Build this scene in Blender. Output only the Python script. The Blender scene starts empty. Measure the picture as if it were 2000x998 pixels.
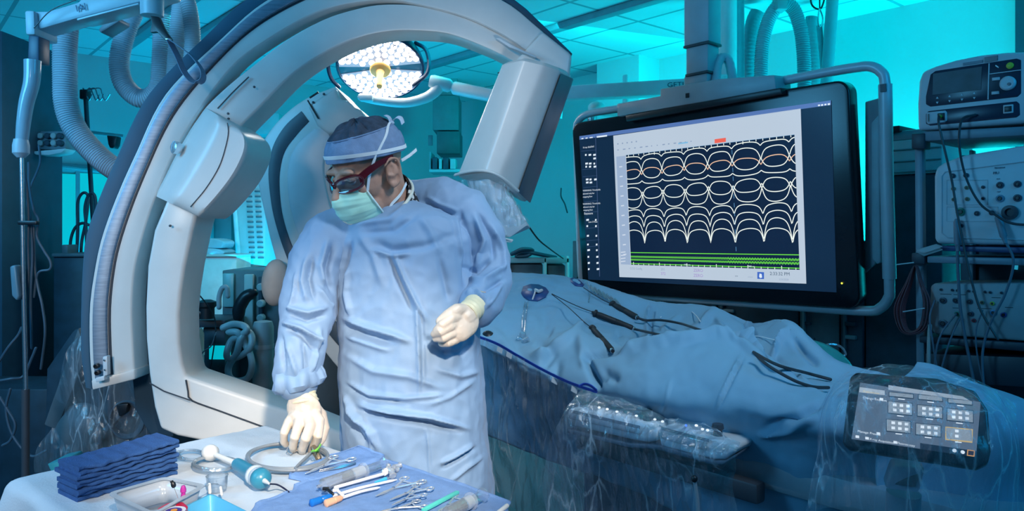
import bpy, bmesh, math, random
import numpy as np
from mathutils import Vector, Matrix, noise
random.seed(7)
PI = math.pi
scene = bpy.context.scene
COL = scene.collection

# ---------------------------------------------------------------- camera, world, lights, exposure
F = 1450.0; HX = 1000.0; HY = 450.0; EYE = 1.45          # focal length / horizon in the 2000x998 frame, eye height
cam_d = bpy.data.cameras.new('camera'); cam = bpy.data.objects.new('camera', cam_d); COL.objects.link(cam)
cam.location = (0, 0, EYE); cam.rotation_euler = (PI/2, 0, 0)
cam_d.sensor_width = 36.0; cam_d.lens = 36.0*F/2000.0; cam_d.shift_y = -49.0/2000.0
cam_d.clip_start = 0.05; cam_d.clip_end = 60
scene.camera = cam
scene.view_settings.view_transform = 'Standard'; scene.view_settings.look = 'None'
scene.view_settings.exposure = 0.0; scene.view_settings.gamma = 1.0; scene.view_settings.use_curve_mapping = False
scene.cycles.use_denoising = True
scene.cycles.max_bounces = 8; scene.cycles.transparent_max_bounces = 24
scene.cycles.sample_clamp_indirect = 4.0; scene.cycles.caustics_reflective = False; scene.cycles.caustics_refractive = False

w = bpy.data.worlds.new('world'); scene.world = w; w.use_nodes = True
w.node_tree.nodes['Background'].inputs[0].default_value = (0.022, 0.17, 0.345, 1)
w.node_tree.nodes['Background'].inputs[1].default_value = 0.54

def look(o, target):
    d = Vector(target) - o.location
    o.rotation_euler = d.to_track_quat('-Z', 'Y').to_euler()
def area(name, loc, target, sx, sy, power, col):
    l = bpy.data.lights.new(name, 'AREA'); l.shape = 'RECTANGLE'; l.size = sx; l.size_y = sy; l.energy = power; l.color = col
    o = bpy.data.objects.new(name, l); COL.objects.link(o); o.location = loc; look(o, target); return o
def spot(name, loc, target, angle, blend, power, col, rad=0.06):
    l = bpy.data.lights.new(name, 'SPOT'); l.spot_size = math.radians(angle); l.spot_blend = blend; l.energy = power; l.color = col
    l.shadow_soft_size = rad
    o = bpy.data.objects.new(name, l); COL.objects.link(o); o.location = loc; look(o, target); return o
CYAN = (0.0, 0.80, 0.92)
area('cyan_wall_fill', (2.0, 3.75, 0.9), (2.25, 4.6, 2.5), 1.6, 0.4, 92, CYAN)  # added unseen uplight that brightens the right wall, no fixture of the room
area('cyan_ceiling_fill', (-1.9, 5.0, 1.2), (-1.7, 5.3, 2.75), 3.0, 1.0, 58, (0.0, 0.50, 0.86))  # added uplight, hidden from view, to brighten the ceiling at the left
area('cyan_back_fill', (0.4, 4.6, 2.6), (-0.8, 7.2, 0.9), 2.0, 0.5, 20, (0.0, 0.66, 0.74))
area('blue_left_wash', (-2.6, 0.9, 2.5), (-1.9, 3.2, 1.6), 1.2, 1.0, 62, (0.10, 0.48, 0.86))  # added fill light that tints the left edge blue
area('blue_right_wash', (2.3, 0.5, 2.6), (1.6, 2.4, 0.9), 1.0, 1.0, 22, (0.0, 0.42, 0.95))  # likewise added, for the blue towards the right edge
spot('surgical_key', (0.25, -0.35, 2.30), (-0.44, 1.76, 0.90), 24, 0.75, 380, (1.0, 0.85, 0.68), 0.05)
spot('front_soft', (-1.1, -0.3, 2.0), (-1.0, 2.3, 0.98), 46, 1.0, 128, (1.0, 0.97, 0.94), 0.25)
spot('body_soft', (0.75, 1.0, 2.9), (-0.16, 1.95, 1.32), 38, 1.0, 135, (0.80, 0.91, 1.0), 0.2)  # fill spot added for the surgeon's upper body
spot('tube_soft', (-0.95, 1.0, 2.55), (0.0, 2.52, 1.86), 28, 1.0, 46, (1.0, 0.98, 0.95), 0.15)  # extra spot added to light the tube housing
spot('low_white_fill', (0.50, 0.90, 1.10), (-0.22, 2.5, 2.06), 26, 1.0, 38, (1.0, 0.98, 0.95), 0.15)  # added spot imitating light bounced up to the arc's underside
spot('cyan_mid_fill', (-1.3, 2.95, 2.35), (-1.85, 4.4, 1.15), 46, 1.0, 70, (0.0, 0.80, 0.92), 0.15)
spot('drape_soft', (0.9, 0.7, 2.8), (0.42, 2.4, 1.0), 46, 1.0, 105, (0.70, 0.88, 1.0), 0.25)  # added soft spot to brighten the patient drape

# ---------------------------------------------------------------- helpers
def P(px, py, d):
    "point seen at pixel (px, py) at distance d in front of the camera plane"
    return Vector(((px-HX)/F*d, d, EYE+(HY-py)/F*d))
def lin(h):
    h = h.lstrip('#'); v = [int(h[i:i+2], 16)/255 for i in (0, 2, 4)]
    return tuple(((c+0.055)/1.055)**2.4 if c > 0.04045 else c/12.92 for c in v)
_mats = {}
def mat(name, col, rough=0.5, metal=0.0, var=0.10, scale=14.0, bump=0.0, bscale=160.0, spec=0.5, coat=0.0, sheen=0.0, aniso=None):
    "procedural principled material: noise-varied colour, optional noise bump"
    if name in _mats: return _mats[name]
    if isinstance(col, str): col = lin(col)
    m = bpy.data.materials.new(name); m.use_nodes = True; nt = m.node_tree; n = nt.nodes; L = nt.links
    b = n['Principled BSDF']
    tc = n.new('ShaderNodeTexCoord'); nz = n.new('ShaderNodeTexNoise'); nz.inputs['Scale'].default_value = scale; nz.inputs['Detail'].default_value = 5
    src = tc.outputs['Object']
    if aniso:
        mp = n.new('ShaderNodeMapping'); mp.inputs['Scale'].default_value = aniso; L.new(src, mp.inputs[0]); src = mp.outputs[0]
    L.new(src, nz.inputs['Vector'])
    rp = n.new('ShaderNodeValToRGB'); e = rp.color_ramp.elements
    e[0].position = 0.3; e[1].position = 0.7
    e[0].color = tuple(c*(1-var) for c in col)+(1,); e[1].color = tuple(min(1, c*(1+var)) for c in col)+(1,)
    L.new(nz.outputs['Fac'], rp.inputs[0]); L.new(rp.outputs[0], b.inputs['Base Color'])
    b.inputs['Roughness'].default_value = rough; b.inputs['Metallic'].default_value = metal
    b.inputs['Specular IOR Level'].default_value = spec
    if coat: b.inputs['Coat Weight'].default_value = coat
    if sheen: b.inputs['Sheen Weight'].default_value = sheen
    if bump:
        n2 = n.new('ShaderNodeTexNoise'); n2.inputs['Scale'].default_value = bscale; n2.inputs['Detail'].default_value = 3
        L.new(src, n2.inputs['Vector'])
        bp = n.new('ShaderNodeBump'); bp.inputs['Strength'].default_value = bump; bp.inputs['Distance'].default_value = 0.004
        L.new(n2.outputs['Fac'], bp.inputs['Height']); L.new(bp.outputs[0], b.inputs['Normal'])
    _mats[name] = m; return m
def emat(name, col, strength=1.0, var=0.03, scale=30.0):
    "something that glows: screens, lamps, LEDs"
    if name in _mats: return _mats[name]
    if isinstance(col, str): col = lin(col)
    m = bpy.data.materials.new(name); m.use_nodes = True; nt = m.node_tree; n = nt.nodes; L = nt.links
    b = n['Principled BSDF']; b.inputs['Base Color'].default_value = (0.01, 0.01, 0.012, 1); b.inputs['Roughness'].default_value = 0.25
    nz = n.new('ShaderNodeTexNoise'); nz.inputs['Scale'].default_value = scale
    rp = n.new('ShaderNodeValToRGB'); e = rp.color_ramp.elements
    e[0].color = tuple(c*(1-var) for c in col)+(1,); e[1].color = tuple(col)+(1,)
    L.new(nz.outputs['Fac'], rp.inputs[0]); L.new(rp.outputs[0], b.inputs['Emission Color']); b.inputs['Emission Strength'].default_value = strength
    _mats[name] = m; return m
def film(name, tint=(0.85, 0.93, 1.0), gloss=0.10, rough=0.12, bump=0.9, bscale=22.0, milk=0.04, aniso=None, crease=0.0):
    "thin clear plastic: transparent with crinkled glossy reflections and a little milkiness"
    if name in _mats: return _mats[name]
    m = bpy.data.materials.new(name); m.use_nodes = True; nt = m.node_tree; n = nt.nodes; L = nt.links
    n.remove(n['Principled BSDF']); out = n['Material Output']
    tr = n.new('ShaderNodeBsdfTransparent'); tr.inputs[0].default_value = tuple(tint)+(1,)
    gl = n.new('ShaderNodeBsdfGlossy'); gl.inputs['Roughness'].default_value = rough
    df = n.new('ShaderNodeBsdfDiffuse'); df.inputs[0].default_value = (0.8, 0.86, 0.92, 1)
    tc = n.new('ShaderNodeTexCoord'); mp = n.new('ShaderNodeMapping'); L.new(tc.outputs['Object'], mp.inputs[0])
    if aniso: mp.inputs['Scale'].default_value = aniso
    vz = n.new('ShaderNodeTexVoronoi'); vz.inputs['Scale'].default_value = bscale; vz.feature = 'F1'
    nz = n.new('ShaderNodeTexNoise'); nz.inputs['Scale'].default_value = bscale*1.5; nz.inputs['Detail'].default_value = 6
    dm = n.new('ShaderNodeMix'); dm.data_type = 'VECTOR'; dm.inputs[0].default_value = 0.035
    L.new(mp.outputs[0], dm.inputs[4]); L.new(nz.outputs['Color'], dm.inputs[5]); L.new(mp.outputs[0], nz.inputs['Vector']); L.new(dm.outputs[1], vz.inputs['Vector'])
    bp = n.new('ShaderNodeBump'); bp.inputs['Strength'].default_value = bump; bp.inputs['Distance'].default_value = 0.02
    L.new(vz.outputs['Distance'], bp.inputs['Height']); L.new(bp.outputs[0], gl.inputs['Normal'])
    lw = n.new('ShaderNodeLayerWeight'); lw.inputs['Blend'].default_value = 0.25; L.new(bp.outputs[0], lw.inputs['Normal'])
    mr = n.new('ShaderNodeMapRange'); mr.inputs['To Min'].default_value = gloss; mr.inputs['To Max'].default_value = min(1, gloss*4.5); L.new(lw.outputs['Fresnel'], mr.inputs['Value'])
    ve = n.new('ShaderNodeTexVoronoi'); ve.feature = 'DISTANCE_TO_EDGE'; ve.inputs['Scale'].default_value = bscale*0.55; L.new(dm.outputs[1], ve.inputs['Vector'])
    cr = n.new('ShaderNodeMapRange'); cr.inputs['From Min'].default_value = 0.0; cr.inputs['From Max'].default_value = 0.055; cr.inputs['To Min'].default_value = crease; cr.inputs['To Max'].default_value = 0.0; L.new(ve.outputs['Distance'], cr.inputs['Value'])
    nm = n.new('ShaderNodeTexNoise'); nm.inputs['Scale'].default_value = bscale*0.22; L.new(mp.outputs[0], nm.inputs['Vector'])
    mk = n.new('ShaderNodeMapRange'); mk.inputs['From Min'].default_value = 0.42; mk.inputs['From Max'].default_value = 0.68; L.new(nm.outputs['Fac'], mk.inputs['Value'])
    mm_ = n.new('ShaderNodeMath'); mm_.operation = 'MULTIPLY_ADD'; L.new(cr.outputs[0], mm_.inputs[0]); L.new(mk.outputs[0], mm_.inputs[1]); mm_.inputs[2].default_value = milk
    m1 = n.new('ShaderNodeMixShader'); L.new(mm_.outputs[0], m1.inputs[0]); L.new(tr.outputs[0], m1.inputs[1]); L.new(df.outputs[0], m1.inputs[2])
    m2 = n.new('ShaderNodeMixShader'); L.new(mr.outputs[0], m2.inputs[0]); L.new(m1.outputs[0], m2.inputs[1]); L.new(gl.outputs[0], m2.inputs[2])
    L.new(m2.outputs[0], out.inputs['Surface'])
    _mats[name] = m; return m

def spline(pts, k=6, closed=False):
    "Catmull-Rom through the points (tuples or Vectors of any length)"
    p = [np.array(tuple(q), float) for q in pts]; n = len(p); out = []
    if n < 3 and not closed:
        return [Vector(tuple(p[0]+(p[1]-p[0])*i/k)) for i in range(k+1)]
    rng = range(n) if closed else range(n-1)
    for i in rng:
        p0 = p[(i-1) % n] if closed or i > 0 else 2*p[0]-p[1]
        p1 = p[i]; p2 = p[(i+1) % n]
        p3 = p[(i+2) % n] if closed or i+2 < n else 2*p[n-1]-p[n-2]
        for j in range(k):
            t = j/k
            out.append(0.5*(2*p1+(p2-p0)*t+(2*p0-5*p1+4*p2-p3)*t*t+(3*p1-p0-3*p2+p3)*t**3))
    if not closed: out.append(p[-1])
    return [Vector(tuple(q)) if len(q) <= 4 else q for q in out]

class MB:
    "collects shapes into one mesh"
    def __init__(s): s.bm = bmesh.new(); s.mi = 0
    def faces(s, vs, fs):
        bv = [s.bm.verts.new(v) for v in vs]; out = []
        for f in fs:
            try:
                nf = s.bm.faces.new([bv[i] for i in f]); nf.material_index = s.mi; out.append(nf)
            except ValueError: pass
        return bv, out
    def loft(s, rings, cap=True, closed=True, loop=False):
        n = len(rings[0]); vs = [v for r in rings for v in r]; fs = []
        m = len(rings)
        for i in range(m if loop else m-1):
            for j in range(n if closed else n-1):
                a = i*n+j; b = i*n+(j+1) % n; i2 = (i+1) % m
                fs.append((a, b, i2*n+(j+1) % n, i2*n+j))
        if cap and not loop and closed:
            fs.append(tuple(range(n-1, -1, -1))); fs.append(tuple((m-1)*n+j for j in range(n)))
        return s.faces(vs, fs)
    def tube(s, pts, r, n=8, cap=True, rnd=False, flat=None, loop=False):
        "r: number or list; flat=(wx, wy, up) sweeps a flat strap section"
        pts = [Vector(p) for p in pts]; m = len(pts)
        rs = list(r) if hasattr(r, '__len__') else [r]*m
        tang = []
        for i in range(m):
            if loop: t = pts[(i+1) % m]-pts[i-1]
            else: t = pts[min(i+1, m-1)]-pts[max(i-1, 0)]
            tang.append(t.normalized() if t.length > 1e-9 else Vector((0, 0, 1)))
        t0 = tang[0]; up = Vector((0, 0, 1)) if abs(t0.z) < 0.9 else Vector((1, 0, 0))
        nx = (up-t0*up.dot(t0)).normalized(); rings = []
        pl, rl, tl = [], [], []
        for i in range(m):
            pl.append(pts[i]); rl.append(rs[i]); tl.append(tang[i])
        if rnd and not loop:
            pre = [(pts[0]-tang[0]*rs[0]*math.sin(a), rs[0]*math.cos(a)) for a in (1.45, 1.0, 0.5)]
            post = [(pts[-1]+tang[-1]*rs[-1]*math.sin(a), rs[-1]*math.cos(a)) for a in (0.5, 1.0, 1.45)]
            pl = [a for a, _ in pre]+pl+[a for a, _ in post]; rl = [b for _, b in pre]+rl+[b for _, b in post]
            tl = [tang[0]]*3+tl+[tang[-1]]*3
        for p, rr, t in zip(pl, rl, tl):
            nx = nx-t*nx.dot(t)
            nx = nx.normalized() if nx.length > 1e-6 else t.orthogonal().normalized()
            ny = t.cross(nx)
            rings.append([p+nx*(rr*math.cos(2*PI*k/n))+ny*(rr*math.sin(2*PI*k/n)) for k in range(n)])
        return s.loft(rings, cap, True, loop)
    def strap(s, pts, wv, th):
        "flat ribbon: wv = half-width vector (or list), th = thickness"
        pts = [Vector(p) for p in pts]; m = len(pts); rings = []
        for i in range(m):
            t = (pts[min(i+1, m-1)]-pts[max(i-1, 0)]).normalized()
            wi = Vector(wv[i]) if isinstance(wv, list) else Vector(wv)
            nn = t.cross(wi).normalized()*th*0.5
            rings.append([pts[i]+wi+nn, pts[i]-wi+nn, pts[i]-wi-nn, pts[i]+wi-nn])
        return s.loft(rings)
    def lathe(s, prof, o, axis=(0, 0, 1), n=20, cap=True, xdir=None):
        "prof: (radius, height) pairs along axis from o"
        a = Vector(axis).normalized(); x = Vector(xdir) if xdir else a.orthogonal(); x = (x-a*x.dot(a)).normalized(); y = a.cross(x); o = Vector(o)
        return s.loft([[o+a*h+(x*math.cos(2*PI*k/n)+y*math.sin(2*PI*k/n))*max(r, 1e-5) for k in range(n)] for r, h in prof], cap)
    def ell(s, c, ax, ay, az, n=20, m=12):
        "ellipsoid with half-axis vectors"
        c = Vector(c); ax, ay, az = Vector(ax), Vector(ay), Vector(az); rings = []
        for i in range(m+1):
            a = -PI/2+PI*(i+0.02 if i == 0 else (i-0.02 if i == m else i))/m
            rings.append([c+az*math.sin(a)+(ax*math.cos(2*PI*k/n)+ay*math.sin(2*PI*k/n))*math.cos(a) for k in range(n)])
        return s.loft(rings)
    def box(s, c, sx, sy, sz, M=None, bev=0.0, seg=2):
        t = bmesh.new(); bmesh.ops.create_cube(t, size=1.0)
        bmesh.ops.scale(t, vec=(sx, sy, sz), verts=t.verts)
        if bev: bmesh.ops.bevel(t, geom=list(t.edges), offset=bev, segments=seg, affect='EDGES', profile=0.5)
        R = M if M is not None else Matrix.Identity(3)
        vs = [R @ v.co+Vector(c) for v in t.verts]; fs = [[v.index for v in f.verts] for f in t.faces]; t.free()
        return s.faces(vs, fs)
    def slab(s, front, off, bev=0.0, seg=2, back=None):
        "polygon (world points) extruded by the vector off, edges bevelled"
        t = bmesh.new(); off = Vector(off); n = len(front)
        a = [t.verts.new(Vector(p)) for p in front]; b = [t.verts.new((Vector(back[i]) if back else Vector(p)+off)) for i, p in enumerate(front)]
        t.faces.new(a); t.faces.new(b[::-1])
        for i in range(n): t.faces.new((a[i], b[i], b[(i+1) % n], a[(i+1) % n]))
        bmesh.ops.recalc_face_normals(t, faces=t.faces)
        if bev:
            es = [e for e in t.edges if (e.verts[0] in a and e.verts[1] in a) or (e.verts[0] in b and e.verts[1] in b)]
            sh = []
            for i in range(n):
                p0, p1, p2 = a[i-1].co, a[i].co, a[(i+1) % n].co
                if (p1-p0).length > 1e-6 and (p2-p1).length > 1e-6 and (p1-p0).angle(p2-p1) > 0.6: sh.append(t.edges.get((a[i], b[i])))
            bmesh.ops.bevel(t, geom=es+[e for e in sh if e], offset=bev, segments=seg, affect='EDGES', profile=0.5, clamp_overlap=True)
        t.verts.index_update()
        vs = [v.co.copy() for v in t.verts]; fs = [[v.index for v in f.verts] for f in t.faces]; t.free()
        return s.faces(vs, fs)
    def grid(s, rows):
        n = len(rows[0]); return s.loft(rows, False, False)

def ob(name, mb, mats, parent=None, angle=40, smooth=True, solid=0.0, sub=0, label=None):
    me = bpy.data.meshes.new(name)
    bmesh.ops.recalc_face_normals(mb.bm, faces=mb.bm.faces)
    mb.bm.to_mesh(me); mb.bm.free()
    for m in (mats if isinstance(mats, (list, tuple)) else [mats]): me.materials.append(m)
    if smooth and len(me.polygons):
        me.polygons.foreach_set('use_smooth', [True]*len(me.polygons))
        me.set_sharp_from_angle(angle=math.radians(angle))
    o = bpy.data.objects.new(name, me); COL.objects.link(o)
    if parent is not None: attach(o, parent)
    if sub:
        md = o.modifiers.new('sub', 'SUBSURF'); md.levels = sub; md.render_levels = sub
    if solid:
        md = o.modifiers.new('solid', 'SOLIDIFY'); md.thickness = solid; md.offset = 0
    if label: o['label'] = label
    return o
def attach(o, parent):
    o.parent = parent
    o.matrix_parent_inverse = Matrix.Translation(-parent.location) if parent.type == 'EMPTY' else Matrix.Identity(4)
def tag(o, label, cat, group=None, kind=None):
    o['label'] = label; o['category'] = cat
    if group: o['group'] = group
    if kind: o['kind'] = kind
    return o
def thing(name, label, cat, loc, group=None):
    o = bpy.data.objects.new(name, None); COL.objects.link(o); o.location = loc; o.empty_display_size = 0.05
    return tag(o, label, cat, group)
def struct(o): o['kind'] = 'structure'; return o
def kids(o): return [c for c in bpy.data.objects if c.parent == o]
def dup(root, loc, rotz=0.0, label=None, scale=None):
    r = root.copy(); COL.objects.link(r); r.location = loc; r.rotation_euler = (0, 0, rotz)
    if scale: r.scale = (scale,)*3
    if label: r['label'] = label
    for ch in kids(root):
        c = ch.copy(); COL.objects.link(c); c.parent = r
        for g in kids(ch):
            d = g.copy(); COL.objects.link(d); d.parent = c
    return r
def fused(mb, voxel, it=6, fac=0.5):
    "union of closed shapes as one smooth continuous surface; returns (coords, normals, mesh)"
    me = bpy.data.meshes.new('tmp'); bmesh.ops.recalc_face_normals(mb.bm, faces=mb.bm.faces); mb.bm.to_mesh(me); mb.bm.free()
    o = bpy.data.objects.new('tmp', me); COL.objects.link(o)
    md = o.modifiers.new('r', 'REMESH'); md.mode = 'VOXEL'; md.voxel_size = voxel
    if it:
        sm = o.modifiers.new('s', 'SMOOTH'); sm.factor = fac; sm.iterations = it
    dg = bpy.context.evaluated_depsgraph_get(); dg.update()
    ev = o.evaluated_get(dg); out = bpy.data.meshes.new_from_object(ev)
    bpy.data.objects.remove(o); bpy.data.meshes.remove(me)
    return out
def arrays(me):
    n = len(me.vertices); co = np.empty(n*3); me.vertices.foreach_get('co', co); nr = np.empty(n*3); me.vertices.foreach_get('normal', nr)
    return co.reshape(-1, 3), nr.reshape(-1, 3)
def setco(me, co): me.vertices.foreach_set('co', co.reshape(-1)); me.update()
def mesh_ob(name, me, mats, parent=None, angle=60):
    me.name = name; me.materials.clear()
    for m in (mats if isinstance(mats, (list, tuple)) else [mats]): me.materials.append(m)
    me.polygons.foreach_set('use_smooth', [True]*len(me.polygons))
    o = bpy.data.objects.new(name, me); COL.objects.link(o)
    if parent is not None: attach(o, parent)
    return o
def segdist(q, a, b):
    "distance of 2-D points q to segment ab and the parameter along it"
    ab = b-a; t = np.clip(((q-a)@ab)/max(1e-12, ab@ab), 0, 1); return np.linalg.norm(q-(a+t[:, None]*ab), axis=1), t
def creases(co, nr, lst, gain=1.0, y0=None):
    "sculpt fold lines: each (points seen from the front, half width px, height m) pushes the cloth along its normal"
    q = np.stack([HX+F*co[:, 0]/co[:, 1], HY-F*(co[:, 2]-EYE)/co[:, 1]], 1)
    disp = np.zeros(len(co)); face = np.clip(-nr[:, 1]*1.6, 0, 1)
    for pts, wd, amp in lst:
        pts = [np.array(p, float) for p in pts]; n = len(pts)-1; best = np.full(len(co), 1e9); par = np.zeros(len(co))
        for i in range(n):
            d, t = segdist(q, pts[i], pts[i+1]); k = d < best; best[k] = d[k]; par[k] = (i+t[k])/n
        tp = np.clip(np.minimum(par, 1-par)*5+0.15, 0, 1)
        disp += amp*np.exp(-(best/wd)**2)*tp
    return co+nr*(disp*face*gain)[:, None]
def nz3(co, sc, seed=0.0, aniso=(1, 1, 1)):
    return np.array([noise.fractal(Vector((c[0]*sc*aniso[0]+seed, c[1]*sc*aniso[1], c[2]*sc*aniso[2])), 0.8, 2.0, 3) for c in co])
def text_mesh(body, size, M, name, m, parent, extrude=0.0, align='LEFT', sx=1.0):
    cu = bpy.data.curves.new(name, 'FONT'); cu.body = body; cu.size = size; cu.align_x = align; cu.extrude = extrude; cu.resolution_u = 3
    o = bpy.data.objects.new(name, cu); COL.objects.link(o)
    dg = bpy.context.evaluated_depsgraph_get(); dg.update()
    me = bpy.data.meshes.new_from_object(o.evaluated_get(dg)); bpy.data.objects.remove(o); bpy.data.curves.remove(cu)
    if sx != 1.0: me.transform(Matrix.Diagonal((sx, 1, 1, 1)))
    me.transform(M); me.materials.clear(); me.materials.append(m); me.name = name
    r = bpy.data.objects.new(name, me); COL.objects.link(r)
    if parent is not None: attach(r, parent)
    return r
def frame(o, x, up):
    "4x4 matrix with origin o, X along x, Y along up (made square), Z = X x Y"
    x = Vector(x).normalized(); up = Vector(up); y = (up-x*up.dot(x)).normalized(); z = x.cross(y)
    M = Matrix((x, y, z)).transposed().to_4x4(); M.translation = Vector(o); return M

# ---------------------------------------------------------------- shared materials
WHITE = mat('white_enamel', (0.70, 0.69, 0.67), 0.34, var=0.03, bump=0.05, bscale=420)
WHITE2 = mat('warm_white_plastic', (0.60, 0.63, 0.66), 0.42, var=0.04)
GREY = mat('grey_plastic', (0.28, 0.31, 0.35), 0.45, var=0.06)
DGREY = mat('dark_grey_plastic', (0.045, 0.055, 0.07), 0.45, var=0.1)
BLACK = mat('black_plastic', (0.010, 0.013, 0.018), 0.38, var=0.15)
RUBBER = mat('black_rubber', (0.012, 0.014, 0.018), 0.6, var=0.2)
STEEL = mat('brushed_steel', (0.58, 0.60, 0.63), 0.26, 1.0, var=0.12, scale=30, aniso=(1, 1, 12))
CHROME = mat('polished_steel', (0.80, 0.82, 0.84), 0.25, 0.75, var=0.05)
HOSE = mat('corrugated_hose_grey', (0.52, 0.56, 0.62), 0.5, var=0.08)
CABLE = mat('dark_cable', (0.02, 0.03, 0.04), 0.5, var=0.2)
GCABLE = mat('grey_cable', (0.22, 0.25, 0.28), 0.45, var=0.1)
CLEAR = film('clear_tubing', (0.90, 0.96, 1.0), 0.16, 0.08, 0.15, 30, 0.10)
BAG = film('clear_plastic_sheet', (0.90, 0.95, 1.0), 0.085, 0.16, 1.0, 17.0, 0.075, (2.2, 2.2, 0.6), 0.55)
# ---------------------------------------------------------------- the room (turned about 41 degrees to the camera)
RA = Vector((0.65, -0.76, 0)); RB = Vector((-0.76, -0.65, 0)); RK = Vector((-0.61, 7.66, 0)); CEIL = 2.75
def R(t, s, z): return RK+RA*t+RB*s+Vector((0, 0, z))
M_RM = Matrix((RA, RB, Vector((0, 0, 1)))).transposed()
def tile_mat(name, c1, c2, size, mortar, rough):
    m = bpy.data.materials.new(name); m.use_nodes = True; nt = m.node_tree; n = nt.nodes; L = nt.links; b = n['Principled BSDF']
    tc = n.new('ShaderNodeTexCoord'); mp = n.new('ShaderNodeMapping'); mp.inputs['Rotation'].default_value = (0, 0, math.atan2(0.76, 0.65)); L.new(tc.outputs['Object'], mp.inputs[0])
    br = n.new('ShaderNodeTexBrick'); br.offset = 0.0; br.inputs['Scale'].default_value = 1.0; br.inputs['Brick Width'].default_value = size; br.inputs['Row Height'].default_value = size
    br.inputs['Mortar Size'].default_value = mortar; br.inputs['Mortar Smooth'].default_value = 0.1
    br.inputs['Color1'].default_value = c1+(1,); br.inputs['Color2'].default_value = tuple(x*0.96 for x in c1)+(1,); br.inputs['Mortar'].default_value = c2+(1,)
    L.new(mp.outputs[0], br.inputs['Vector']); L.new(br.outputs[0], b.inputs['Base Color']); b.inputs['Roughness'].default_value = rough
    bp = n.new('ShaderNodeBump'); bp.inputs['Strength'].default_value = 0.35; bp.inputs['Distance'].default_value = 0.01; bp.invert = True
    L.new(br.outputs['Fac'], bp.inputs['Height']); L.new(bp.outputs[0], b.inputs['Normal']); return m
CEILM = tile_mat('ceiling_tile', (0.62, 0.66, 0.68), (0.30, 0.33, 0.36), 0.60, 0.012, 0.8)
FLOORM = mat('floor_vinyl', (0.16, 0.20, 0.22), 0.35, var=0.08, scale=3)
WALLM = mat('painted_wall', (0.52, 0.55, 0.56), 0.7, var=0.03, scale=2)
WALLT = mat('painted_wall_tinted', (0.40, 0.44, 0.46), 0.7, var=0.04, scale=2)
m = MB(); m.slab([Vector(p) for p in ((-9, -2.5, 0), (8, -2.5, 0), (8, 9, 0), (-9, 9, 0))], (0, 0, -0.1)); struct(ob('floor', m, FLOORM))
m = MB(); m.slab([R(0, 0, CEIL), R(7.2, 0, CEIL), Vector((5.2, 1.6, CEIL)), Vector((-6.4, 1.6, CEIL)), R(0, 7.2, CEIL)], (0, 0, 0.1)); struct(ob('ceiling', m, CEILM))
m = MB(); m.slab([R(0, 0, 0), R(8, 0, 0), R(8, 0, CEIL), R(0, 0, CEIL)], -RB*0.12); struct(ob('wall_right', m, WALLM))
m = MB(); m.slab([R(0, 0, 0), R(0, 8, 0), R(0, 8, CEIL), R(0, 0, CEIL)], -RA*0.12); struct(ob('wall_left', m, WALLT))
m = MB()                                                   # shallow pier where the right wall meets the corner
m.box(R(2.45, 0.12, CEIL/2), 0.42, 0.24, CEIL, M_RM); struct(ob('pillar_corner', m, WALLM))
m = MB(); m.box(R(2.6, 0.012, 0.06), 5.0, 0.02, 0.12, M_RM); struct(ob('baseboard_right', m, GREY))
m = MB(); m.box(R(0.012, 3.6, 0.06), 0.02, 7.0, 0.12, M_RM); struct(ob('baseboard_left', m, GREY))
# ceiling trims: the dark service rails that run across the ceiling
for k, (t0, t1, s) in enumerate(((0.4, 6.0, 1.25), (0.4, 6.0, 2.9), (0.4, 6.0, 3.2))):
    m = MB(); m.box(R((t0+t1)/2, s, CEIL-0.022), t1-t0, 0.07, 0.04, M_RM, 0.006); struct(ob('trim_%d' % (k+1), m, mat('rail_grey', (0.22, 0.26, 0.30), 0.4)))
# lit glass panel in the far left wall
WINE = emat('lit_window', (0.0, 0.46, 0.58), 1.15, 0.12, 1.5)
m = MB(); c0, c1 = P(86, 335, 1), P(205, 490, 1)
def on_left(px, py, off=0.02):
    "point of the left wall seen at a pixel"
    d = Vector(((px-HX)/F, 1, (HY-py)/F)); o = Vector((0, 0, EYE)); n = RA
    t = (RK+RA*off-o).dot(n)/d.dot(n); return o+d*t
def on_right(px, py, off=0.02):
    d = Vector(((px-HX)/F, 1, (HY-py)/F)); o = Vector((0, 0, EYE)); n = RB
    t = (RK+RB*off-o).dot(n)/d.dot(n); return o+d*t
def quad_left(x0, x1, y0, y1, off=0.02):
    a, b = on_left(x0, y0, off), on_left(x1, y1, off); return [Vector((a.x, a.y, a.z)), Vector((b.x, b.y, a.z)), Vector((b.x, b.y, b.z)), Vector((a.x, a.y, b.z))]
m.slab(quad_left(86, 148, 338, 560), RA*0.012); m.slab(quad_left(153, 212, 338, 560), RA*0.012)
win = struct(ob('window_1', m, WINE))
m = MB(); q = quad_left(80, 218, 326, 566)
for i in range(4):
    a, b = q[i], q[(i+1) % 4]; m.tube([a, b], 0.035, 4)
a, b = (q[0]+q[1])/2, (q[2]+q[3])/2; m.tube([a, b], 0.02, 4)
fr_ = ob('window_frame', m, mat('window_frame', (0.2, 0.24, 0.27), 0.5)); attach(fr_, win)

# dark door post where the right wall leaves the picture
m = MB(); a = on_right(1990, 60, 0.0); b = on_right(2060, 60, 0.0); m.slab([Vector((a.x, a.y, 0)), Vector((b.x, b.y, 0)), Vector((b.x, b.y, CEIL-0.001)), Vector((a.x, a.y, CEIL-0.001))], RB*0.06); struct(ob('trim_4', m, mat('door_post_navy', (0.02, 0.05, 0.08), 0.5)))
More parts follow.
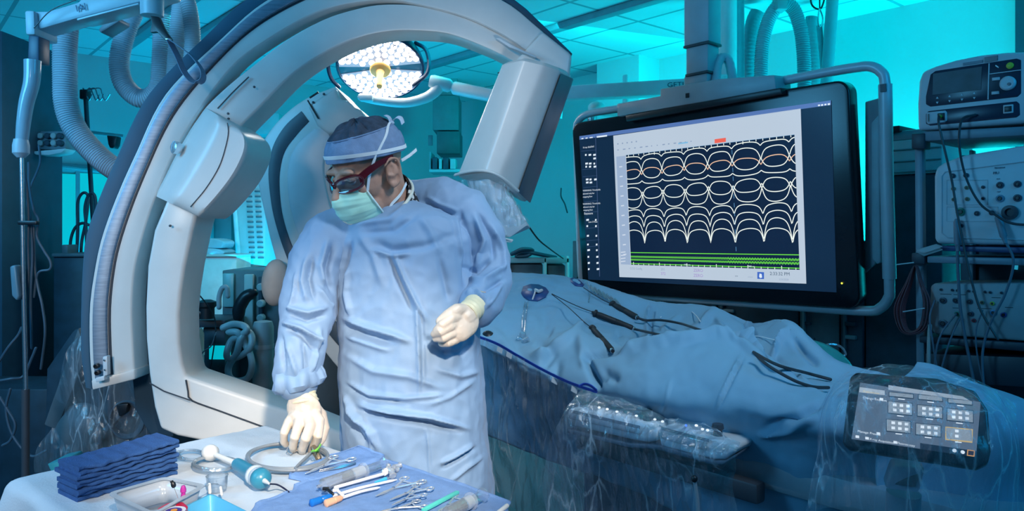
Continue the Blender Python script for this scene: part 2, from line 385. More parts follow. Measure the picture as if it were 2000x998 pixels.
# ---------------------------------------------------------------- the big angiography C-arm
def resamp(pts, n):
    "n points evenly spread along a spline"
    s = spline([tuple(p) for p in pts], 10); s = [np.array(tuple(q)) for q in s]
    L = np.concatenate([[0], np.cumsum([np.linalg.norm(s[i+1]-s[i]) for i in range(len(s)-1)])]); t = np.linspace(0, L[-1], n)
    a = np.array(s); return np.stack([np.interp(t, L, a[:, k]) for k in range(a.shape[1])], 1)
def band(mb, outer, inner, dfun, thick, f0=0.0, f1=1.0, lift=0.0, n=64, bev=0.006):
    "arc-shaped bar: outer/inner edge seen at distance dfun, fraction f0..f1 between them, thick deep"
    o, i = resamp(outer, n), resamp(inner, n); rings = []
    for a, b in zip(o, i):
        p0 = P(a[0], a[1], dfun(a[0])); p1 = P(b[0], b[1], dfun(b[0]))
        q0 = p0.lerp(p1, f0); q1 = p0.lerp(p1, f1); u = (q1-q0).normalized(); yv = Vector((0, 1, 0)); q0 -= yv*lift; q1 -= yv*lift; e = bev
        rings.append([q0+yv*e, q0+u*e*0.3+yv*e*0.3, q0+u*e, q1-u*e, q1-u*e*0.3+yv*e*0.3, q1+yv*e, q1+yv*(thick-e), q1-u*e+yv*thick, q0+u*e+yv*thick, q0+yv*(thick-e)])
    mb.loft(rings)
def dring(px): return 2.30+0.36*(px-150)/960.0
ct = thing('angiography_gantry', 'large white curved imaging gantry with steel guide rail arching behind the surgeon', 'x-ray machine', (-0.9, 2.6, 0))
WO = [(180, 760), (174, 690), (174, 600), (184, 525), (198, 462), (226, 385), (262, 304), (322, 184), (428, 78), (520, 0), (640, -52), (750, -66), (870, -50), (985, 2), (1040, 44), (1108, 104)]
WI = [(263, 737), (259, 670), (257, 600), (262, 530), (276, 470), (300, 395), (338, 302), (392, 212), (450, 135), (504, 90), (600, 33), (676, 8), (760, 0), (820, 9), (910, 33), (985, 69), (1040, 108), (1092, 150)]
m = MB(); band(m, WO, WI, dring, 0.095); ob('outer_arc', m, WHITE, ct)
RIM = mat('rim_cover_dark', (0.035, 0.10, 0.16), 0.6, var=0.05)
m = MB()
RO = [(166, 757), (157, 690), (157, 600), (160, 525), (167, 460), (191, 390), (229, 302), (289, 184), (398, 72), (492, -10), (620, -68), (750, -84), (880, -66), (1000, -4), (1050, 38), (1118, 104)]
band(m, RO, WO, lambda x: dring(x)+0.03, 0.11, 0.0, 1.12); ob('rim_cover', m, RIM, ct)
m = MB(); band(m, WO[:13], WI[:14], dring, 0.02, 0.12, 0.44, 0.010, bev=0.003); rail = ob('guide_rail', m, mat('rail_steel', (0.26, 0.33, 0.42), 0.48, 0.8, var=0.15, scale=20, aniso=(1, 1, 10)), ct)
m = MB(); band(m, WO[:13], WI[:14], dring, 0.012, 0.445, 0.52, 0.001, bev=0.002); ob('rail_groove', m, mat('rail_groove_dark', (0.03, 0.045, 0.065), 0.5), ct)
# end plate with bracket and bolts at the foot of the rail
m = MB(); m.slab([P(178, 742, 2.295), P(262, 722, 2.335), P(263, 741, 2.335), P(180, 762, 2.295)], (0, 0.115, 0), 0.004); ob('end_plate', m, WHITE, ct)
m = MB(); m.slab([P(200, 697, 2.285), P(209, 695, 2.285), P(210, 733, 2.285), P(201, 735, 2.285)], (0, 0.02, 0), 0.003)
m.slab([P(186, 738, 2.28), P(203, 734, 2.28), P(204, 743, 2.28), P(187, 747, 2.28)], (0, 0.02, 0), 0.002); br = ob('rail_bracket', m, WHITE2, ct)
for px, py in ((191, 714), (193, 727)):
    m = MB(); c = P(px, py, 2.292); m.lathe([(0.008, 0), (0.008, 0.012), (0.0045, 0.013), (0.004, 0.008)], c, (0, -1, 0), 16); ob('bolt', m, BLACK, ct)
for px, py in ((205, 703), (206, 722)):
    m = MB(); c = P(px, py, 2.287); m.lathe([(0.003, 0), (0.003, 0.005), (0.002, 0.006)], c, (0, -1, 0), 10); ob('screw', m, STEEL, br)
# inner carrier arc (upper half)
dinn = lambda x: 2.36+0.30*(x-300)/760.0
UO = [(372, 250), (402, 207), (450, 162), (492, 129), (555, 80), (630, 38), (690, 18), (745, 8), (820, 11), (910, 35), (985, 71), (1050, 112), (1085, 142)]
UI = [(440, 292), (465, 253), (510, 207), (571, 146), (637, 102), (700, 74), (760, 61), (820, 60), (880, 67), (950, 93), (1000, 118), (1019, 131), (1030, 145)]
m = MB(); band(m, UO, UI, dinn, 0.15, bev=0.008); ob('carrier_arc', m, WHITE, ct)
m = MB()
for a in ([(425, 212), (455, 180), (486, 150)], [(972, 143), (995, 134), (1019, 131), (1040, 137), (1058, 147)]):
    m.tube([P(x, y, dinn(x)-0.006) for x, y in resamp(a, 10)], 0.0022, 6)
ob('panel_seam', m, DGREY, ct)
m = MB(); m.slab([P(968, 74, 2.59), P(976, 74, 2.59), P(1000, 88, 2.59), (P(1048, 110, 2.59)), P(1046, 113, 2.59), P(1000, 94, 2.59), P(996, 93, 2.59)], (0, 0.03, 0), 0.002); ob('label_strip', m, WHITE2, ct)
# hub drum that carries the arcs
m = MB(); nS, nT = 28, 22
hL = resamp([(402, 211), (374, 250), (344, 302), (320, 350), (302, 382)], nS); hR = resamp([(470, 251), (483, 268), (487, 288), (481, 312), (462, 348), (432, 386), (394, 426)], nS); rings = []
for i in range(nS):
    e_ = min(i, nS-1-i)/2.5; e_ = 0.02*max(0, 1-e_)**2; fr, bk = [], []
    for j in range(nT+1):
        t = j/nT; x = hL[i][0]+(hR[i][0]-hL[i][0])*t; y = hL[i][1]+(hR[i][1]-hL[i][1])*t
        d = 2.235+0.13*max(0, 1-t/0.42)**2+0.03*max(0, (t-0.9)/0.1)**2+e_; fr.append(P(x, y, d)); bk.append(Vector((P(x, y, d).x, 2.47, P(x, y, d).z)))
    rings.append(fr+[bk[-1], bk[nT//2], bk[0]])
m.loft(rings); ob('hub_drum', m, WHITE, ct, 50)
m = MB(); m.tube([P(x, y, 2.234) for x, y in resamp([(444, 240), (446, 258), (441, 285), (428, 325), (402, 368), (372, 404)], 24)], 0.0016, 6); ob('drum_seam', m, DGREY, ct)
m = MB(); m.lathe([(0.016, 0), (0.020, 0.01), (0.020, 0.022), (0.012, 0.026)], P(352, 290, 2.32), (-0.6, -0.7, 0.1), 20); ob('drum_bearing', m, CHROME, ct)
m = MB(); m.slab([P(x, y, 2.43) for x, y in [(305, 395), (272, 500), (256, 600), (257, 740), (262, 800), (292, 852), (340, 856), (330, 780), (310, 690), (305, 600), (310, 500), (330, 420)]], (0, 0.10, 0), 0.01); ob('gap_shade', m, mat('gap_shade_dark', (0.03, 0.06, 0.09), 0.5), ct)  # dark slab standing in for the shade between ring and lower arc
# lower carrier arc and the beam that runs away at its foot
m = MB()
LO = [(327, 385), (386, 411), (376, 450), (361, 519), (353, 570), (349, 615), (350, 670), (356, 710), (363, 735), (460, 768), (560, 802), (680, 850), (780, 892), (720, 948), (520, 898), (385, 860), (345, 852), (312, 838), (300, 795), (290, 730), (284, 662), (283, 600), (287, 520), (300, 450)]
m.slab([P(x, y, 2.30+0.10*(x-280)/500) for x, y in LO], (0, 0.16, 0), 0.012, 3); ob('lower_arc', m, WHITE, ct)
m = MB(); m.tube([P(x, y, 2.297+0.10*(x-280)/500) for x, y in resamp([(363, 742), (368, 768), (374, 782), (430, 803), (520, 836), (640, 882)], 30)], 0.0028, 6)
m.tube([P(x, y, 2.297) for x, y in ((292, 748), (320, 764), (372, 782))], 0.0022, 6); ob('cover_seam', m, DGREY, ct)
for px, py in ((333, 441), (379, 396), (359, 402), (361, 403), (446, 222), (497, 170), (443, 241), (447, 232)):
    m = MB(); m.lathe([(0.004, 0), (0.004, 0.004), (0.002, 0.005)], P(px, py, 2.297 if py > 300 else 2.42), (0, -1, 0), 8); ob('cover_screw', m, DGREY, ct)
# tube housing at the right-hand end of the arc
m = MB()
top = [P(976, 128, 2.60), P(1019, 118, 2.46), P(1062, 128, 2.46), P(1096, 140, 2.52), P(1118, 150, 2.68), P(1040, 130, 2.82)]
bot = [P(889, 341, 2.58), P(948, 331, 2.46), P(975, 342, 2.46), P(1012, 374, 2.52), P(1032, 394, 2.68), P(960, 350, 2.80)]
rings = []
def rounded(poly, k=5, r=0.18):
    out = []
    n = len(poly)
    for i in range(n):
        a, b, c = poly[i-1], poly[i], poly[(i+1) % n]; p, q = b.lerp(a, r), b.lerp(c, r)
        for j in range(k):
            t = j/(k-1); out.append((1-t)**2*p+2*t*(1-t)*b+t*t*q)
    return out
A_, B_ = rounded(top), rounded(bot)
ctr = lambda q: sum(q, Vector())/len(q)
ca, cb = ctr(A_), ctr(B_)
rings = [[v.lerp(ca, 0.12)+(ca-cb).normalized()*0.012 for v in A_], A_, B_, [v.lerp(cb, 0.05)+(cb-ca).normalized()*0.008 for v in B_], [v.lerp(cb, 0.16)+(cb-ca).normalized()*0.012 for v in B_]]
m.loft(rings); ob('tube_housing', m, WHITE, ct, 30)
m = MB()
m.slab([P(1060, 60, 2.615), P(1118, 106, 2.62), P(1112, 160, 2.62), P(1085, 168, 2.61), P(1030, 146, 2.61), P(1005, 120, 2.61)], (0, 0.16, 0), 0.015, 3); ob('housing_shoulder', m, WHITE, ct)
m = MB(); m.slab([P(1096, 143, 2.512), P(1119, 153, 2.665), P(1034, 396, 2.665), P(1012, 375, 2.512)], (0.004, 0.02, 0), 0.0015); ob('side_cover', m, mat('side_shade_grey', (0.07, 0.13, 0.18), 0.4), ct)  # dark slab: shade of the housing's right side put into its colour
m = MB()
cA = [P(905, 345, 2.60), P(950, 335, 2.50), P(982, 352, 2.52), P(985, 372, 2.62), P(940, 380, 2.72)]
cB = [P(935, 425, 2.58), P(984, 462, 2.48), P(1026, 432, 2.52), P(1034, 440, 2.62), P(985, 425, 2.72)]
A_, B_ = rounded(cA), rounded(cB); m.loft([A_, B_, [v.lerp(ctr(B_), 0.1)+Vector((0.012, 0, -0.012)) for v in B_]]); ob('collimator', m, WHITE2, ct, 30)
m = MB(); m.slab([P(938, 437, 2.49), P(984, 464, 2.46), P(1003, 468, 2.47), P(1000, 474, 2.47), P(980, 472, 2.46), P(936, 444, 2.49)], (0, 0.06, 0), 0.003); ob('collimator_lip', m, WHITE, ct)
m = MB(); m.tube(spline([P(889, 342, 2.575), P(905, 337, 2.53), P(935, 333, 2.47), P(962, 337, 2.455), P(985, 350, 2.47), P(1012, 373, 2.51)], 5), 0.005, 8, True, True); ob('housing_lip', m, WHITE, ct)
# crumpled clear wrap round the collimator
m = MB(); rows = []
random.seed(3)
for i in range(26):
    t = i/25; row = []
    a = Vector(P(880, 352, 2.5)).lerp(P(935, 445, 2.47), t); b = Vector(P(985, 360, 2.46)).lerp(P(1036, 436, 2.47), t)
    for j in range(40):
        u = j/39; v = a.lerp(b, u); v.y -= 0.05*math.sin(PI*u); nn = noise.noise_vector(v*34)*0.012; row.append(v+nn+Vector((0, -0.012, 0)))
    rows.append(row)
m.grid(rows); ob('plastic_wrap', m, BAG, ct)

# ---------------------------------------------------------------- second imaging arm parked behind the surgeon
gt = thing('imaging_gantry', 'second pale imaging arm with dark inlay curving behind the surgeon\'s head', 'x-ray machine', (-0.95, 3.1, 0))
D2 = 2.95
OUT2 = [(654, 168), (600, 190), (560, 218), (528, 252), (506, 290), (500, 330), (506, 375), (516, 420), (530, 480), (556, 560), (600, 640), (660, 720), (720, 770)]
IN2 = [(716, 236), (690, 262), (660, 270), (650, 300), (645, 340), (650, 380), (655, 420), (660, 460), (680, 520), (700, 580), (720, 620), (740, 660), (760, 700)]
m = MB(); band(m, OUT2, IN2, lambda x: D2, 0.28, bev=0.012); ob('curved_body', m, WHITE, gt)
m = MB(); band(m, [(588, 217), (556, 246), (533, 285), (524, 330), (527, 380), (536, 430), (555, 490), (585, 560), (640, 650), (700, 715)], [(603, 237), (580, 262), (556, 295), (546, 335), (546, 380), (553, 428), (572, 484), (606, 552), (662, 636), (722, 696)], lambda x: D2-0.004, 0.03, bev=0.003); ob('dark_inlay', m, mat('inlay_dark', (0.06, 0.085, 0.11), 0.45), gt)
m = MB(); band(m, [(612, 252), (584, 275), (566, 305), (560, 340), (562, 385), (572, 430), (590, 478), (620, 540)], [(648, 250), (640, 280), (632, 310), (632, 345), (640, 385), (650, 420), (660, 460), (680, 500)], lambda x: D2-0.02, 0.06, bev=0.01); ob('side_cover', m, WHITE2, gt)
m = MB(); m.slab([P(x, y, D2-0.05) for x, y in ((655, 170), (661, 192), (683, 198), (690, 208), (704, 214), (713, 228), (712, 242), (700, 250), (640, 262), (618, 244), (600, 205))], (0, 0.2, 0), 0.02, 3); ob('arm_head', m, WHITE, gt)
m = MB(); m.tube([P(601, 196, D2-0.055), P(622, 232, D2-0.055)], 0.003, 6)
m.tube([P(605, 191, D2-0.055), P(622, 180, D2-0.055)], 0.004, 6); ob('seam', m, BLACK, gt)
for px, py in ((612, 200), (633, 184)):
    m = MB(); m.lathe([(0.005, 0), (0.005, 0.004), (0.003, 0.005)], P(px, py, D2-0.05), (0, -1, 0), 8); ob('screw', m, DGREY, gt)
m = MB(); m.ell(P(538, 552, 2.9), (0.05, 0, -0.02), (0, 0.06, 0), (0.015, 0, 0.09)); ob('rounded_cushion', m, mat('skin_tone_pad', (0.55, 0.47, 0.42), 0.6), gt)
m = MB(); m.lathe([(0.22, 0), (0.22, 0.05), (0.19, 0.08), (0.15, 1.1), (0.18, 1.25)], (-0.88, 3.38, 0), (0, 0, 1), 28); ob('floor_stand', m, mat('stand_grey', (0.10, 0.13, 0.15), 0.5), gt)
m = MB(); m.box((-1.0, 2.75, 0.2), 0.5, 0.5, 0.4, None, 0.03); ob('gantry_foot', m, mat('stand_grey', (0.10, 0.13, 0.15), 0.5), ct)
# ---------------------------------------------------------------- the big wall-of-signals display on its ceiling boom
TL, TR, BL, BR = P(1131, 266, 3.70), P(1623, 196, 2.78), P(1149, 546, 3.735), P(1633, 571, 2.815)
SX = (TR-TL); SY = (BL-TL); SN = SX.cross(SY).normalized()          # SN looks away from the viewer
if SN.y > 0: SN = -SN                                                # now towards the viewer
UX = SX.normalized(); UD = (SY-UX*SY.dot(UX)).normalized()           # right / down on the screen
M_MON = Matrix((UX, -UD, SN)).transposed()
def SC(px, py, off=0.0):
    "point of the screen plane seen at a pixel, lifted off it towards the viewer"
    d = Vector(((px-HX)/F, 1, (HY-py)/F)); o = Vector((0, 0, EYE)); t = (TL-o).dot(SN)/d.dot(SN); return o+d*t+SN*off
BR = SC(1633, 571)
mt = thing('wall_display', 'very large black flat display showing wave traces, in a tubular frame on a ceiling column', 'monitor', (1.1, 3.5, 0))
hw, hh = SX.length, SY.length
cen = TL+SX/2+(BL-TL)/2
def rrect(c, w, h, r, k=6):
    out = []
    for sx, sy, a0 in ((1, 1, 0), (-1, 1, PI/2), (-1, -1, PI), (1, -1, 1.5*PI)):
        for j in range(k+1):
            a = a0+PI/2*j/k; out.append(c+UX*(sx*(w/2-r)+r*math.cos(a))-UD*(sy*(h/2-r)+r*math.sin(a)))
    return out
BEZ = mat('display_black', (0.006, 0.010, 0.016), 0.22, var=0.1, spec=0.4)
m = MB(); hc = cen+UX*0.010+UD*(-0.002)-SN*0.004
m.slab(rrect(hc, hw+0.115, hh+0.135, 0.05), -SN*0.075, 0.008, 3); ob('housing', m, BEZ, mt)
m = MB(); m.slab(rrect(hc-SN*0.07, hw-0.05, hh-0.02, 0.05), -SN*0.075, 0.02, 3); ob('rear_cover', m, DGREY, mt)
SCR = emat('screen_navy', (0.0055, 0.023, 0.062), 1.0, 0.25, 2.2)
m = MB(); m.slab([TL, TR, BR, BL], -SN*0.004); scr = ob('screen', m, SCR, mt, smooth=False)
def patch(mb, pts, off): mb.faces([SC(x, y, off) for x, y in pts], [tuple(range(len(pts)))])
# white application window
WTL, WTR, WBR, WBL = (1198, 265), (1564, 212), (1575, 554), (1210, 541)
m = MB(); patch(m, [WTL, WTR, WBR, WBL], 0.0008); ob('white_window', m, emat('screen_white', (0.50, 0.60, 0.72), 1.0, 0.05, 3), scr, smooth=False)
m = MB(); patch(m, [(1132, 266), (1623, 196), (1623, 205), (1132, 273)], 0.0008); ob('title_bar', m, emat('screen_bar_blue', (0.10, 0.20, 0.50), 0.9), scr, smooth=False)
PTL, PTR, PBR, PBL = (1223, 303), (1552, 263), (1562, 527), (1233, 517)
# plot area corners in 3-D, then everything in plot coordinates (u right, v down)
pA, pB, pC, pD = SC(*PTL), SC(*PTR), SC(*PBR), SC(*PBL)
def PL(u, v, off=0.0018): return (pA*(1-u)+pB*u)*(1-v)+(pD*(1-u)+pC*u)*v+SN*off
m = MB(); m.faces([PL(0, 0, 0.0012), PL(1, 0, 0.0012), PL(1, 1, 0.0012), PL(0, 1, 0.0012)], [(0, 1, 2, 3)])
ob('plot_area', m, emat('plot_navy', (0.0045, 0.016, 0.052), 1.0, 0.2, 3), scr, smooth=False)
m = MB(); patch(m, [(1204, 306), (1222, 304), (1232, 517), (1213, 516)], 0.0012); ob('channel_strip', m, emat('strip_blue_grey', (0.33, 0.44, 0.62), 1.0), scr, smooth=False)
def inv_u(px, py):
    q = SC(px, py); best = min(np.linspace(0, 1.0, 800), key=lambda u: (PL(u, 0.4, 0)-q).dot(UX)**2); return float(best)
dips = [inv_u(x, 380) for x in (1255.5, 1295.5, 1339, 1385, 1433, 1489, 1545)]
dips = [dips[0]-(dips[1]-dips[0])]+dips+[dips[-1]+(dips[-1]-dips[-2])]
def wave(u):
    "0 at a dip, 1 on the shoulders"
    for i in range(len(dips)-1):
        if dips[i] <= u < dips[i+1]:
            t = (u-dips[i])/(dips[i+1]-dips[i]); return t
    return 0.5
def arch(t, sharp): x = abs(2*t-1); return 1-(0.30*x**2+0.70*x**sharp)
LW = 0.0036
def trace(mb, fn, wd=LW, n=300, off=0.0018):
    rows = [[], []]; pv = [PL(i/n, fn(i/n), off) for i in range(n+1)]
    for i in range(n+1):
        t = (pv[min(i+1, n)]-pv[max(i-1, 0)]).normalized(); nn = t.cross(SN).normalized()*wd*0.5
        rows[0].append(pv[i]+nn); rows[1].append(pv[i]-nn)
    mb.grid(rows)
WTR_ = emat('trace_white', (0.86, 0.93, 0.88), 1.05)
defs = [(0.052, 0.018, 7, 0), (0.155, 0.060, 6, 0), (0.195, 0.135, 5, 1), (0.140, 0.222, 5, 0), (0.242, 0.268, 6, 0),
        (0.385, 0.300, 6, 0), (0.335, 0.405, 6, 0), (0.365, 0.480, 6, 0),
        (0.575, 0.497, 7, 0), (0.665, 0.555, 7, 0), (0.785, 0.610, 6, 0), (0.805, 0.685, 8, 0)]
for k, (vd, vt, sh, orange) in enumerate(defs):
    m = MB(); trace(m, lambda u: vd+(vt-vd)*arch(wave(u), sh)+0.004*math.sin(u*23+k))
    ob('trace_line', m, emat('trace_orange', (0.86, 0.55, 0.38), 1.0) if orange else WTR_, scr, smooth=False)
GRN = emat('trace_green', (0.16, 0.80, 0.06), 1.0)
for k, v in enumerate((0.888, 0.925, 0.952, 0.988)):
    m = MB()
    if k in (1, 2):
        for s_ in (-1, 1): trace(m, lambda u: v+s_*0.0045+(0.004*math.sin(u*420) if u > 0.62 else 0.0015*math.sin(u*420)*max(0, u-0.3)*2), 0.0024, 700)
    else: trace(m, lambda u: v, 0.0034, 20)
    ob('green_line', m, GRN, scr, smooth=False)
m = MB()
for i in range(28):
    u = (i+0.5)/28; h = 0.016 if i % 5 else 0.026
    for v0, v1 in ((0.0, h), (1-h, 1.0)): m.faces([PL(u-0.0018, v0), PL(u+0.0018, v0), PL(u+0.0018, v1), PL(u-0.0018, v1)], [(0, 1, 2, 3)])
ob('axis_ticks', m, WTR_, scr, smooth=False)
m = MB(); patch(m, [(1396, 272), (1418, 269), (1418, 277), (1396, 280)], 0.0014); ob('red_flag', m, emat('flag_red', (0.85, 0.13, 0.09), 1.0), scr, smooth=False)
m = MB(); trace(m, lambda u: 0, 0.001, 2)
for i in range(12):
    v = 0.06+0.07*i; m.faces([PL(0.669, v), PL(0.6715, v), PL(0.672, v+0.035), PL(0.6695, v+0.035)], [(0, 1, 2, 3)])
ob('cursor_line', m, emat('cursor_blue', (0.12, 0.35, 0.62), 1.0), scr, smooth=False)
# toolbar scribbles, footer words, icons
def Mtext(px, py, off=0.002):
    M = Matrix((UX, -UD, SN)).transposed().to_4x4(); M.translation = SC(px, py, off); return M
TXB = emat('text_faint_blue', (0.25, 0.34, 0.50), 1.0); TXP = emat('text_violet', (0.36, 0.25, 0.60), 1.0); TXW = emat('text_white', (0.75, 0.85, 0.95), 1.0); TXK = emat('text_dark', (0.05, 0.10, 0.17), 1.0)
for s_, x, y, sz, mm in (('2:33:32 PM', 1504, 537, 0.019, TXK), ('2/24/2020', 1522, 547, 0.010, TXB), ('ZERO', 1355, 530.5, 0.019, TXP), ('ZERO', 1355, 540.5, 0.019, TXP), ('372', 1291, 536.5, 0.018, TXP),
                         ('201', 1291, 528, 0.016, TXB), ('CCG Config', 1231, 526, 0.014, TXB), ('1000 ms', 1336, 518.2, 0.010, TXW), ('2000 ms', 1460, 521.6, 0.010, TXW), ('>>', 1436, 541, 0.012, TXK), ('>>>>', 1461, 542.5, 0.010, TXB),
                         ('Exposure', 1141.5, 419, 0.015, TXW), ('X-ray disabled', 1139, 290, 0.0125, TXW), ('WARNING: Thresholds', 1139, 374, 0.0115, TXW), ('allowed only for', 1139, 380, 0.0115, TXW), ('mapping flow', 1139, 386, 0.0115, TXW),
                         ('WARNING: Thresholds', 1139, 400, 0.0115, TXW), ('allowed only for', 1139.5, 406, 0.0115, TXW), ('mapping flow', 1140, 412, 0.0115, TXW), ('Low 3 F/sec', 1150, 435, 0.012, TXW)):
    text_mesh(s_, sz, Mtext(x, y), 'screen_text', mm, scr)
m = MB(); patch(m, [(1479.5, 531), (1492.5, 531.5), (1492.5, 545), (1479.5, 544.5)], 0.0014); ob('footer_icon', m, emat('icon_blue', (0.05, 0.14, 0.55), 1.0), scr, smooth=False)
m = MB(); patch(m, [(1484, 534), (1488, 535), (1489, 542), (1485, 543), (1483, 540)], 0.002); ob('icon_mark', m, TXW, scr, smooth=False)
random.seed(11)
def blobs(name, rects, mm):
    mb = MB()
    for x0, y0, x1, y1 in rects: patch(mb, [(x0, y0), (x1, y0-0.13*(x1-x0)), (x1, y1-0.13*(x1-x0)), (x0, y1)], 0.0016)
    ob(name, mb, mm, scr, smooth=False)
rs = []
for x in range(1206, 1250, 9): rs.append((x, 280-0.13*(x-1206), x+2.5, 282.5-0.13*(x-1206)))
for x in range(1206, 1350, 11):
    y = 292-0.118*(x-1206); rs.append((x, y, x+random.choice((2, 3, 5)), y+2))
blobs('toolbar_marks', rs, TXB)
blobs('toolbar_highlight', [(1325, 279, 1344, 282)], emat('hl_blue', (0.22, 0.50, 0.75), 1.0))
rs = []
for row in (301, 308, 318, 324, 349, 355, 428, 440, 459, 476, 487, 500, 512, 524):
    for x in ((1141, 1158) if row > 400 else (1143, 1150, 1159)):
        o_ = (row-300)*0.035
        if random.random() < 0.85: rs.append((x+o_, row, x+o_+random.choice((3, 4, 5)), row+3.5))
rs += [(1136, 270, 1140, 272), (1144, 269, 1148, 271), (1152, 268, 1158, 270), (1166, 266, 1186, 269)]
blobs('side_panel_marks', rs, TXW)
rs = [(1206+(y-310)*0.047+3, y, 1206+(y-310)*0.047+9, y+2.2) for y in range(325, 512, 19)]+[(1213, y, 1222, y+2) for y in (492, 498, 504, 510)]
blobs('channel_names', rs, emat('text_pale', (0.62, 0.70, 0.82), 1.0))
blobs('window_buttons', [(1598, 204.5, 1602, 207.5), (1604, 203.8, 1608, 207), (1610.5, 203, 1614.5, 206), (1617, 202, 1621.5, 205.5)], TXW)
m = MB()
for x0, x1, y0, y1 in ((1134, 1135, 268, 540),):
    pass
patch(m, [(1163, 264), (1164, 264), (1172, 540), (1171, 540)], 0.0014)
for y in (295, 331, 345, 366, 394, 415, 446, 470, 482): 
    o_ = (y-266)*0.06; patch(m, [(1134+o_, y), (1164+o_*0.6, y-2.5), (1164+o_*0.6, y-1.9), (1134+o_, y+0.6)], 0.0014)
ob('panel_rules', m, emat('rule_blue', (0.05, 0.09, 0.20), 1.0), scr, smooth=False)
m = MB(); c = SC(1645, 553, 0.004); m.ell(c, UX*0.004, UD*0.004, SN*0.002, 10, 6); ob('power_light', m, emat('led_yellow', (0.75, 0.8, 0.08), 1.4), mt)
# tubular guard frame
TUB = mat('frame_tube', (0.52, 0.55, 0.60), 0.35, 0.1, var=0.05)
def FRM(px, py, off=-0.05): return SC(px, py, off)
loop = [(1518, 156), (1600, 140), (1660, 130), (1688, 128), (1708, 138), (1717, 160), (1718, 250), (1721, 400), (1726, 560), (1724, 586), (1708, 606), (1680, 612), (1560, 604), (1400, 592), (1240, 580), (1150, 568), (1130, 560), (1122, 540), (1118, 450), (1114, 330), (1112, 255), (1116, 236), (1130, 224), (1160, 217), (1222, 208)]
pts = spline([FRM(x, y, -0.055) for x, y in loop], 5)
m = MB(); m.tube(pts, [0.019]*len(pts), 14); ob('guard_frame', m, TUB, mt)
m = MB(); m.tube([FRM(1717.5, 163, -0.055), FRM(1720, 330, -0.055), FRM(1726, 548, -0.055)], 0.0235, 14); ob('frame_sleeve', m, TUB, mt)
m = MB(); m.box(FRM(1712, 172, -0.03)+UX*0.012, 0.02, 0.028, 0.006, M_MON); ob('sleeve_label', m, DGREY, mt)
m = MB(); m.slab([FRM(1668, 197, -0.10), FRM(1712, 188, -0.06), FRM(1712, 218, -0.06), FRM(1700, 232, -0.06), FRM(1694, 260, -0.07), FRM(1694, 520, -0.07), FRM(1668, 540, -0.1)], -SN*0.02, 0.004); ob('side_bracket', m, GREY, mt)
m = MB(); m.slab([FRM(1690, 240, -0.05), FRM(1706, 222, -0.05), FRM(1710, 515, -0.05), FRM(1702, 520, -0.05), FRM(1692, 508, -0.05)], -SN*0.03, 0.006); ob('cable_cover', m, mat('cover_teal_grey', (0.30, 0.40, 0.44), 0.5), mt)
# top mounting block
MNT = mat('mount_grey', (0.40, 0.42, 0.45), 0.42, var=0.05)
m = MB()
m.slab([SC(1212, 203, 0.03), SC(1297, 188, 0.03), SC(1297, 174, 0.03), SC(1410, 155, 0.03), SC(1520, 147, 0.03), SC(1523, 176, 0.03), SC(1213, 228, 0.03)], -SN*0.13, 0.006); ob('mounting_block', m, MNT, mt)
m = MB(); m.slab([SC(1230, 226, 0.034), SC(1533, 172, 0.034), SC(1535, 184, 0.034), SC(1232, 238, 0.034)], -SN*0.10, 0.004); ob('mounting_rail', m, BLACK, mt)
m = MB(); m.slab([SC(1347, 183, 0.033), SC(1354, 182, 0.033), SC(1354, 191, 0.033), SC(1347, 192, 0.033)], -SN*0.01, 0.001); ob('key_slot', m, BLACK, mt)
# telescopic column to the ceiling
cc = P(1372, 140, 3.36)
M_C = Matrix((UX, Vector((0, 0, 1)).cross(UX), Vector((0, 0, 1)))).transposed()
COLM = mat('column_paint', (0.42, 0.44, 0.50), 0.4, var=0.05)
def colseg(name, y0, y1, wx):
    z1 = EYE+(HY-y0)/F*3.28; z0 = EYE+(HY-y1)/F*3.28; m = MB()
    m.box((cc.x, cc.y, (z0+z1)/2), wx, wx*0.82, z1-z0, M_C, 0.008); return ob(name, m, COLM, mt)
z_top = CEIL
m = MB(); z0 = EYE+(HY-80)/F*3.28; m.box((cc.x, cc.y, (z_top+z0)/2), 0.128, 0.105, z_top-z0, M_C, 0.006); ob('column_outer', m, COLM, mt)
colseg('column_middle', 84, 138, 0.115); colseg('column_inner', 140, 172, 0.102)
for y, wx in ((82, 0.130), (139, 0.117)):
    z = EYE+(HY-y)/F*3.28; m = MB(); m.box((cc.x, cc.y, z), wx+0.003, wx*0.84, 0.012, M_C, 0.003); ob('column_collar', m, DGREY, mt)
m = MB(); m.box(cc+Vector((0, 0.02, -0.05)), 0.115, 0.11, 0.07, M_C, 0.008); ob('column_foot', m, MNT, mt)
pts = spline([P(1398, 165, 3.30), P(1402, 125, 3.34), P(1412, 112, 3.36), P(1424, 122, 3.36), P(1432, 158, 3.34)], 6)
m = MB(); m.tube(pts, [0.020+0.0016*(i % 2) for i in range(len(pts))], 12); ob('cable_hose', m, HOSE, mt)
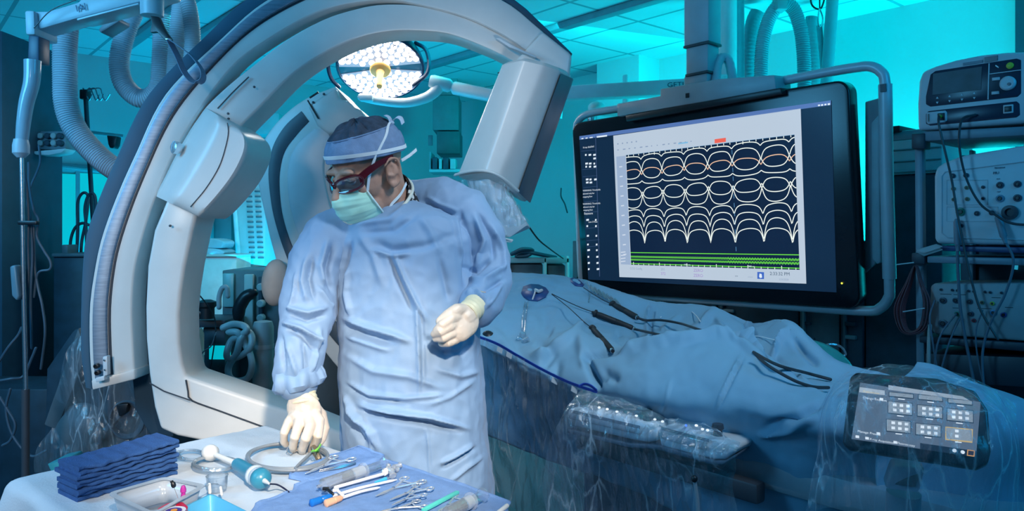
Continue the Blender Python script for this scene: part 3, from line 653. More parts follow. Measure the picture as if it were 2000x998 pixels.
# ---------------------------------------------------------------- the surgeon
SKIN = mat('skin', (0.50, 0.27, 0.19), 0.55, var=0.12, scale=40, bump=0.15, bscale=240)
STUB = SKIN
GOWN = mat('gown_fabric', (0.225, 0.345, 0.515), 0.62, var=0.05, scale=6, bump=0.14, bscale=700, sheen=0.12)
CAPM = mat('cap_fabric', (0.18, 0.27, 0.43), 0.75, var=0.12, scale=60, bump=0.3, bscale=500)
CAPD = mat('cap_crown_mesh', (0.035, 0.055, 0.09), 0.85, var=0.35, scale=50, bump=0.5, bscale=500)
GLOVE = mat('latex_glove', (0.66, 0.55, 0.45), 0.42, var=0.05, scale=22, bump=0.10, bscale=130)
CUFF = mat('glove_cuff_latex', (0.76, 0.68, 0.46), 0.45, var=0.08, scale=30)
MASK = mat('mask_mint', (0.50, 0.86, 0.70), 0.75, var=0.04, scale=20, bump=0.1, bscale=600)
WTIE = mat('white_tie', (0.72, 0.77, 0.80), 0.7, var=0.06)
# head frame: forward, left (the man's left), up
yaw, pit = math.radians(43), math.radians(25)
HFw = Vector((-math.sin(yaw)*math.cos(pit), -math.cos(yaw)*math.cos(pit), -math.sin(pit)))
HLf = Vector((math.cos(yaw), -math.sin(yaw), 0)); HUp = HLf.cross(HFw)*-1
if HUp.z < 0: HUp = -HUp
roll = math.radians(-3); HLf, HUp = HLf*math.cos(roll)+HUp*math.sin(roll), HUp*math.cos(roll)-HLf*math.sin(roll)
H0 = P(720, 337, 1.93)
def H(l, f, u): return H0+HLf*l+HFw*f+HUp*u
m = MB()
m.ell(H(0, -0.012, 0.045), HLf*0.076, HFw*0.098, HUp*0.088, 28, 20)      # cranium
m.ell(H(0, 0.030, -0.005), HLf*0.064, HFw*0.066, HUp*0.075)              # mid face
m.ell(H(0, 0.032, -0.075), HLf*0.055, HFw*0.058, HUp*0.052)              # jaw
m.ell(H(0, 0.066, -0.100), HLf*0.024, HFw*0.024, HUp*0.020)              # chin
for s in (-1, 1):
    m.ell(H(s*0.045, -0.002, -0.062), HLf*0.020, HFw*0.034, HUp*0.040)   # jaw corner
    m.ell(H(s*0.038, 0.066, -0.018), HLf*0.024, HFw*0.020, HUp*0.020)    # cheek bone
    m.ell(H(s*0.030, 0.084, 0.032), HLf*0.026, HFw*0.012, HUp*0.010)     # brow
m.tube([H(0, 0.090, 0.022), H(0, 0.104, -0.002), H(0, 0.117, -0.026)], [0.011, 0.012, 0.015], 12, True, True)  # nose
for s in (-1, 1): m.ell(H(s*0.013, 0.104, -0.028), HLf*0.009, HFw*0.010, HUp*0.008)
m.ell(H(0, 0.092, -0.058), HLf*0.024, HFw*0.010, HUp*0.006); m.ell(H(0, 0.090, -0.070), HLf*0.021, HFw*0.010, HUp*0.007)   # lips
neck_base = P(772, 425, 2.00)
m.tube([H(0.0, -0.030, -0.02), H(0.002, -0.030, -0.08), neck_base, neck_base+Vector((0.0, 0.02, -0.09))], [0.060, 0.055, 0.057, 0.07], 20, True, True)
# left ear (towards the camera's right) and the right one
for s in (-1, 1):
    m.ell(H(s*0.078, -0.012, -0.004), HLf*0.008+HFw*-s*0.004*s, HFw*0.019-HUp*0.004, HUp*0.034+HFw*-0.006)
    rim = [H(s*0.082, 0.004, -0.030), H(s*0.084, -0.008, -0.038), H(s*0.089, -0.022, -0.026), H(s*0.092, -0.032, 0.004), H(s*0.092, -0.028, 0.026), H(s*0.089, -0.010, 0.032), H(s*0.083, 0.006, 0.020)]
    m.tube(spline(rim, 4), 0.0045, 8, True, True)
    m.ell(H(s*0.083, -0.002, -0.034), HLf*0.005, HFw*0.009, HUp*0.010)   # lobe
    m.tube(spline([H(s*0.083, 0.004, -0.006), H(s*0.087, -0.010, -0.012), H(s*0.087, -0.018, 0.004), H(s*0.086, -0.014, 0.018)], 4), 0.004, 8, True, True)
# torso, arms, legs inside the clothing (one continuous body)
sh_r, sh_l = P(655, 455, 1.96), P(888, 432, 2.03)
el_r, wr_r = P(601, 590, 1.86), P(592, 745, 1.80)
el_l, wr_l = P(955, 545, 2.02), P(926, 601, 1.83)
chest = P(780, 470, 2.02); hip = P(810, 700, 2.02)
m.tube([neck_base, chest, P(795, 580, 2.02), hip], [0.075, 0.125, 0.12, 0.13], 20, True, True)
m.tube([neck_base+Vector((0, 0, -0.05)), sh_r], [0.06, 0.058], 12, True, True); m.tube([neck_base+Vector((0, 0, -0.05)), sh_l], [0.055, 0.045], 12, True, True)
m.tube([sh_r, el_r, wr_r], [0.052, 0.040, 0.026], 12, True, True); m.tube([sh_l, el_l, wr_l], [0.052, 0.040, 0.026], 12, True, True)
for s, x in ((-1, 0), (1, 0)):
    hx = hip+Vector((s*0.085, 0, -0.06)); m.tube([hx, Vector((hx.x, hx.y-0.01, 0.50)), Vector((hx.x+s*0.01, hx.y+0.02, 0.10))], [0.085, 0.058, 0.040], 14, True, True)
    m.ell(Vector((hx.x+s*0.01, hx.y-0.04, 0.045)), (0.045, 0, 0), (0, 0.12, 0), (0, 0, 0.043))
body = fused(m, 0.0036, 4)
co, nr = arrays(body)
# eye sockets
for s in (-1, 1):
    c = np.array(H(s*0.031, 0.094, 0.010)); d = np.linalg.norm(co-c, axis=1); co -= np.array(HFw)[None, :]*(0.010*np.exp(-(d/0.016)**2))[:, None]
setco(body, co)
EYE_W = mat('eye_white', (0.75, 0.76, 0.78), 0.2)
person = mesh_ob('person', body, SKIN)
tag(person, 'surgeon in blue gown, cap, mint mask and red glasses leaning over the instrument table', 'person')
for s in (-1, 1):
    m = MB(); m.ell(H(s*0.031, 0.074, 0.008), HLf*0.012, HFw*0.012, HUp*0.012, 16, 10); ob('eye', m, EYE_W, person)
    m = MB(); m.ell(H(s*0.031, 0.0775, 0.011), HLf*0.0128, HFw*0.0115, HUp*0.0095, 16, 10); ob('eyelid', m, SKIN, person)
# stubble and hair at the nape / sideburn: thin textured shells just outside the skin
def shell(name, c, hl, hf, hu, test, mm, nu=40, nv=30, solid=0.0):
    mb = MB(); rows = []
    for i in range(nv+1):
        a = -PI/2+PI*i/nv; rows.append([(a, 2*PI*k/nu) for k in range(nu)])
    vs = {}; fs = []
    def pos(a, b): return c+HLf*(hl*math.cos(a)*math.sin(b))+HFw*(hf*math.cos(a)*math.cos(b))+HUp*(hu*math.sin(a))
    verts = []; idx = {}
    for i in range(nv+1):
        for k in range(nu):
            a, b = rows[i][k]
            idx[(i, k)] = len(verts); verts.append(pos(a, b))
    for i in range(nv):
        for k in range(nu):
            a, b = rows[i][k]
            if test(a, b): fs.append((idx[(i, k)], idx[(i, (k+1) % nu)], idx[(i+1, (k+1) % nu)], idx[(i+1, k)]))
    mb.faces(verts, fs)
    for v in [v for v in mb.bm.verts if not v.link_faces]: mb.bm.verts.remove(v)
    o = ob(name, mb, mm, person, solid=solid); return o
# ---- cap
cap_c = H(0, -0.012, 0.052)
def cap_pt(a, b, k=1.0):
    l, f, u = 0.090*math.cos(a)*math.sin(b), 0.112*math.cos(a)*math.cos(b), 0.088*math.sin(a)
    return cap_c+HLf*l*k+HFw*f*k+HUp*u*k
def cap_grid(a_lo, a_hi, nv, k, mm, name, wob):
    rows = []
    for i in range(nv+1):
        row = []
        for j in range(73):
            b = 2*PI*j/72; lo = a_lo(b); hi = a_hi(b); a = lo+(hi-lo)*i/nv; p = cap_pt(a, b, k)
            n_ = (p-cap_c).normalized(); p = p+n_*(wob*(noise.noise(Vector((math.cos(b)*3.2, math.sin(b)*3.2, a*3)))+0.6*noise.noise(Vector((math.cos(b)*9, math.sin(b)*9, a*2+5)))))
            row.append(p)
        rows.append(row)
    mb = MB(); mb.grid(rows); bmesh.ops.remove_doubles(mb.bm, verts=mb.bm.verts, dist=1e-5); return ob(name, mb, mm, person, solid=0.0015)
lo_f = lambda b: -0.12+0.22*(0.5+0.5*math.cos(b))-0.20*(0.5-0.5*math.cos(b))
mid_f = lambda b: 0.64+0.10*math.cos(b-0.5)
cap_grid(lo_f, mid_f, 22, 1.0, CAPM, 'cap_side', 0.004)
cap_grid(lambda b: mid_f(b)-0.06, lambda b: PI/2-0.001, 14, 0.985, CAPD, 'cap_crown', 0.007)
m = MB(); pts = [cap_pt(lo_f(2*PI*j/72)+0.13+0.05*math.cos(2*PI*j/72), 2*PI*j/72, 1.022) for j in range(73)]
m.strap(pts, HUp*0.0045, 0.0014); ob('cap_band', m, WTIE, person)
m = MB(); pts = [cap_pt(mid_f(2*PI*j/72)-0.03, 2*PI*j/72, 1.008) for j in range(73)]; m.tube(pts, 0.0022, 6); ob('cap_seam', m, CAPM, person)
m = MB(); kn = cap_pt(0.62, math.radians(140), 1.02)
m.strap(spline([kn, kn+Vector((0.012, 0, 0.014)), kn+Vector((0.024, 0, 0.012)), kn+Vector((0.030, 0, -0.002))], 4), Vector((0.003, 0.006, 0.004)), 0.0012)
m.strap(spline([kn, kn+Vector((-0.006, -0.004, 0.014)), kn+Vector((-0.016, 0, 0.020))], 4), Vector((0.003, 0.006, 0.002)), 0.0012)
m.ell(kn, (0.008, 0, 0), (0, 0.008, 0), (0, 0, 0.007), 10, 6); ob('cap_tie', m, mat('tie_pale_blue', (0.45, 0.55, 0.68), 0.7), person)
# ---- mask: moulded over nose and jaw
def face_pt(a, b):
    "direction from the mask centre: b sideways, a up"
    c = H(0, 0.018, -0.055); hl, hf, hu = 0.074, 0.106, 0.080
    p = Vector((hl*math.sin(b)*math.cos(a), hf*math.cos(b)*math.cos(a), hu*math.sin(a)))
    g = math.exp(-(b/0.24)**2)*math.exp(-((a-0.32)/0.30)**2)*0.014          # nose bridge ridge
    p.y += g
    return c+HLf*p.x+HFw*p.y+HUp*p.z
rows = []
for i in range(31):
    row = []
    for j in range(49):
        sx = -1+2*j/48; b = sx*(1.08+0.32*(1-i/30)); w_ = abs(sx)
        top = 0.66-0.26*w_**2; bot = -1.10+0.30*w_**2; a = bot+(top-bot)*i/30; p = face_pt(a, b)
        pl = 0.0012*math.sin(i*2.1)*(1-w_**4)+(-0.003*math.exp(-((i-19)/0.7)**2)-0.0025*math.exp(-((i-12)/0.7)**2))*(1-w_**3)
        p = p+(p-H(0, 0.0, -0.05)).normalized()*(pl+0.0025*noise.noise(p*45)); row.append(p)
    rows.append(row)
m = MB(); m.grid(rows); ob('face_mask', m, MASK, person, solid=0.002, angle=60)
edge = [rows[i][48] for i in range(31)]
m = MB(); m.strap([p+(p-H0).normalized()*0.0015 for p in edge], HFw*0.003+HLf*0.002, 0.002)
m.strap([rows[30][j]+HUp*0.001 for j in range(49)], HFw*0.0015, 0.002)
ob('mask_edging', m, mat('mask_edge_white', (0.62, 0.76, 0.76), 0.7), person)
m = MB()
e0 = rows[30][48]; e1 = rows[0][48]
m.strap(spline([e0, H(0.072, 0.050, 0.014), H(0.083, 0.030, 0.046), cap_pt(0.18, math.radians(80), 1.03), cap_pt(0.42, math.radians(98), 1.03), cap_pt(0.62, math.radians(118), 1.03), cap_pt(0.66, math.radians(138), 1.03)], 6), HFw*0.004+HUp*0.001, 0.0012)
m.strap(spline([e1, H(0.063, 0.012, -0.086), H(0.066, -0.025, -0.072), H(0.058, -0.062, -0.055)], 6), HUp*0.004, 0.0012)
m.strap([H(0.080, -0.052, 0.012), H(0.084, -0.082, 0.016), H(0.078, -0.112, 0.020)], HUp*0.004, 0.0015)
ob('mask_strap', m, WTIE, person)
# ---- glasses
GLF = mat('glasses_dark_red', (0.085, 0.006, 0.012), 0.16, var=0.25, scale=25, coat=0.6)
LENS = film('safety_lens', (0.55, 0.62, 0.72), 0.30, 0.03, 0.05, 12, 0.03)
def lens_loop(s, grow=1.0):
    c = Vector((s*0.037, 0.098-0.004, 0.006)); out = []
    for k in range(28):
        a = 2*PI*k/28; x = 0.0345*math.copysign(abs(math.cos(a))**0.8, math.cos(a))*grow; z = 0.0180*math.copysign(abs(math.sin(a))**0.75, math.sin(a))*grow*(1+0.10*math.cos(a)*s)
        l = c.x+x; out.append(H(l, 0.112-7.5*l*l-0.06*abs(z), c.z+z+0.10*(x*s)))
    return out
m = MB()
for s in (-1, 1):
    m.tube(lens_loop(s), 0.0036, 8, loop=True)
m.tube(spline([H(-0.008, 0.112, 0.012), H(0, 0.115, 0.013), H(0.008, 0.112, 0.012)], 3), 0.0042, 8)
gl = ob('glasses', m, GLF, person)
for s in (-1, 1):
    L_ = lens_loop(s, 0.97); m = MB(); c = sum(L_, Vector())/28+HFw*0.002; m.faces(L_+[c], [(k, (k+1) % 28, 28) for k in range(28)]); ob('lens', m, LENS, gl)
    m = MB(); tp = spline([H(s*0.066, 0.080, 0.014), H(s*0.076, 0.060, 0.024), H(s*0.083, 0.030, 0.031), H(s*0.086, 0.0, 0.034), H(s*0.086, -0.025, 0.034)], 5); n_ = len(tp)
    m.strap(tp, [HUp*(0.0105-0.006*(i/n_)) for i in range(n_)], 0.0045); ob('temple', m, GLF, gl)
# ---- gown: torso, skirt and both sleeves as one cloth surface
rows_ = [(392, 748, 800, 2.00, 0.055), (410, 700, 862, 1.99, 0.085), (432, 668, 905, 1.985, 0.112), (470, 656, 916, 1.98, 0.132), (530, 659, 920, 1.975, 0.142), (600, 665, 930, 1.97, 0.150), (680, 668, 938, 1.965, 0.158), (760, 671, 943, 1.96, 0.165),
         (850, 674, 950, 1.96, 0.172), (950, 680, 962, 1.96, 0.178), (1060, 684, 974, 1.96, 0.184), (1200, 688, 990, 1.96, 0.19), (1330, 690, 1002, 1.96, 0.195)]
m = MB(); rings = []
for y, x0, x1, d, hd in rows_:
    c = P((x0+x1)/2, y, d); hwid = (x1-x0)/2/F*d; rings.append([c+Vector((hwid*math.copysign(abs(math.cos(a))**0.85, math.cos(a)), hd*math.copysign(abs(math.sin(a))**0.85, math.sin(a)), 0)) for a in [2*PI*k/48 for k in range(48)]])
m.loft(rings)
m.tube([P(715, 432, 1.985), P(685, 444, 1.97), P(640, 472, 1.93), P(616, 515, 1.90), P(606, 560, 1.88), P(602, 605, 1.86), P(594, 655, 1.83), P(585, 698, 1.81), P(581, 728, 1.80), P(580, 742, 1.80)], [0.055, 0.068, 0.072, 0.065, 0.066, 0.068, 0.058, 0.052, 0.050, 0.050], 24, True, True)
m.tube([P(812, 386, 2.06), P(852, 394, 2.05), P(905, 420, 2.03), P(938, 465, 2.03), P(950, 510, 2.02), P(952, 555, 1.98), P(945, 585, 1.92), P(934, 600, 1.87)], [0.050, 0.068, 0.075, 0.069, 0.062, 0.060, 0.053, 0.047], 24, True, True)
gw = fused(m, 0.0042, 10)
co, nr = arrays(gw)
rz = lambda c, sc, sd, an: 1-2*np.abs(np.array([noise.noise(Vector((p[0]*sc*an[0]+sd, p[1]*sc*an[1], p[2]*sc*an[2]))) for p in c]))
co = co+nr*(0.0042*rz(co, 11.0, 1.3, (1, 1, 0.55))+0.0022*rz(co, 24.0, 5.7, (0.8, 1, 1))+0.0040*nz3(co, 8.0, 3.1, (1.0, 1, 0.45))+0.0030*nz3(co, 17.0, 9.7, (1, 1, 0.7)))[:, None]
FOLD = [
 # sharp pleats of the unfolded gown: centre lines and cross folds
 ([(768, 492), (790, 545), (812, 590), (835, 628)], 5, 0.009), ([(760, 500), (784, 560), (806, 605)], 6, -0.010),
 ([(812, 592), (815, 640), (818, 700), (820, 780)], 4, 0.006), ([(822, 592), (826, 660), (828, 760)], 5, -0.005),
 ([(730, 470), (765, 490), (830, 480), (900, 455)], 12, -0.006), ([(725, 486), (766, 500), (800, 495)], 6, 0.008),
 ([(670, 620), (720, 640), (770, 655), (800, 668)], 7, 0.012), ([(668, 634), (720, 656), (775, 672)], 7, -0.012), ([(675, 655), (720, 672), (760, 685)], 7, 0.008),
 ([(672, 690), (730, 725), (800, 735), (870, 760)], 9, 0.007), ([(676, 745), (720, 770), (790, 778), (880, 770)], 6, 0.006), ([(676, 752), (720, 780), (800, 788)], 6, -0.008),
 ([(700, 790), (760, 805), (840, 815), (915, 838)], 6, 0.013), ([(700, 802), (760, 815), (840, 828), (900, 842)], 7, -0.014), ([(680, 790), (700, 815), (725, 845), (740, 880)], 8, 0.010), ([(676, 810), (695, 840), (715, 870)], 7, -0.010),
 ([(672, 770), (690, 800), (712, 830)], 6, 0.008), ([(860, 905), (890, 890), (925, 868)], 5, 0.008), ([(862, 914), (895, 898), (930, 875)], 4, -0.008), ([(880, 940), (910, 915), (945, 890)], 5, 0.006),
 ([(840, 790), (880, 775), (930, 740)], 6, 0.005), ([(850, 720), (900, 735), (940, 725)], 7, 0.006), ([(860, 690), (900, 690), (930, 665)], 7, -0.008), ([(722, 830), (724, 870), (727, 930)], 3, 0.004), ([(832, 830), (838, 880), (842, 950)], 3, 0.004),
 ([(685, 470), (672, 520), (668, 580)], 7, -0.010), ([(678, 520), (676, 570), (686, 620)], 6, 0.008), ([(700, 455), (730, 500), (748, 560)], 9, 0.005), ([(850, 480), (868, 540), (878, 590)], 9, -0.006),
 ([(900, 415), (908, 455), (912, 500), (908, 560)], 6, -0.014), ([(888, 420), (896, 460), (902, 510)], 5, 0.007), ([(835, 385), (860, 400), (895, 412)], 5, 0.006), ([(830, 392), (858, 408), (890, 420)], 5, -0.007),
 ([(820, 420), (850, 470), (860, 520)], 10, 0.005), ([(830, 660), (850, 672), (885, 700)], 10, -0.006),
 # neck gathers
 ([(690, 440), (760, 430), (800, 395)], 7, 0.006), ([(700, 455), (770, 450), (820, 415)], 8, -0.005),
 # right sleeve
 ([(640, 470), (625, 520), (632, 560)], 6, 0.010), ([(650, 475), (640, 530), (650, 575)], 6, -0.010), ([(600, 500), (590, 550), (600, 590)], 6, 0.009), ([(612, 500), (604, 545), (616, 590)], 6, -0.009),
 ([(580, 530), (576, 570), (566, 610)], 5, 0.008), ([(560, 640), (590, 655), (625, 690)], 7, -0.012), ([(552, 630), (585, 640), (630, 668)], 6, 0.012), ([(560, 600), (600, 612), (640, 600)], 6, 0.010), ([(562, 612), (600, 626), (636, 616)], 5, -0.009),
 ([(625, 640), (618, 690), (606, 730)], 6, 0.009), ([(560, 670), (570, 700), (580, 735)], 6, 0.006), ([(548, 650), (552, 690), (556, 730)], 5, -0.006), ([(590, 665), (596, 700), (598, 735)], 5, -0.007), ([(620, 560), (640, 590), (655, 600)], 6, 0.008),
 # left sleeve
 ([(925, 420), (945, 470), (930, 520)], 6, 0.010), ([(935, 415), (962, 465), (965, 510)], 6, -0.008), ([(960, 440), (982, 490), (985, 530)], 5, 0.008), ([(915, 545), (945, 550), (985, 520)], 7, 0.011), ([(918, 560), (950, 565), (985, 545)], 6, -0.010),
 ([(910, 575), (925, 560), (950, 590)], 5, 0.007), ([(905, 520), (930, 530), (960, 505)], 6, -0.009), ([(950, 600), (965, 580), (980, 555)], 5, 0.007)]
co = creases(co, nr, [(p, wd*0.72, am*1.5) for p, wd, am in FOLD], 1.0)
setco(gw, co); gw.update(); c2, n2 = arrays(gw)
gown = mesh_ob('surgical_gown', gw, GOWN, person)
# ruffled sleeve end
m = MB(); rows = []
for i, (y, d, r) in enumerate(((718, 1.803, 0.050), (735, 1.80, 0.056), (748, 1.80, 0.058), (757, 1.80, 0.050), (760, 1.80, 0.040))):
    c = P(580+0.12*(y-718), y, d); rows.append([c+Vector((math.cos(a), math.sin(a), 0.22*math.cos(a)))*(r*(1+0.10*math.sin(5*a+i*0.7)+0.05*math.sin(11*a+1))) for a in [2*PI*k/60 for k in range(61)]])
m.grid(rows); ob('sleeve_end', m, GOWN, person, solid=0.002)
# collar: printed undershirt and pale gown neck binding
m = MB(); nk = [(668, 428, 1.90), (700, 440, 1.89), (738, 438, 1.89), (770, 418, 1.905), (796, 392, 1.93), (806, 368, 1.98), (795, 350, 2.03), (770, 345, 2.08), (735, 360, 2.08), (700, 390, 2.03), (672, 410, 1.95)]
nkp = spline([P(*q) for q in nk], 5, True); m.tube(nkp, 0.0045, 8, loop=True); ob('neck_binding', m, mat('binding_cream', (0.66, 0.68, 0.60), 0.7), person)
m = MB(); rows = []
A0 = H(0.002, -0.030, -0.07); nax = (neck_base-A0); nL = nax.length; nax.normalize(); e1 = Vector((-0.25, -1, 0)); e1 = (e1-nax*e1.dot(nax)).normalized(); e2 = nax.cross(e1)
for t in np.linspace(0, 1, 7):
    row = []
    for j in range(49):
        a_ = 2*PI*j/48; h_ = nL*(0.05+1.0*t)+0.036*math.cos(a_)*(1-0.4*t); r_ = 0.066+0.012*t+0.0015*math.sin(a_*5+t*2)
        row.append(A0+nax*h_+(e1*math.cos(a_)+e2*math.sin(a_))*r_)
    rows.append(row)
m.grid(rows)
pm = bpy.data.materials.new('printed_collar'); pm.use_nodes = True; nt = pm.node_tree; b_ = nt.nodes['Principled BSDF']; vo = nt.nodes.new('ShaderNodeTexVoronoi'); vo.inputs['Scale'].default_value = 52; rp = nt.nodes.new('ShaderNodeValToRGB')
tc_ = nt.nodes.new('ShaderNodeTexCoord'); nt.links.new(tc_.outputs['Object'], vo.inputs['Vector'])
rp.color_ramp.elements[0].position = 0.36; rp.color_ramp.elements[0].color = (0.62, 0.62, 0.58, 1); rp.color_ramp.elements[1].position = 0.42; rp.color_ramp.elements[1].color = (0.012, 0.012, 0.015, 1)
nt.links.new(vo.outputs['Distance'], rp.inputs[0]); nt.links.new(rp.outputs[0], b_.inputs['Base Color']); b_.inputs['Roughness'].default_value = 0.8
ob('scrub_collar', m, pm, person, solid=0.003)
# ---- gloves
def glove(name, palm, fingers, cuffpts, cuffr, wr=0.0225):
    mb = MB()
    for c, ax, ay, az in palm: mb.ell(c, ax, ay, az)
    for pts, rr in fingers: mb.tube(pts, rr, 12, True, True)
    me = fused(mb, 0.0021, 4); co, nr = arrays(me); co = co+nr*(0.0009*nz3(co, 45, 2.0))[:, None]; setco(me, co)
    o = mesh_ob(name, me, GLOVE, person)
    mb = MB(); p = spline(cuffpts, 8); n = len(p); rr = np.interp(np.linspace(0, 1, n), np.linspace(0, 1, len(cuffr)), cuffr)
    mb.tube(p, [r+0.0011*math.sin(i*1.7)+0.0008*math.sin(i*0.9) for i, r in enumerate(rr)], 26, True, False)
    mb.tube([p[0]+(p[1]-p[0]).normalized().orthogonal()*0 + x for x in [Vector((0, 0, 0))]] * 2 if False else [p[0], p[0]+(p[1]-p[0])*0.25], rr[0]+0.003, 26)
    ob('glove_cuff', mb, CUFF, o); return o
D = 1.79
# right hand: back of the hand to the camera, fingers reaching down to the cable coil
kn = {'i': P(624, 822, 1.765), 'm': P(606, 832, 1.745), 'r': P(583, 832, 1.75), 'p': P(563, 826, 1.765)}
wrp = P(594, 770, 1.795)
pal = [(P(594, 800, 1.785), (0.042, 0, 0), (0, 0.019, 0), (-0.002, -0.012, 0.046)), (P(594, 822, 1.775), (0.043, 0, 0), (0, 0.019, 0), (0, -0.008, 0.030))]
fg = [([wrp, P(597, 800, 1.79)], [0.027, 0.033]),
      ([P(612, 805, 1.78), kn['i'], P(621, 852, 1.745), P(612, 872, 1.765), P(608, 880, 1.78)], [0.014, 0.0135, 0.0115, 0.010, 0.009]),
      ([P(600, 805, 1.78), kn['m'], P(597, 858, 1.725), P(591, 876, 1.745), P(590, 882, 1.765)], [0.014, 0.0138, 0.0118, 0.0102, 0.009]),
      ([P(588, 805, 1.78), kn['r'], P(575, 855, 1.73), P(572, 872, 1.75), P(573, 878, 1.765)], [0.014, 0.0132, 0.0112, 0.010, 0.009]),
      ([P(578, 805, 1.785), kn['p'], P(555, 846, 1.75), P(554, 862, 1.765), P(558, 868, 1.775)], [0.013, 0.0122, 0.0102, 0.0092, 0.008]),
      ([P(606, 790, 1.80), P(626, 812, 1.81), P(633, 838, 1.80), P(627, 858, 1.785), P(622, 866, 1.78)], [0.018, 0.0165, 0.0140, 0.0118, 0.010])]
glove('glove', pal, fg, [P(590, 738, 1.80), P(591, 752, 1.80), P(593, 768, 1.797), P(595, 786, 1.792)], [0.030, 0.029, 0.0285, 0.033])
# left hand: held in front of the belly, thumb side up, fingers curled towards the camera's left
k0 = P(884, 634, 1.755)
fg = [([P(926, 601, 1.83), P(908, 620, 1.795)], [0.026, 0.030]),
      ([P(902, 618, 1.79), P(880, 622, 1.745), P(862, 636, 1.725), P(852, 645, 1.732)], [0.015, 0.0132, 0.0112, 0.0092]),
      ([P(900, 628, 1.79), P(877, 638, 1.742), P(858, 649, 1.72), P(848, 652, 1.735)], [0.015, 0.0135, 0.0115, 0.0092]),
      ([P(900, 638, 1.79), P(881, 652, 1.748), P(864, 661, 1.727), P(851, 661, 1.742)], [0.015, 0.0130, 0.0110, 0.009]),
      ([P(903, 646, 1.795), P(889, 664, 1.76), P(875, 671, 1.742), P(862, 670, 1.752)], [0.0135, 0.0118, 0.0100, 0.0085]),
      ([P(912, 606, 1.80), P(892, 605, 1.768), P(872, 616, 1.748), P(858, 628, 1.74)], [0.017, 0.0150, 0.0128, 0.0100])]
pal = [(P(902, 627, 1.785), Vector((0.034, 0.022, 0.018)), Vector((0.012, -0.018, 0.0)), Vector((-0.020, 0.0, 0.038))), (P(893, 637, 1.770), Vector((0.030, 0.020, 0.014)), Vector((0.010, -0.017, 0.0)), Vector((-0.020, 0, 0.034)))]
glove('glove', pal, fg, [P(935, 592, 1.865), P(928, 599, 1.84), P(918, 608, 1.815), P(910, 615, 1.80)], [0.031, 0.031, 0.029, 0.030])
# ---------------------------------------------------------------- surgical lamp on its ceiling arm
LC = P(743, 132, 4.2); LN = Vector((0.06, -0.56, -0.83)).normalized(); LX = Vector((1, 0.02, 0.03)); LX = (LX-LN*LX.dot(LN)).normalized(); LY = LN.cross(LX); LR = 82/F*4.2
lt = thing('surgical_lamp', 'round surgical lamp of many glowing white lenses with a gold handle', 'lamp', (LC.x+0.6, LC.y+0.1, CEIL-0.1))
def LP(x, y, h=0.0): return LC+LX*x*LR+LY*y*LR+LN*h
LDK = mat('lamp_rim_navy', (0.012, 0.03, 0.07), 0.35, var=0.1)
m = MB(); m.lathe([(LR*0.5, -0.06), (LR*1.0, -0.05), (LR*1.04, -0.02), (LR*1.04, 0.006), (LR*0.99, 0.010), (LR*0.98, 0.0)], LC, LN, 48, xdir=LX); ob('lamp_housing', m, LDK, lt)
LGL = emat('lamp_reflector_glow', (0.45, 0.58, 0.80), 0.9, 0.45, 40)
LED = emat('lamp_lens_glow', (1.0, 0.97, 0.93), 26.0, 0.02)
for s, a0, a1 in ((1, 0.10, PI-0.10), (-1, 0.16, PI-0.16)):
    m = MB(); pts = [LP(0.965*math.cos(a0+(a1-a0)*k/40), s*0.965*math.sin(a0+(a1-a0)*k/40), 0.004) for k in range(41)]
    c = LP(0, s*0.03, 0.004); m.slab([c]+pts, -LN*0.01); ob('reflector', m, LGL, lt)
m = MB(); m.ell((0, 0, 0), (0.0168, 0, 0), (0, 0.0168, 0), (0, 0, 0.009), 12, 6)
k = 0; first = None
for ring, cnt in ((0.25, 8), (0.43, 16), (0.60, 22), (0.76, 28), (0.90, 34)):
    for i in range(cnt):
        a = 2*PI*(i+0.5*(ring > 0.5))/cnt; x, y = ring*math.cos(a), ring*math.sin(a)
        if abs(y) < 0.10+0.10*abs(x)*(y < 0): continue
        if k >= 98: break
        if first is None:
            first = ob('lamp_lens', m, LED, lt); o = first
        else: o = first.copy(); COL.objects.link(o)
        Rm = Matrix((LX, LY, LN)).transposed().to_4x4(); Rm.translation = LP(x, y, 0.006)
        o.matrix_parent_inverse = Matrix.Translation(-lt.location); o.matrix_basis = Rm; k += 1
for x, y in ((-0.25, 0.72), (0.42, 0.72), (-0.72, 0.35), (0.75, 0.35), (-0.62, -0.5), (0.62, -0.45), (-0.3, -0.78), (0.35, -0.78)):
    m = MB()
    for q in range(3): a = q*2*PI/3; m.tube([LP(x, y, 0.012), LP(x+0.05*math.cos(a), y+0.05*math.sin(a), 0.012)], 0.004, 6)
    ob('lens_clip', m, LDK, lt)
GOLD = mat('handle_gold', (0.70, 0.36, 0.10), 0.5, 0.0, var=0.08)
m = MB(); m.lathe([(0.058, 0.010), (0.060, 0.022), (0.052, 0.030), (0.024, 0.034), (0.019, 0.05), (0.016, 0.13), (0.019, 0.14), (0.016, 0.15), (0.006, 0.152)], LC, LN, 28); ob('lamp_handle', m, GOLD, lt)
m = MB()
for sx, pts in ((-1, [(652, 98), (643, 112), (641, 132), (648, 155), (662, 170)]), (1, [(812, 84), (831, 96), (838, 122), (832, 146), (808, 166)])):
    m = MB(); m.tube(spline([P(x, y, 4.16) for x, y in pts], 6), 0.011, 8, True, True); ob('lamp_yoke', m, LDK, lt)
LWH = mat('lamp_arm_white', (0.62, 0.68, 0.70), 0.35, var=0.04)
m = MB(); pts = spline([P(706, 190, 4.15), P(740, 197, 4.15), P(790, 201, 4.15), P(830, 192, 4.15), P(851, 178, 4.15), P(858, 166, 4.15)], 6)
m.tube(pts, list(np.linspace(0.022, 0.034, len(pts))), 16, True, True); ob('lamp_elbow', m, LWH, lt)
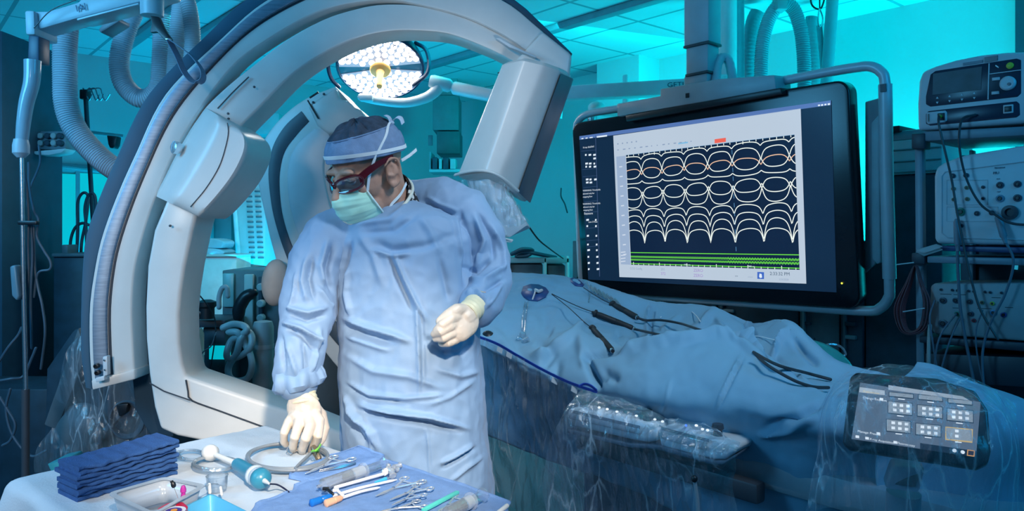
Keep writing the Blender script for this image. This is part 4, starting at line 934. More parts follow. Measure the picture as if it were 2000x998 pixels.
m = MB(); m.box(P(716, 192, 4.12), 0.075, 0.05, 0.035, None, 0.008); ob('lamp_connector', m, LWH, lt)
m = MB(); m.lathe([(0.032, -0.06), (0.038, -0.04), (0.038, 0.05), (0.030, 0.062)], P(860, 163, 4.15), (1, 0, -0.25), 20); ob('arm_joint', m, LWH, lt)
m = MB(); m.tube([P(872, 166, 4.15), P(890, 171, 4.15)], 0.026, 16); m.tube([P(888, 172, 4.15), P(960, 187, 4.05), P(1040, 194, 3.95)], [0.037, 0.036, 0.036], 16); ob('lamp_arm', m, LWH, lt)
m = MB()
A0, A1 = P(1040, 184, 3.95), P(1380, 167, 3.85)
m.slab([A0+Vector((0, 0, 0.036)), A1+Vector((0, 0, 0.045)), A1-Vector((0, 0, 0.040)), A0-Vector((0, 0, 0.034))], (0, 0.08, 0), 0.01, 2); ob('support_arm', m, LWH, lt)
m = MB(); m.tube([P(1420, 165, 3.9), P(1420, 165, 3.9)+Vector((0, 0, CEIL-P(1420, 165, 3.9).z))], 0.05, 16); m.box(P(1395, 166, 3.88), 0.14, 0.08, 0.1, None, 0.015); ob('ceiling_post', m, LWH, lt)
Mt = frame(P(1303, 170.5, 3.862), A1-A0, (0, 0, 1)); text_mesh('GETINGE', 0.036, Mt, 'arm_lettering', mat('lettering_navy', (0.02, 0.05, 0.10), 0.5), lt, 0.0008, sx=1.15)

# small joint lamp hanging beyond the display frame
t = thing('joint_housing', 'small pale rounded arm joint behind the display frame\'s top left corner', 'arm', P(1165, 225, 4.3))
m = MB(); m.ell(P(1165, 210, 4.3), (0.05, 0, 0), (0, 0.05, 0), (0, 0, 0.035)); m.slab([P(1165, 210, 4.3), P(1232, 225, 4.3), P(1232, 232, 4.3), P(1165, 222, 4.3)], (0, 0.05, 0), 0.004); ob('joint_body', m, LWH, t)
m = MB(); m.lathe([(0.024, 0), (0.026, 0.06), (0.015, 0.09)], P(1155, 220, 4.3), (0, 0, -1), 14); ob('joint_spigot', m, STEEL, t)
m = MB(); m.tube([P(1222, 150, 4.5), P(1222, 222, 4.33)], 0.02, 10); ob('hanger_rod', m, LWH, t)

# ---------------------------------------------------------------- corrugated hoses and poles
def hose(name, label, pts, rpx, d, group, pitch=0.0085, depth=0.10, m_=None, n=16):
    w = [P(x, y, (q[0] if q else d)) for x, y, *q in pts]; s = spline(w, 16)
    L = [0]
    for i in range(len(s)-1): L.append(L[-1]+(s[i+1]-s[i]).length)
    k = int(L[-1]/pitch)*4; t = np.linspace(0, L[-1], k+1); a = np.array([tuple(v) for v in s])
    c = np.stack([np.interp(t, L, a[:, j]) for j in range(3)], 1); r0 = rpx/F*d
    mb = MB(); mb.tube([Vector(tuple(v)) for v in c], [r0*(1-depth*(0.0, 0.5, 1.0, 0.5)[i % 4]) for i in range(k+1)], n)
    o = ob(name, mb, m_ or HOSE, None, angle=80); tag(o, label, 'hose', group); return o
hose('hanging_hose', 'grey corrugated hose dropping past the overhead arm at far left, vanishing behind the gantry rim', [(131, 40), (127, 95), (127, 150), (129, 200), (142, 243), (170, 283), (212, 322), (262, 352)], 22.5, 2.75, 'corrugated hoses at the left')
hose('hanging_hose', 'grey corrugated hose making a U bend left of the gantry top', [(268, 8), (246, 62), (234, 110), (235, 145), (247, 172), (272, 192), (296, 188), (312, 165), (316, 120), (318, 70), (320, 30)], 19, 2.95, 'corrugated hoses at the left')
hose('hanging_hose', 'thick ridged hose dropping behind the dark clip of the strap', [(342, 150), (346, 90), (350, 40), (356, -5), (362, -40)], 17, 2.85, 'corrugated hoses at the left')
hose('hanging_hose', 'thick ridged hose closest to the gantry top, hanging behind the strap loop', [(372, 140), (376, 80), (372, 30), (362, -10), (350, -40)], 15.5, 2.75, 'corrugated hoses at the left')
RH = mat('hose_teal_grey', (0.24, 0.34, 0.40), 0.5, var=0.06)
hose('hanging_hose', 'ridged hose bent into an upside-down U above the display', [(1486, 200), (1486, 150), (1489, 90), (1501, 40), (1524, 8), (1548, 16), (1563, 55), (1569, 100), (1571, 150), (1570, 200)], 13.5, 4.0, 'hoses behind the display', 0.012, m_=RH)
hose('hanging_hose', 'dark plain hose left of the upside-down U hose', [(1466, 205), (1463, 150), (1464, 90), (1470, 45), (1479, 24)], 14, 4.2, 'hoses behind the display', 0.02, 0.03, m_=RH)
hose('hanging_hose', 'dark plain hose right of the upside-down U hose', [(1592, 205), (1590, 150), (1586, 90), (1584, 50), (1586, 34)], 12, 4.2, 'hoses behind the display', 0.02, 0.03, m_=RH)
hose('hanging_hose', 'thin hose beside the slanting pole and the carabiner', [(1612, 205), (1609, 150), (1604, 90), (1600, 50)], 5.5, 4.1, 'hoses behind the display', 0.02, 0.0, m_=RH)
m = MB(); m.box(P(1523, 6, 3.97), 0.055, 0.085, 0.09, None, 0.008); o = ob('hose_hanger_clip', m, GREY); tag(o, 'grey clip holding the top of the upside-down U hose', 'clip')
POLE = mat('pole_teal_grey', (0.30, 0.38, 0.44), 0.4, var=0.05)
def pole(name, label, x0, y0, x1, y1, rpx, d, holes=0):
    a, b = P(x0, y0, d), P(x1, y1, d); a = a+(a-b)*((CEIL-0.002-a.z)/(a.z-b.z)); t = thing(name, label, 'pole', a)
    m = MB(); m.tube([a, b], rpx/F*d, 18); ob('pole_tube', m, POLE, t)
    m = MB(); m.lathe([(rpx/F*d*1.7, 0), (rpx/F*d*1.7, 0.02), (rpx/F*d, 0.03)], (a.x, a.y, CEIL-0.0), (0, 0, -1), 18); ob('ceiling_flange', m, POLE, t)
    for k in range(holes):
        y = y0+(y1-y0)*(0.25+0.25*k); c = P(x0+(x1-x0)*(0.25+0.25*k), y, d-rpx/F*d)
        m = MB(); m.lathe([(0.006, 0), (0.006, 0.004), (0.003, 0.004)], c, (0, -1, 0), 8); ob('screw', m, BLACK, t)
pole('ceiling_pole', 'pale vertical ceiling pole with screws, left of the hanging hoses', 1437, 0, 1438, 200, 16, 4.05, 3)
pole('ceiling_pole', 'slanting pale ceiling pole right of the hanging hoses', 1626, 0, 1612, 200, 11.5, 4.05)
t = thing('hanging_hook', 'steel wire hook with a carabiner above the hoses', 'hook', P(1598, 0, 4.0))
m = MB(); m.tube(spline([P(1583, -25, 4), P(1585, 8, 4), P(1600, 18, 4), P(1608, 6, 4), P(1614, -25, 4)], 5), 0.005, 8); m.tube([P(1601, -30, 4), P(1601, 18, 4)], 0.004, 8); ob('wire_hook', m, BLACK, t)
m = MB(); m.tube(spline([P(1601, 18, 3.99), P(1607, 34, 3.99), P(1605, 50, 3.99), P(1600, 52, 3.99), P(1598, 40, 3.99), P(1599, 26, 3.99)], 5, True), 0.005, 8, loop=True); ob('carabiner', m, STEEL, t)

# ---------------------------------------------------------------- overhead arm at the left with its hanging lamp arm
BW = mat('boom_white', (0.52, 0.58, 0.64), 0.4, var=0.04)
t = thing('overhead_arm', 'pale overhead support arm crossing the top left corner', 'arm', P(180, 0, 2.5))
m = MB(); m.slab([P(48, 22, 2.5), P(92, 21, 2.5), P(150, 4, 2.5), P(178, -20, 2.5), P(330, -50, 2.5), P(330, -12, 2.5), P(272, 4, 2.5), P(150, 36, 2.5), P(82, 56, 2.5), P(50, 62, 2.5)], (0, 0.10, 0), 0.01); ob('arm_beam', m, BW, t)
m = MB(); m.slab([P(47, 20, 2.48), P(66, 20, 2.48), P(68, 68, 2.48), P(49, 68, 2.48)], (0, 0.13, 0), 0.008); ob('arm_end', m, BW, t)
m = MB(); pts = [P(66, 55, 2.47), P(100, 20, 2.47), P(148, 0, 2.47)]; m.tube(spline(pts, 5), 0.002, 6); ob('arm_edge_line', m, DGREY, t)
Mt = frame(P(149, 23, 2.494), (1, 0, 0.24), (0, 0, 1)); text_mesh('IAI', 0.032, Mt, 'arm_mark', mat('mark_blue', (0.05, 0.12, 0.22), 0.5), t, 0.0006)
m = MB(); m.slab([P(150, 36, 2.5), P(270, 5, 2.5), P(270, 9, 2.5), P(150, 40, 2.5)], (0, 0.09, 0), 0.002); ob('arm_lower_edge', m, mat('arm_edge_bright', (0.6, 0.68, 0.72), 0.3), t)
m = MB(); m.lathe([(0.036, 0), (0.037, 0.02), (0.037, 0.10)], P(297, 31, 2.5), (0, 0, 1), 22); m.tube([P(297, 0, 2.5), P(300, -60, 2.5)], 0.034, 16); ob('arm_sleeve', m, BW, t)
m = MB(); m.slab([P(202, 44, 2.7), P(232, 34, 2.7), P(232, 42, 2.7), P(196, 64, 2.7), P(192, 58, 2.7)], (0, 0.08, 0), 0.004); ob('ceiling_box', m, GREY, t)
m = MB(); m.tube([P(300, -60, 2.5), Vector((P(300, -60, 2.5).x, 2.5, CEIL))], 0.034, 16); ob('ceiling_post', m, BW, t)
t = thing('hanging_strap', 'looped grey strap on a black clip, draped over the gantry rim', 'strap', P(310, 40, 2.3))
m = MB(); m.slab([P(292, 30, 2.30), P(309, 32, 2.30), P(322, 60, 2.29), P(334, 76, 2.28), P(324, 81, 2.28), P(306, 62, 2.29), P(292, 63, 2.29), P(296, 45, 2.30)], (0, 0.022, 0), 0.004); ob('clip', m, BLACK, t)
m = MB(); m.box(P(329, 77, 2.275), 0.016, 0.01, 0.006, None, 0.002); ob('buckle', m, STEEL, t)
m = MB(); pts = spline([P(330, 78, 2.275), P(346, 108, 2.262), P(360, 140, 2.255), P(378, 160, 2.25), P(394, 158, 2.25), P(396, 140, 2.252), P(378, 113, 2.255), P(352, 92, 2.262), P(334, 80, 2.272)], 8)
m.strap(pts, [Vector((0.0035, 0.0105, 0.004)) if i < 28 else Vector((0.004, 0.010, -0.003)) for i in range(len(pts))], 0.0022); ob('strap_loop', m, mat('strap_grey_blue', (0.16, 0.24, 0.34), 0.7, var=0.1, scale=200), t)
t = thing('hanging_lamp_arm', 'glossy white articulated arm hanging at the far left above a steel rod', 'arm', P(60, 70, 2.4))
m = MB(); m.slab([P(55, 68, 2.42), P(76, 70, 2.42), P(76, 122, 2.42), P(53, 121, 2.42)], (0, 0.06, 0), 0.005); ob('joint_cover', m, mat('joint_navy', (0.03, 0.06, 0.11), 0.4), t)
m = MB(); pts = [P(64, 118, 2.42), P(62, 160, 2.42), P(52, 200, 2.42), P(46, 240, 2.42), P(43, 272, 2.42)]; m.tube(spline(pts, 5), list(np.linspace(0.026, 0.019, 21)), 16, True); ob('arm_tube', m, mat('arm_gloss', (0.40, 0.50, 0.58), 0.12, var=0.05, coat=0.5), t)
m = MB(); m.lathe([(0.021, 0), (0.025, 0.02), (0.025, 0.045), (0.012, 0.06)], P(41, 272, 2.42), (0, 0, -1), 18); ob('arm_end', m, BW, t)
m = MB(); m.tube([P(42, 305, 2.42), P(46, 560, 2.42), P(50, 760, 2.42)], 0.007, 10); ob('steel_rod', m, STEEL, t)
m = MB(); m.box(P(56, 435, 2.41), 0.062, 0.02, 0.013, None, 0.003); ob('rod_clamp', m, BLACK, t)
m = MB(); m.slab([P(18, 520, 2.40), P(30, 517, 2.40), P(37, 580, 2.40), P(32, 588, 2.40), P(22, 578, 2.40)], (0, 0.03, 0), 0.006, 3); ob('remote_handset', m, mat('handset_teal', (0.10, 0.20, 0.26), 0.4), t)
m = MB(); m.tube([P(50, 760, 2.42), Vector((P(50, 760, 2.42).x, 2.42, 0.02))], 0.012, 10); m.lathe([(0.035, 0), (0.035, 0.03), (0.02, 0.05)], (P(50, 760, 2.42).x, 2.42, 0), (0, 0, 1), 20); ob('rod_stand', m, DGREY, t)
def cable(name, label, pts, rmm, mm, group=None, k=8, cat='cable'):
    mb = MB(); mb.tube(spline([P(*q) for q in pts], k), rmm/1000, 8, True, True); o = ob(name, mb, mm); tag(o, label, cat, group); return o
BC = mat('cable_blue_grey', (0.05, 0.09, 0.13), 0.5, var=0.15)
for i, (lab, pts) in enumerate((
    ('dark hanging cable closest to the steel rod at far left', [(44, 318, 2.44), (52, 360, 2.44), (56, 420, 2.44), (55, 480, 2.44), (56, 540, 2.44), (50, 600, 2.45), (52, 690, 2.5)]),
    ('dark cable looping down from the wall shelf at far left', [(76, 285, 2.6), (78, 320, 2.58), (60, 365, 2.52), (54, 395, 2.48), (60, 430, 2.45), (63, 500, 2.44), (60, 580, 2.44), (62, 680, 2.48)]),
    ('dark hanging cable that swings right near the dark cabinet', [(56, 318, 2.5), (57, 360, 2.48), (66, 410, 2.46), (75, 430, 2.45), (72, 462, 2.45), (86, 490, 2.45), (98, 510, 2.45), (97, 526, 2.45), (74, 534, 2.45), (66, 580, 2.45)]),
    ('thin hanging cable ending near the floor cables', [(66, 440, 2.45), (68, 520, 2.45), (74, 560, 2.45), (83, 600, 2.45), (88, 650, 2.46), (80, 720, 2.5)]))):
    cable('hanging_cable', lab, pts, 4.0, BC, 'cables hanging at the far left')
# ---------------------------------------------------------------- draped patient table
DRAPE = mat('drape_fabric', (0.19, 0.36, 0.49), 0.7, var=0.04, scale=5, bump=0.16, bscale=600)
TA = Vector((0.65, -0.76, 0)).normalized()
# control net of the drape: rows run from the far edge over the patient to the near side, columns from the head (left) to the feet (right)
NET = [
 # far edge hanging behind
 [(930, 620, 3.25), (1000, 610, 3.22), (1080, 615, 3.15), (1180, 640, 3.05), (1290, 665, 2.90), (1400, 690, 2.72), (1500, 700, 2.58), (1580, 720, 2.42), (1660, 745, 2.25), (1760, 790, 2.1)],
 # back silhouette
 [(935, 548, 3.02), (985, 537, 3.00), (1085, 541, 2.95), (1180, 562, 2.85), (1275, 590, 2.72), (1395, 602, 2.52), (1470, 636, 2.40), (1542, 628, 2.24), (1628, 700, 2.06), (1740, 735, 1.92)],
 [(940, 572, 2.85), (1000, 560, 2.82), (1085, 560, 2.76), (1180, 590, 2.68), (1270, 620, 2.55), (1370, 640, 2.40), (1450, 660, 2.26), (1540, 690, 2.10), (1640, 738, 1.92), (1750, 760, 1.80)],
 # top of the patient
 [(938, 606, 2.66), (1010, 600, 2.62), (1090, 605, 2.56), (1190, 640, 2.47), (1270, 668, 2.36), (1340, 676, 2.26), (1440, 668, 2.12), (1530, 730, 1.94), (1620, 766, 1.80), (1760, 780, 1.70)],
 [(936, 640, 2.46), (1000, 650, 2.42), (1060, 652, 2.36), (1140, 668, 2.26), (1212, 682, 2.16), (1320, 664, 2.10), (1425, 652, 2.04), (1510, 728, 1.84), (1590, 770, 1.72), (1760, 800, 1.62)],
 # near edge line above the rail
 [(934, 668, 2.34), (985, 690, 2.28), (1045, 720, 2.20), (1120, 750, 2.12), (1200, 760, 2.02), (1300, 770, 1.93), (1400, 770, 1.84), (1500, 800, 1.72), (1590, 830, 1.62), (1740, 840, 1.55)],
 [(940, 690, 2.36), (990, 730, 2.32), (1060, 770, 2.25), (1130, 792, 2.17), (1220, 815, 2.07), (1310, 835, 1.97), (1400, 850, 1.87), (1500, 870, 1.77), (1590, 890, 1.68), (1730, 900, 1.62)],
 # hanging down behind the rail
 [(950, 850, 2.46), (1000, 870, 2.42), (1070, 900, 2.36), (1140, 920, 2.28), (1230, 960, 2.17), (1320, 1000, 2.08), (1410, 1050, 1.98), (1510, 1090, 1.88), (1600, 1120, 1.80), (1720, 1150, 1.75)],
]
def net_surface(net, nu, nv):
    net = [[np.array(tuple(P(*q))) for q in r] for r in net]
    def cr(seq, n):
        s = np.array([tuple(v) for v in spline(seq, 12)]); L = np.linspace(0, len(s)-1, n); i = np.clip(L.astype(int), 0, len(s)-2); f = (L-i)[:, None]; return s[i]*(1-f)+s[i+1]*f
    a = np.array([cr(r, nu) for r in net]); return np.array([cr(list(a[:, j]), nv) for j in range(nu)]).transpose(1, 0, 2)
S = net_surface(NET, 300, 190); nv_, nu_ = S.shape[:2]
du = np.gradient(S, axis=1); dv = np.gradient(S, axis=0); N = np.cross(du, dv); N /= np.linalg.norm(N, axis=2, keepdims=True)+1e-9
flip = np.sign(-(N*S).sum(2)+N[:, :, 2]*EYE); 
N = np.where(((N*(np.array([0, 0, EYE])-S)).sum(2) < 0)[:, :, None], -N, N)
co = S.reshape(-1, 3); nr = N.reshape(-1, 3)
co = co+nr*(0.010*nz3(co, 4.0, 21)+0.006*nz3(co, 9.0, 33))[:, None]
DF = [([(1035, 702), (1080, 680), (1120, 655), (1150, 628)], 10, 0.022), ([(1045, 665), (1080, 690), (1060, 720)], 12, -0.012), ([(1150, 690), (1145, 700), (1160, 735), (1170, 760)], 9, -0.030), ([(1130, 640), (1140, 690), (1145, 720)], 14, 0.012),
      ([(1145, 694), (1180, 690), (1215, 682)], 8, -0.020), ([(1210, 690), (1240, 678), (1330, 666), (1400, 652), (1430, 656)], 9, 0.022), ([(1430, 655), (1470, 690), (1530, 730), (1600, 765)], 7, 0.016), ([(1440, 650), (1480, 680), (1540, 715)], 8, -0.016),
      ([(1455, 695), (1430, 740), (1402, 800)], 4, -0.006), ([(1449, 693), (1425, 738), (1397, 798)], 4, 0.006), ([(1310, 740), (1302, 780), (1290, 810)], 4, 0.004), ([(1395, 604), (1370, 640), (1330, 655), (1300, 668)], 9, 0.020), ([(1398, 622), (1420, 650), (1440, 668)], 5, 0.010), ([(1385, 650), (1340, 650), (1305, 665)], 9, -0.015),
      ([(1540, 640), (1520, 670), (1505, 700)], 6, 0.018), ([(1545, 660), (1570, 690), (1600, 715)], 9, -0.014), ([(1455, 630), (1470, 655), (1440, 660)], 8, -0.018), ([(1270, 592), (1262, 630), (1268, 672)], 4, 0.010), ([(1278, 600), (1272, 640), (1276, 672)], 4, -0.012),
      ([(1080, 610), (1120, 608), (1170, 620), (1230, 650)], 14, 0.010), ([(985, 560), (1040, 550), (1090, 548)], 8, 0.008), ([(1065, 600), (1062, 640), (1080, 650)], 18, -0.012), ([(1200, 650), (1220, 668), (1260, 660)], 12, -0.012),
      ([(960, 640), (1000, 690), (1030, 730)], 12, 0.008), ([(1090, 700), (1085, 740), (1100, 770)], 12, -0.010), ([(1170, 745), (1185, 730), (1210, 745)], 12, -0.014), ([(1500, 830), (1560, 810), (1610, 785)], 9, -0.020), ([(1480, 850), (1540, 840), (1600, 815)], 9, 0.014), ([(1330, 615), (1300, 640), (1290, 650)], 6, 0.008)]
nr2 = nr.copy(); nr2[:, 1] = -1.0            # let every fold count fully, whichever way the cloth faces
q = creases(co, nr2, [(p_, w_*0.75, a_*1.45) for p_, w_, a_ in DF]); dsp = np.linalg.norm(q-co, axis=1)*np.sign(((q-co)*nr2).sum(1)); co = co+nr*(dsp*0.8/np.maximum(1, np.linalg.norm(nr2, axis=1)))[:, None]
S = co.reshape(nv_, nu_, 3)
pt = thing('patient_table', 'patient lying wholly covered by a big blue surgical drape on the imaging table', 'operating table', (0.45, 2.35, 0))
m = MB(); m.grid([[Vector(tuple(v)) for v in r] for r in S]); ob('surgical_drape', m, DRAPE, pt, angle=75, solid=0.002)
m = MB(); a0 = Vector((0.42, 2.40, 0.86)); m.box(a0, 2.3, 0.5, 0.08, Matrix((TA, Vector((0, 0, 1)).cross(TA), Vector((0, 0, 1)))).transposed(), 0.02); ob('table_top', m, GREY, pt)
m = MB(); m.box((0.55, 2.3, 0.41), 0.6, 0.36, 0.82, Matrix((TA, Vector((0, 0, 1)).cross(TA), Vector((0, 0, 1)))).transposed(), 0.04); ob('table_pedestal', m, mat('pedestal_navy', (0.03, 0.07, 0.14), 0.5), pt)
def drape_pt(px, py, lift=0.004):
    "point on the drape seen at a pixel"
    X = HX+F*S[:, :, 0]/S[:, :, 1]; Y = HY-F*(S[:, :, 2]-EYE)/S[:, :, 1]; dd = (X-px)**2+(Y-py)**2
    dd = dd+S[:, :, 1]*6; i, j = np.unravel_index(np.argmin(dd), dd.shape); v = Vector(tuple(S[i, j])); k = v.y; p = P(px, py, k); return p*(1-lift/k)+Vector((0, 0, EYE))*(lift/k)
def drape_line(pts, lift):
    raw = [drape_pt(q[0], q[1], lift) for q in spline([(x, y) for x, y in pts], 7)] if False else [drape_pt(float(q[0]), float(q[1]), lift) for q in spline([(x, y, 0.0) for x, y in pts], 7)]
    out = [raw[0]]+[(raw[i-1]+raw[i]*2+raw[i+1])/4 for i in range(1, len(raw)-1)]+[raw[-1]]
    ds = [min(out[max(0, i-4):i+5], key=lambda v: v.y).y for i in range(len(out))]; ds = [sum(ds[max(0, i-3):i+4])/len(ds[max(0, i-3):i+4]) for i in range(len(ds))]; out = [Vector((v.x/v.y*k, k, EYE+(v.z-EYE)/v.y*k)) for v, k in zip(out, ds)]
    for _ in range(3): out = [out[0]]+[(out[i-1]+out[i]*2+out[i+1])/4 for i in range(1, len(out)-1)]+[out[-1]]
    return out
# fenestrations (dark blue windows in the drape) with their adhesive rim
NAVYF = mat('drape_window_navy', (0.02, 0.06, 0.20), 0.45, var=0.15)
for pts, lab in (([(1018, 572), (1022, 560), (1036, 555), (1052, 556), (1066, 562), (1072, 570), (1066, 580), (1050, 588), (1032, 586), (1022, 580)], None), ([(1113, 545), (1120, 542), (1132, 547), (1141, 556), (1138, 560), (1124, 558), (1115, 551)], None)):
    m = MB(); pp = [drape_pt(x, y, 0.006) for x, y in pts]; c = sum(pp, Vector())/len(pp); m.faces(pp+[c], [(k, (k+1) % len(pp), len(pp)) for k in range(len(pp))]); ob('drape_window', m, NAVYF, pt, solid=0.003)
m = MB(); m.tube(spline([drape_pt(1046, 566, 0.012), drape_pt(1052, 569, 0.03), drape_pt(1058, 567, 0.012)], 4), 0.006, 8, True, True); m.tube([drape_pt(1046, 568, 0.016), drape_pt(1040, 585, 0.012)], 0.003, 8, True, True); o = ob('access_sheath', m, mat('sheath_pink_white', (0.70, 0.60, 0.58), 0.4)); tag(o, 'short white sheath hub in the dark round drape window', 'catheter sheath')
# catheter handles
def handle(label, a, b, w, tail):
    A, B = drape_pt(*a, 0.016), drape_pt(*b, 0.016); t = thing('electrode_catheter', label, 'catheter', (A+B)/2, 'catheter handles on the drape')
    ax = (B-A); L_ = ax.length; pr = [(w*0.35, 0), (w*0.5, L_*0.04), (w*1.2, L_*0.06), (w*1.25, L_*0.10), (w*0.8, L_*0.12), (w*0.95, L_*0.2), (w*1.0, L_*0.55), (w*0.9, L_*0.56), (w*1.0, L_*0.58), (w*0.95, L_*0.93), (w*0.6, L_*0.95), (w*0.55, L_)]
    m = MB(); m.lathe(pr, A, ax, 14); ob('handle_grip', m, RUBBER, t)
    m = MB(); m.lathe([(w*0.7, L_*0.95), (w*0.75, L_*0.985), (w*0.4, L_*0.99)], A, ax, 12); ob('end_ring', m, STEEL, t)
    m = MB(); m.tube(drape_line(tail, 0.015), 0.0016, 6, True, True); ob('catheter_shaft', m, CABLE, t); return B
handle('black catheter handle on the drape pointing from the round window toward the display', (1156, 609), (1240, 643), 0.0105, [(1078, 574), (1110, 590), (1140, 603), (1157, 609)])
handle('black catheter handle lying lowest, angled down toward the drape fold', (1154, 638), (1197, 686), 0.0095, [(1078, 575), (1110, 600), (1140, 628), (1155, 640)])
handle('black catheter handle farthest back, beside the clear tubing loops', (1192, 592), (1246, 621), 0.011, [(1140, 562), (1155, 572), (1176, 585), (1193, 593)])
for lab, pts in (('black catheter cable running from the far handle along the drape', [(1246, 621), (1262, 626), (1290, 625), (1330, 632), (1360, 642), (1392, 653)]),
                 ('black catheter cable running from the middle handle along the drape', [(1240, 643), (1262, 648), (1300, 656), (1340, 657), (1376, 655), (1392, 652)]),
                 ('upper of two black cables falling behind the drape ridge to the tablet', [(1472, 688), (1500, 704), (1530, 717), (1570, 727), (1600, 735), (1622, 741)]),
                 ('lower of two black cables falling behind the drape ridge to the tablet', [(1474, 690), (1496, 711), (1530, 732), (1560, 747), (1590, 756), (1618, 757)])):
    m = MB(); m.tube(drape_line(pts, 0.024), 0.0042, 8, True, True); o = ob('catheter_cable', m, CABLE); tag(o, lab, 'cable', 'cables on the drape')
# clear tubing loops next to the far window
m = MB(); random.seed(5); pts = []
for i in range(16):
    x = 1150+i*4.0+((i % 2)*10-5); y = 560+i*2.2+((i % 2)*16-8); pts.append(drape_pt(x, y, 0.012+0.02*(i % 2)))
m.tube(spline(pts, 6), 0.0028, 8, True, True); m.tube(spline([drape_pt(1138, 548, 0.01), drape_pt(1146, 550, 0.05), drape_pt(1152, 572, 0.02), drape_pt(1150, 590, 0.01)], 6), 0.0022, 8, True, True)
o = ob('tubing_loops', m, CLEAR); tag(o, 'tangle of clear tubing loops beside the far catheter handle', 'tubing')
m = MB()
m.tube(spline([drape_pt(1026, 590, 0.008), drape_pt(1021, 620, 0.008), drape_pt(1020, 645, 0.008)], 5), 0.0028, 8, True, True); m.tube(spline([drape_pt(1031, 590, 0.008), drape_pt(1027, 620, 0.008), drape_pt(1024, 648, 0.008)], 5), 0.0028, 8, True, True)
o = ob('side_tubing', m, CLEAR); tag(o, 'pair of clear tubes running down the drape from the round window', 'tubing')
t = thing('stopcock', 'clear stopcock at the end of the paired tubes on the drape', 'stopcock', drape_pt(1021, 660))
for dx, dy, r in ((0, 0, 0.010), (-6, 6, 0.007), (7, 8, 0.007)): m = MB(); c = drape_pt(1021+dx, 656+dy, 0.012); m.lathe([(r, -0.010), (r*1.1, 0), (r, 0.010)], c, (0.3*dx, -0.2, 1), 10); ob('stopcock_port', m, CLEAR, t)
# clear thin line on top of the drape
for lab, pts in (('thin white line arching over the drape near the display foot', [(1290, 620, 0.01), (1310, 606, 0.03), (1340, 603, 0.06), (1358, 615, 0.03), (1368, 628, 0.01)]), ('short white thread on the drape by the yellow patch', [(1458, 658, 0.008), (1480, 657, 0.008), (1512, 664, 0.008)])):
    m = MB(); m.tube(spline([drape_pt(*q) for q in pts], 6), 0.0018, 6, True, True); o = ob('clear_line', m, mat('line_white', (0.7, 0.76, 0.8), 0.3)); tag(o, lab, 'tubing')
m = MB(); pp = [drape_pt(x, y, 0.006) for x, y in ((1524, 628), (1540, 626), (1548, 634), (1542, 640), (1530, 634))]; m.faces(pp, [tuple(range(len(pp)))]); pp = [drape_pt(x, y, 0.006) for x, y in ((1544, 643), (1552, 648), (1556, 658), (1550, 656))]; m.faces(pp, [tuple(range(len(pp)))])
ob('stain_patch', m, mat('ochre_patch', (0.32, 0.24, 0.06), 0.5, var=0.3, scale=60), pt, solid=0.002)
# green oxygen mask / bag at the foot of the drape
t = thing('oxygen_mask_bag', 'translucent green bag with a loop of tubing behind the drape peak', 'bag', P(1610, 690, 2.2))
m = MB(); m.ell(P(1608, 706, 2.16), (0.085, 0.0, -0.045), (0, 0.06, 0), (0.02, 0, 0.045)); ob('bag_body', m, mat('bag_green', (0.02, 0.20, 0.20), 0.3, var=0.15), t)
m = MB(); m.tube(spline([P(1600, 682, 2.2), P(1620, 672, 2.2), P(1642, 677, 2.2), P(1652, 692, 2.2), P(1640, 695, 2.2), P(1632, 690, 2.2)], 6), 0.003, 8); ob('bag_tube', m, CLEAR, t)
# ---- clear side cover with blue edge strip
BLUE = mat('strip_blue', (0.012, 0.055, 0.36), 0.4, var=0.1)
m = MB(); e = spline([P(936, 658, 2.30), P(972, 672, 2.26), P(1010, 694, 2.22), (P(1060, 722, 2.17)), P(1110, 746, 2.10), P(1166, 766, 2.03)], 8)
ec = thing('side_cover_sheet', 'clear plastic side sheet with a blue edge strip hanging beside the surgeon', 'plastic sheet', e[0]-Vector((0, 0, 0.3)))
m.strap(e, Vector((0.001, -0.001, 0.0036)), 0.003); ob('blue_strip', m, BLUE, ec)
m = MB(); rows = []
for i in range(40):
    t = i/39; row = []
    for j, p in enumerate(e):
        u = j/(len(e)-1); q = p+Vector((0.0, 0.06*t, -t*(0.42+0.10*u))); q += noise.noise_vector(Vector((u*6+t*2, t*1.6, 3.1)))*0.05*t+noise.noise_vector(Vector((u*22, t*7, 1.7)))*0.010; row.append(q)
    rows.append(row)
m.grid(rows); ob('clear_sheet', m, BAG, ec)
for k in (8, 12, 27, 33):
    m = MB(); p = e[min(k, len(e)-1)]; m.slab([p+Vector((0.0, -0.004, -0.006)), p+Vector((0.016, -0.012, -0.014)), p+Vector((0.013, -0.012, -0.028)), p+Vector((-0.003, -0.004, -0.02))], (0, 0.002, 0)); ob('white_tape', m, WHITE2, ec)
m = MB(); m.ell(P(955, 676, 2.40), (0.03, 0, 0.01), (0, 0.03, 0), (-0.01, 0, 0.05)); ob('dark_arm_rest', m, BLACK, pt)
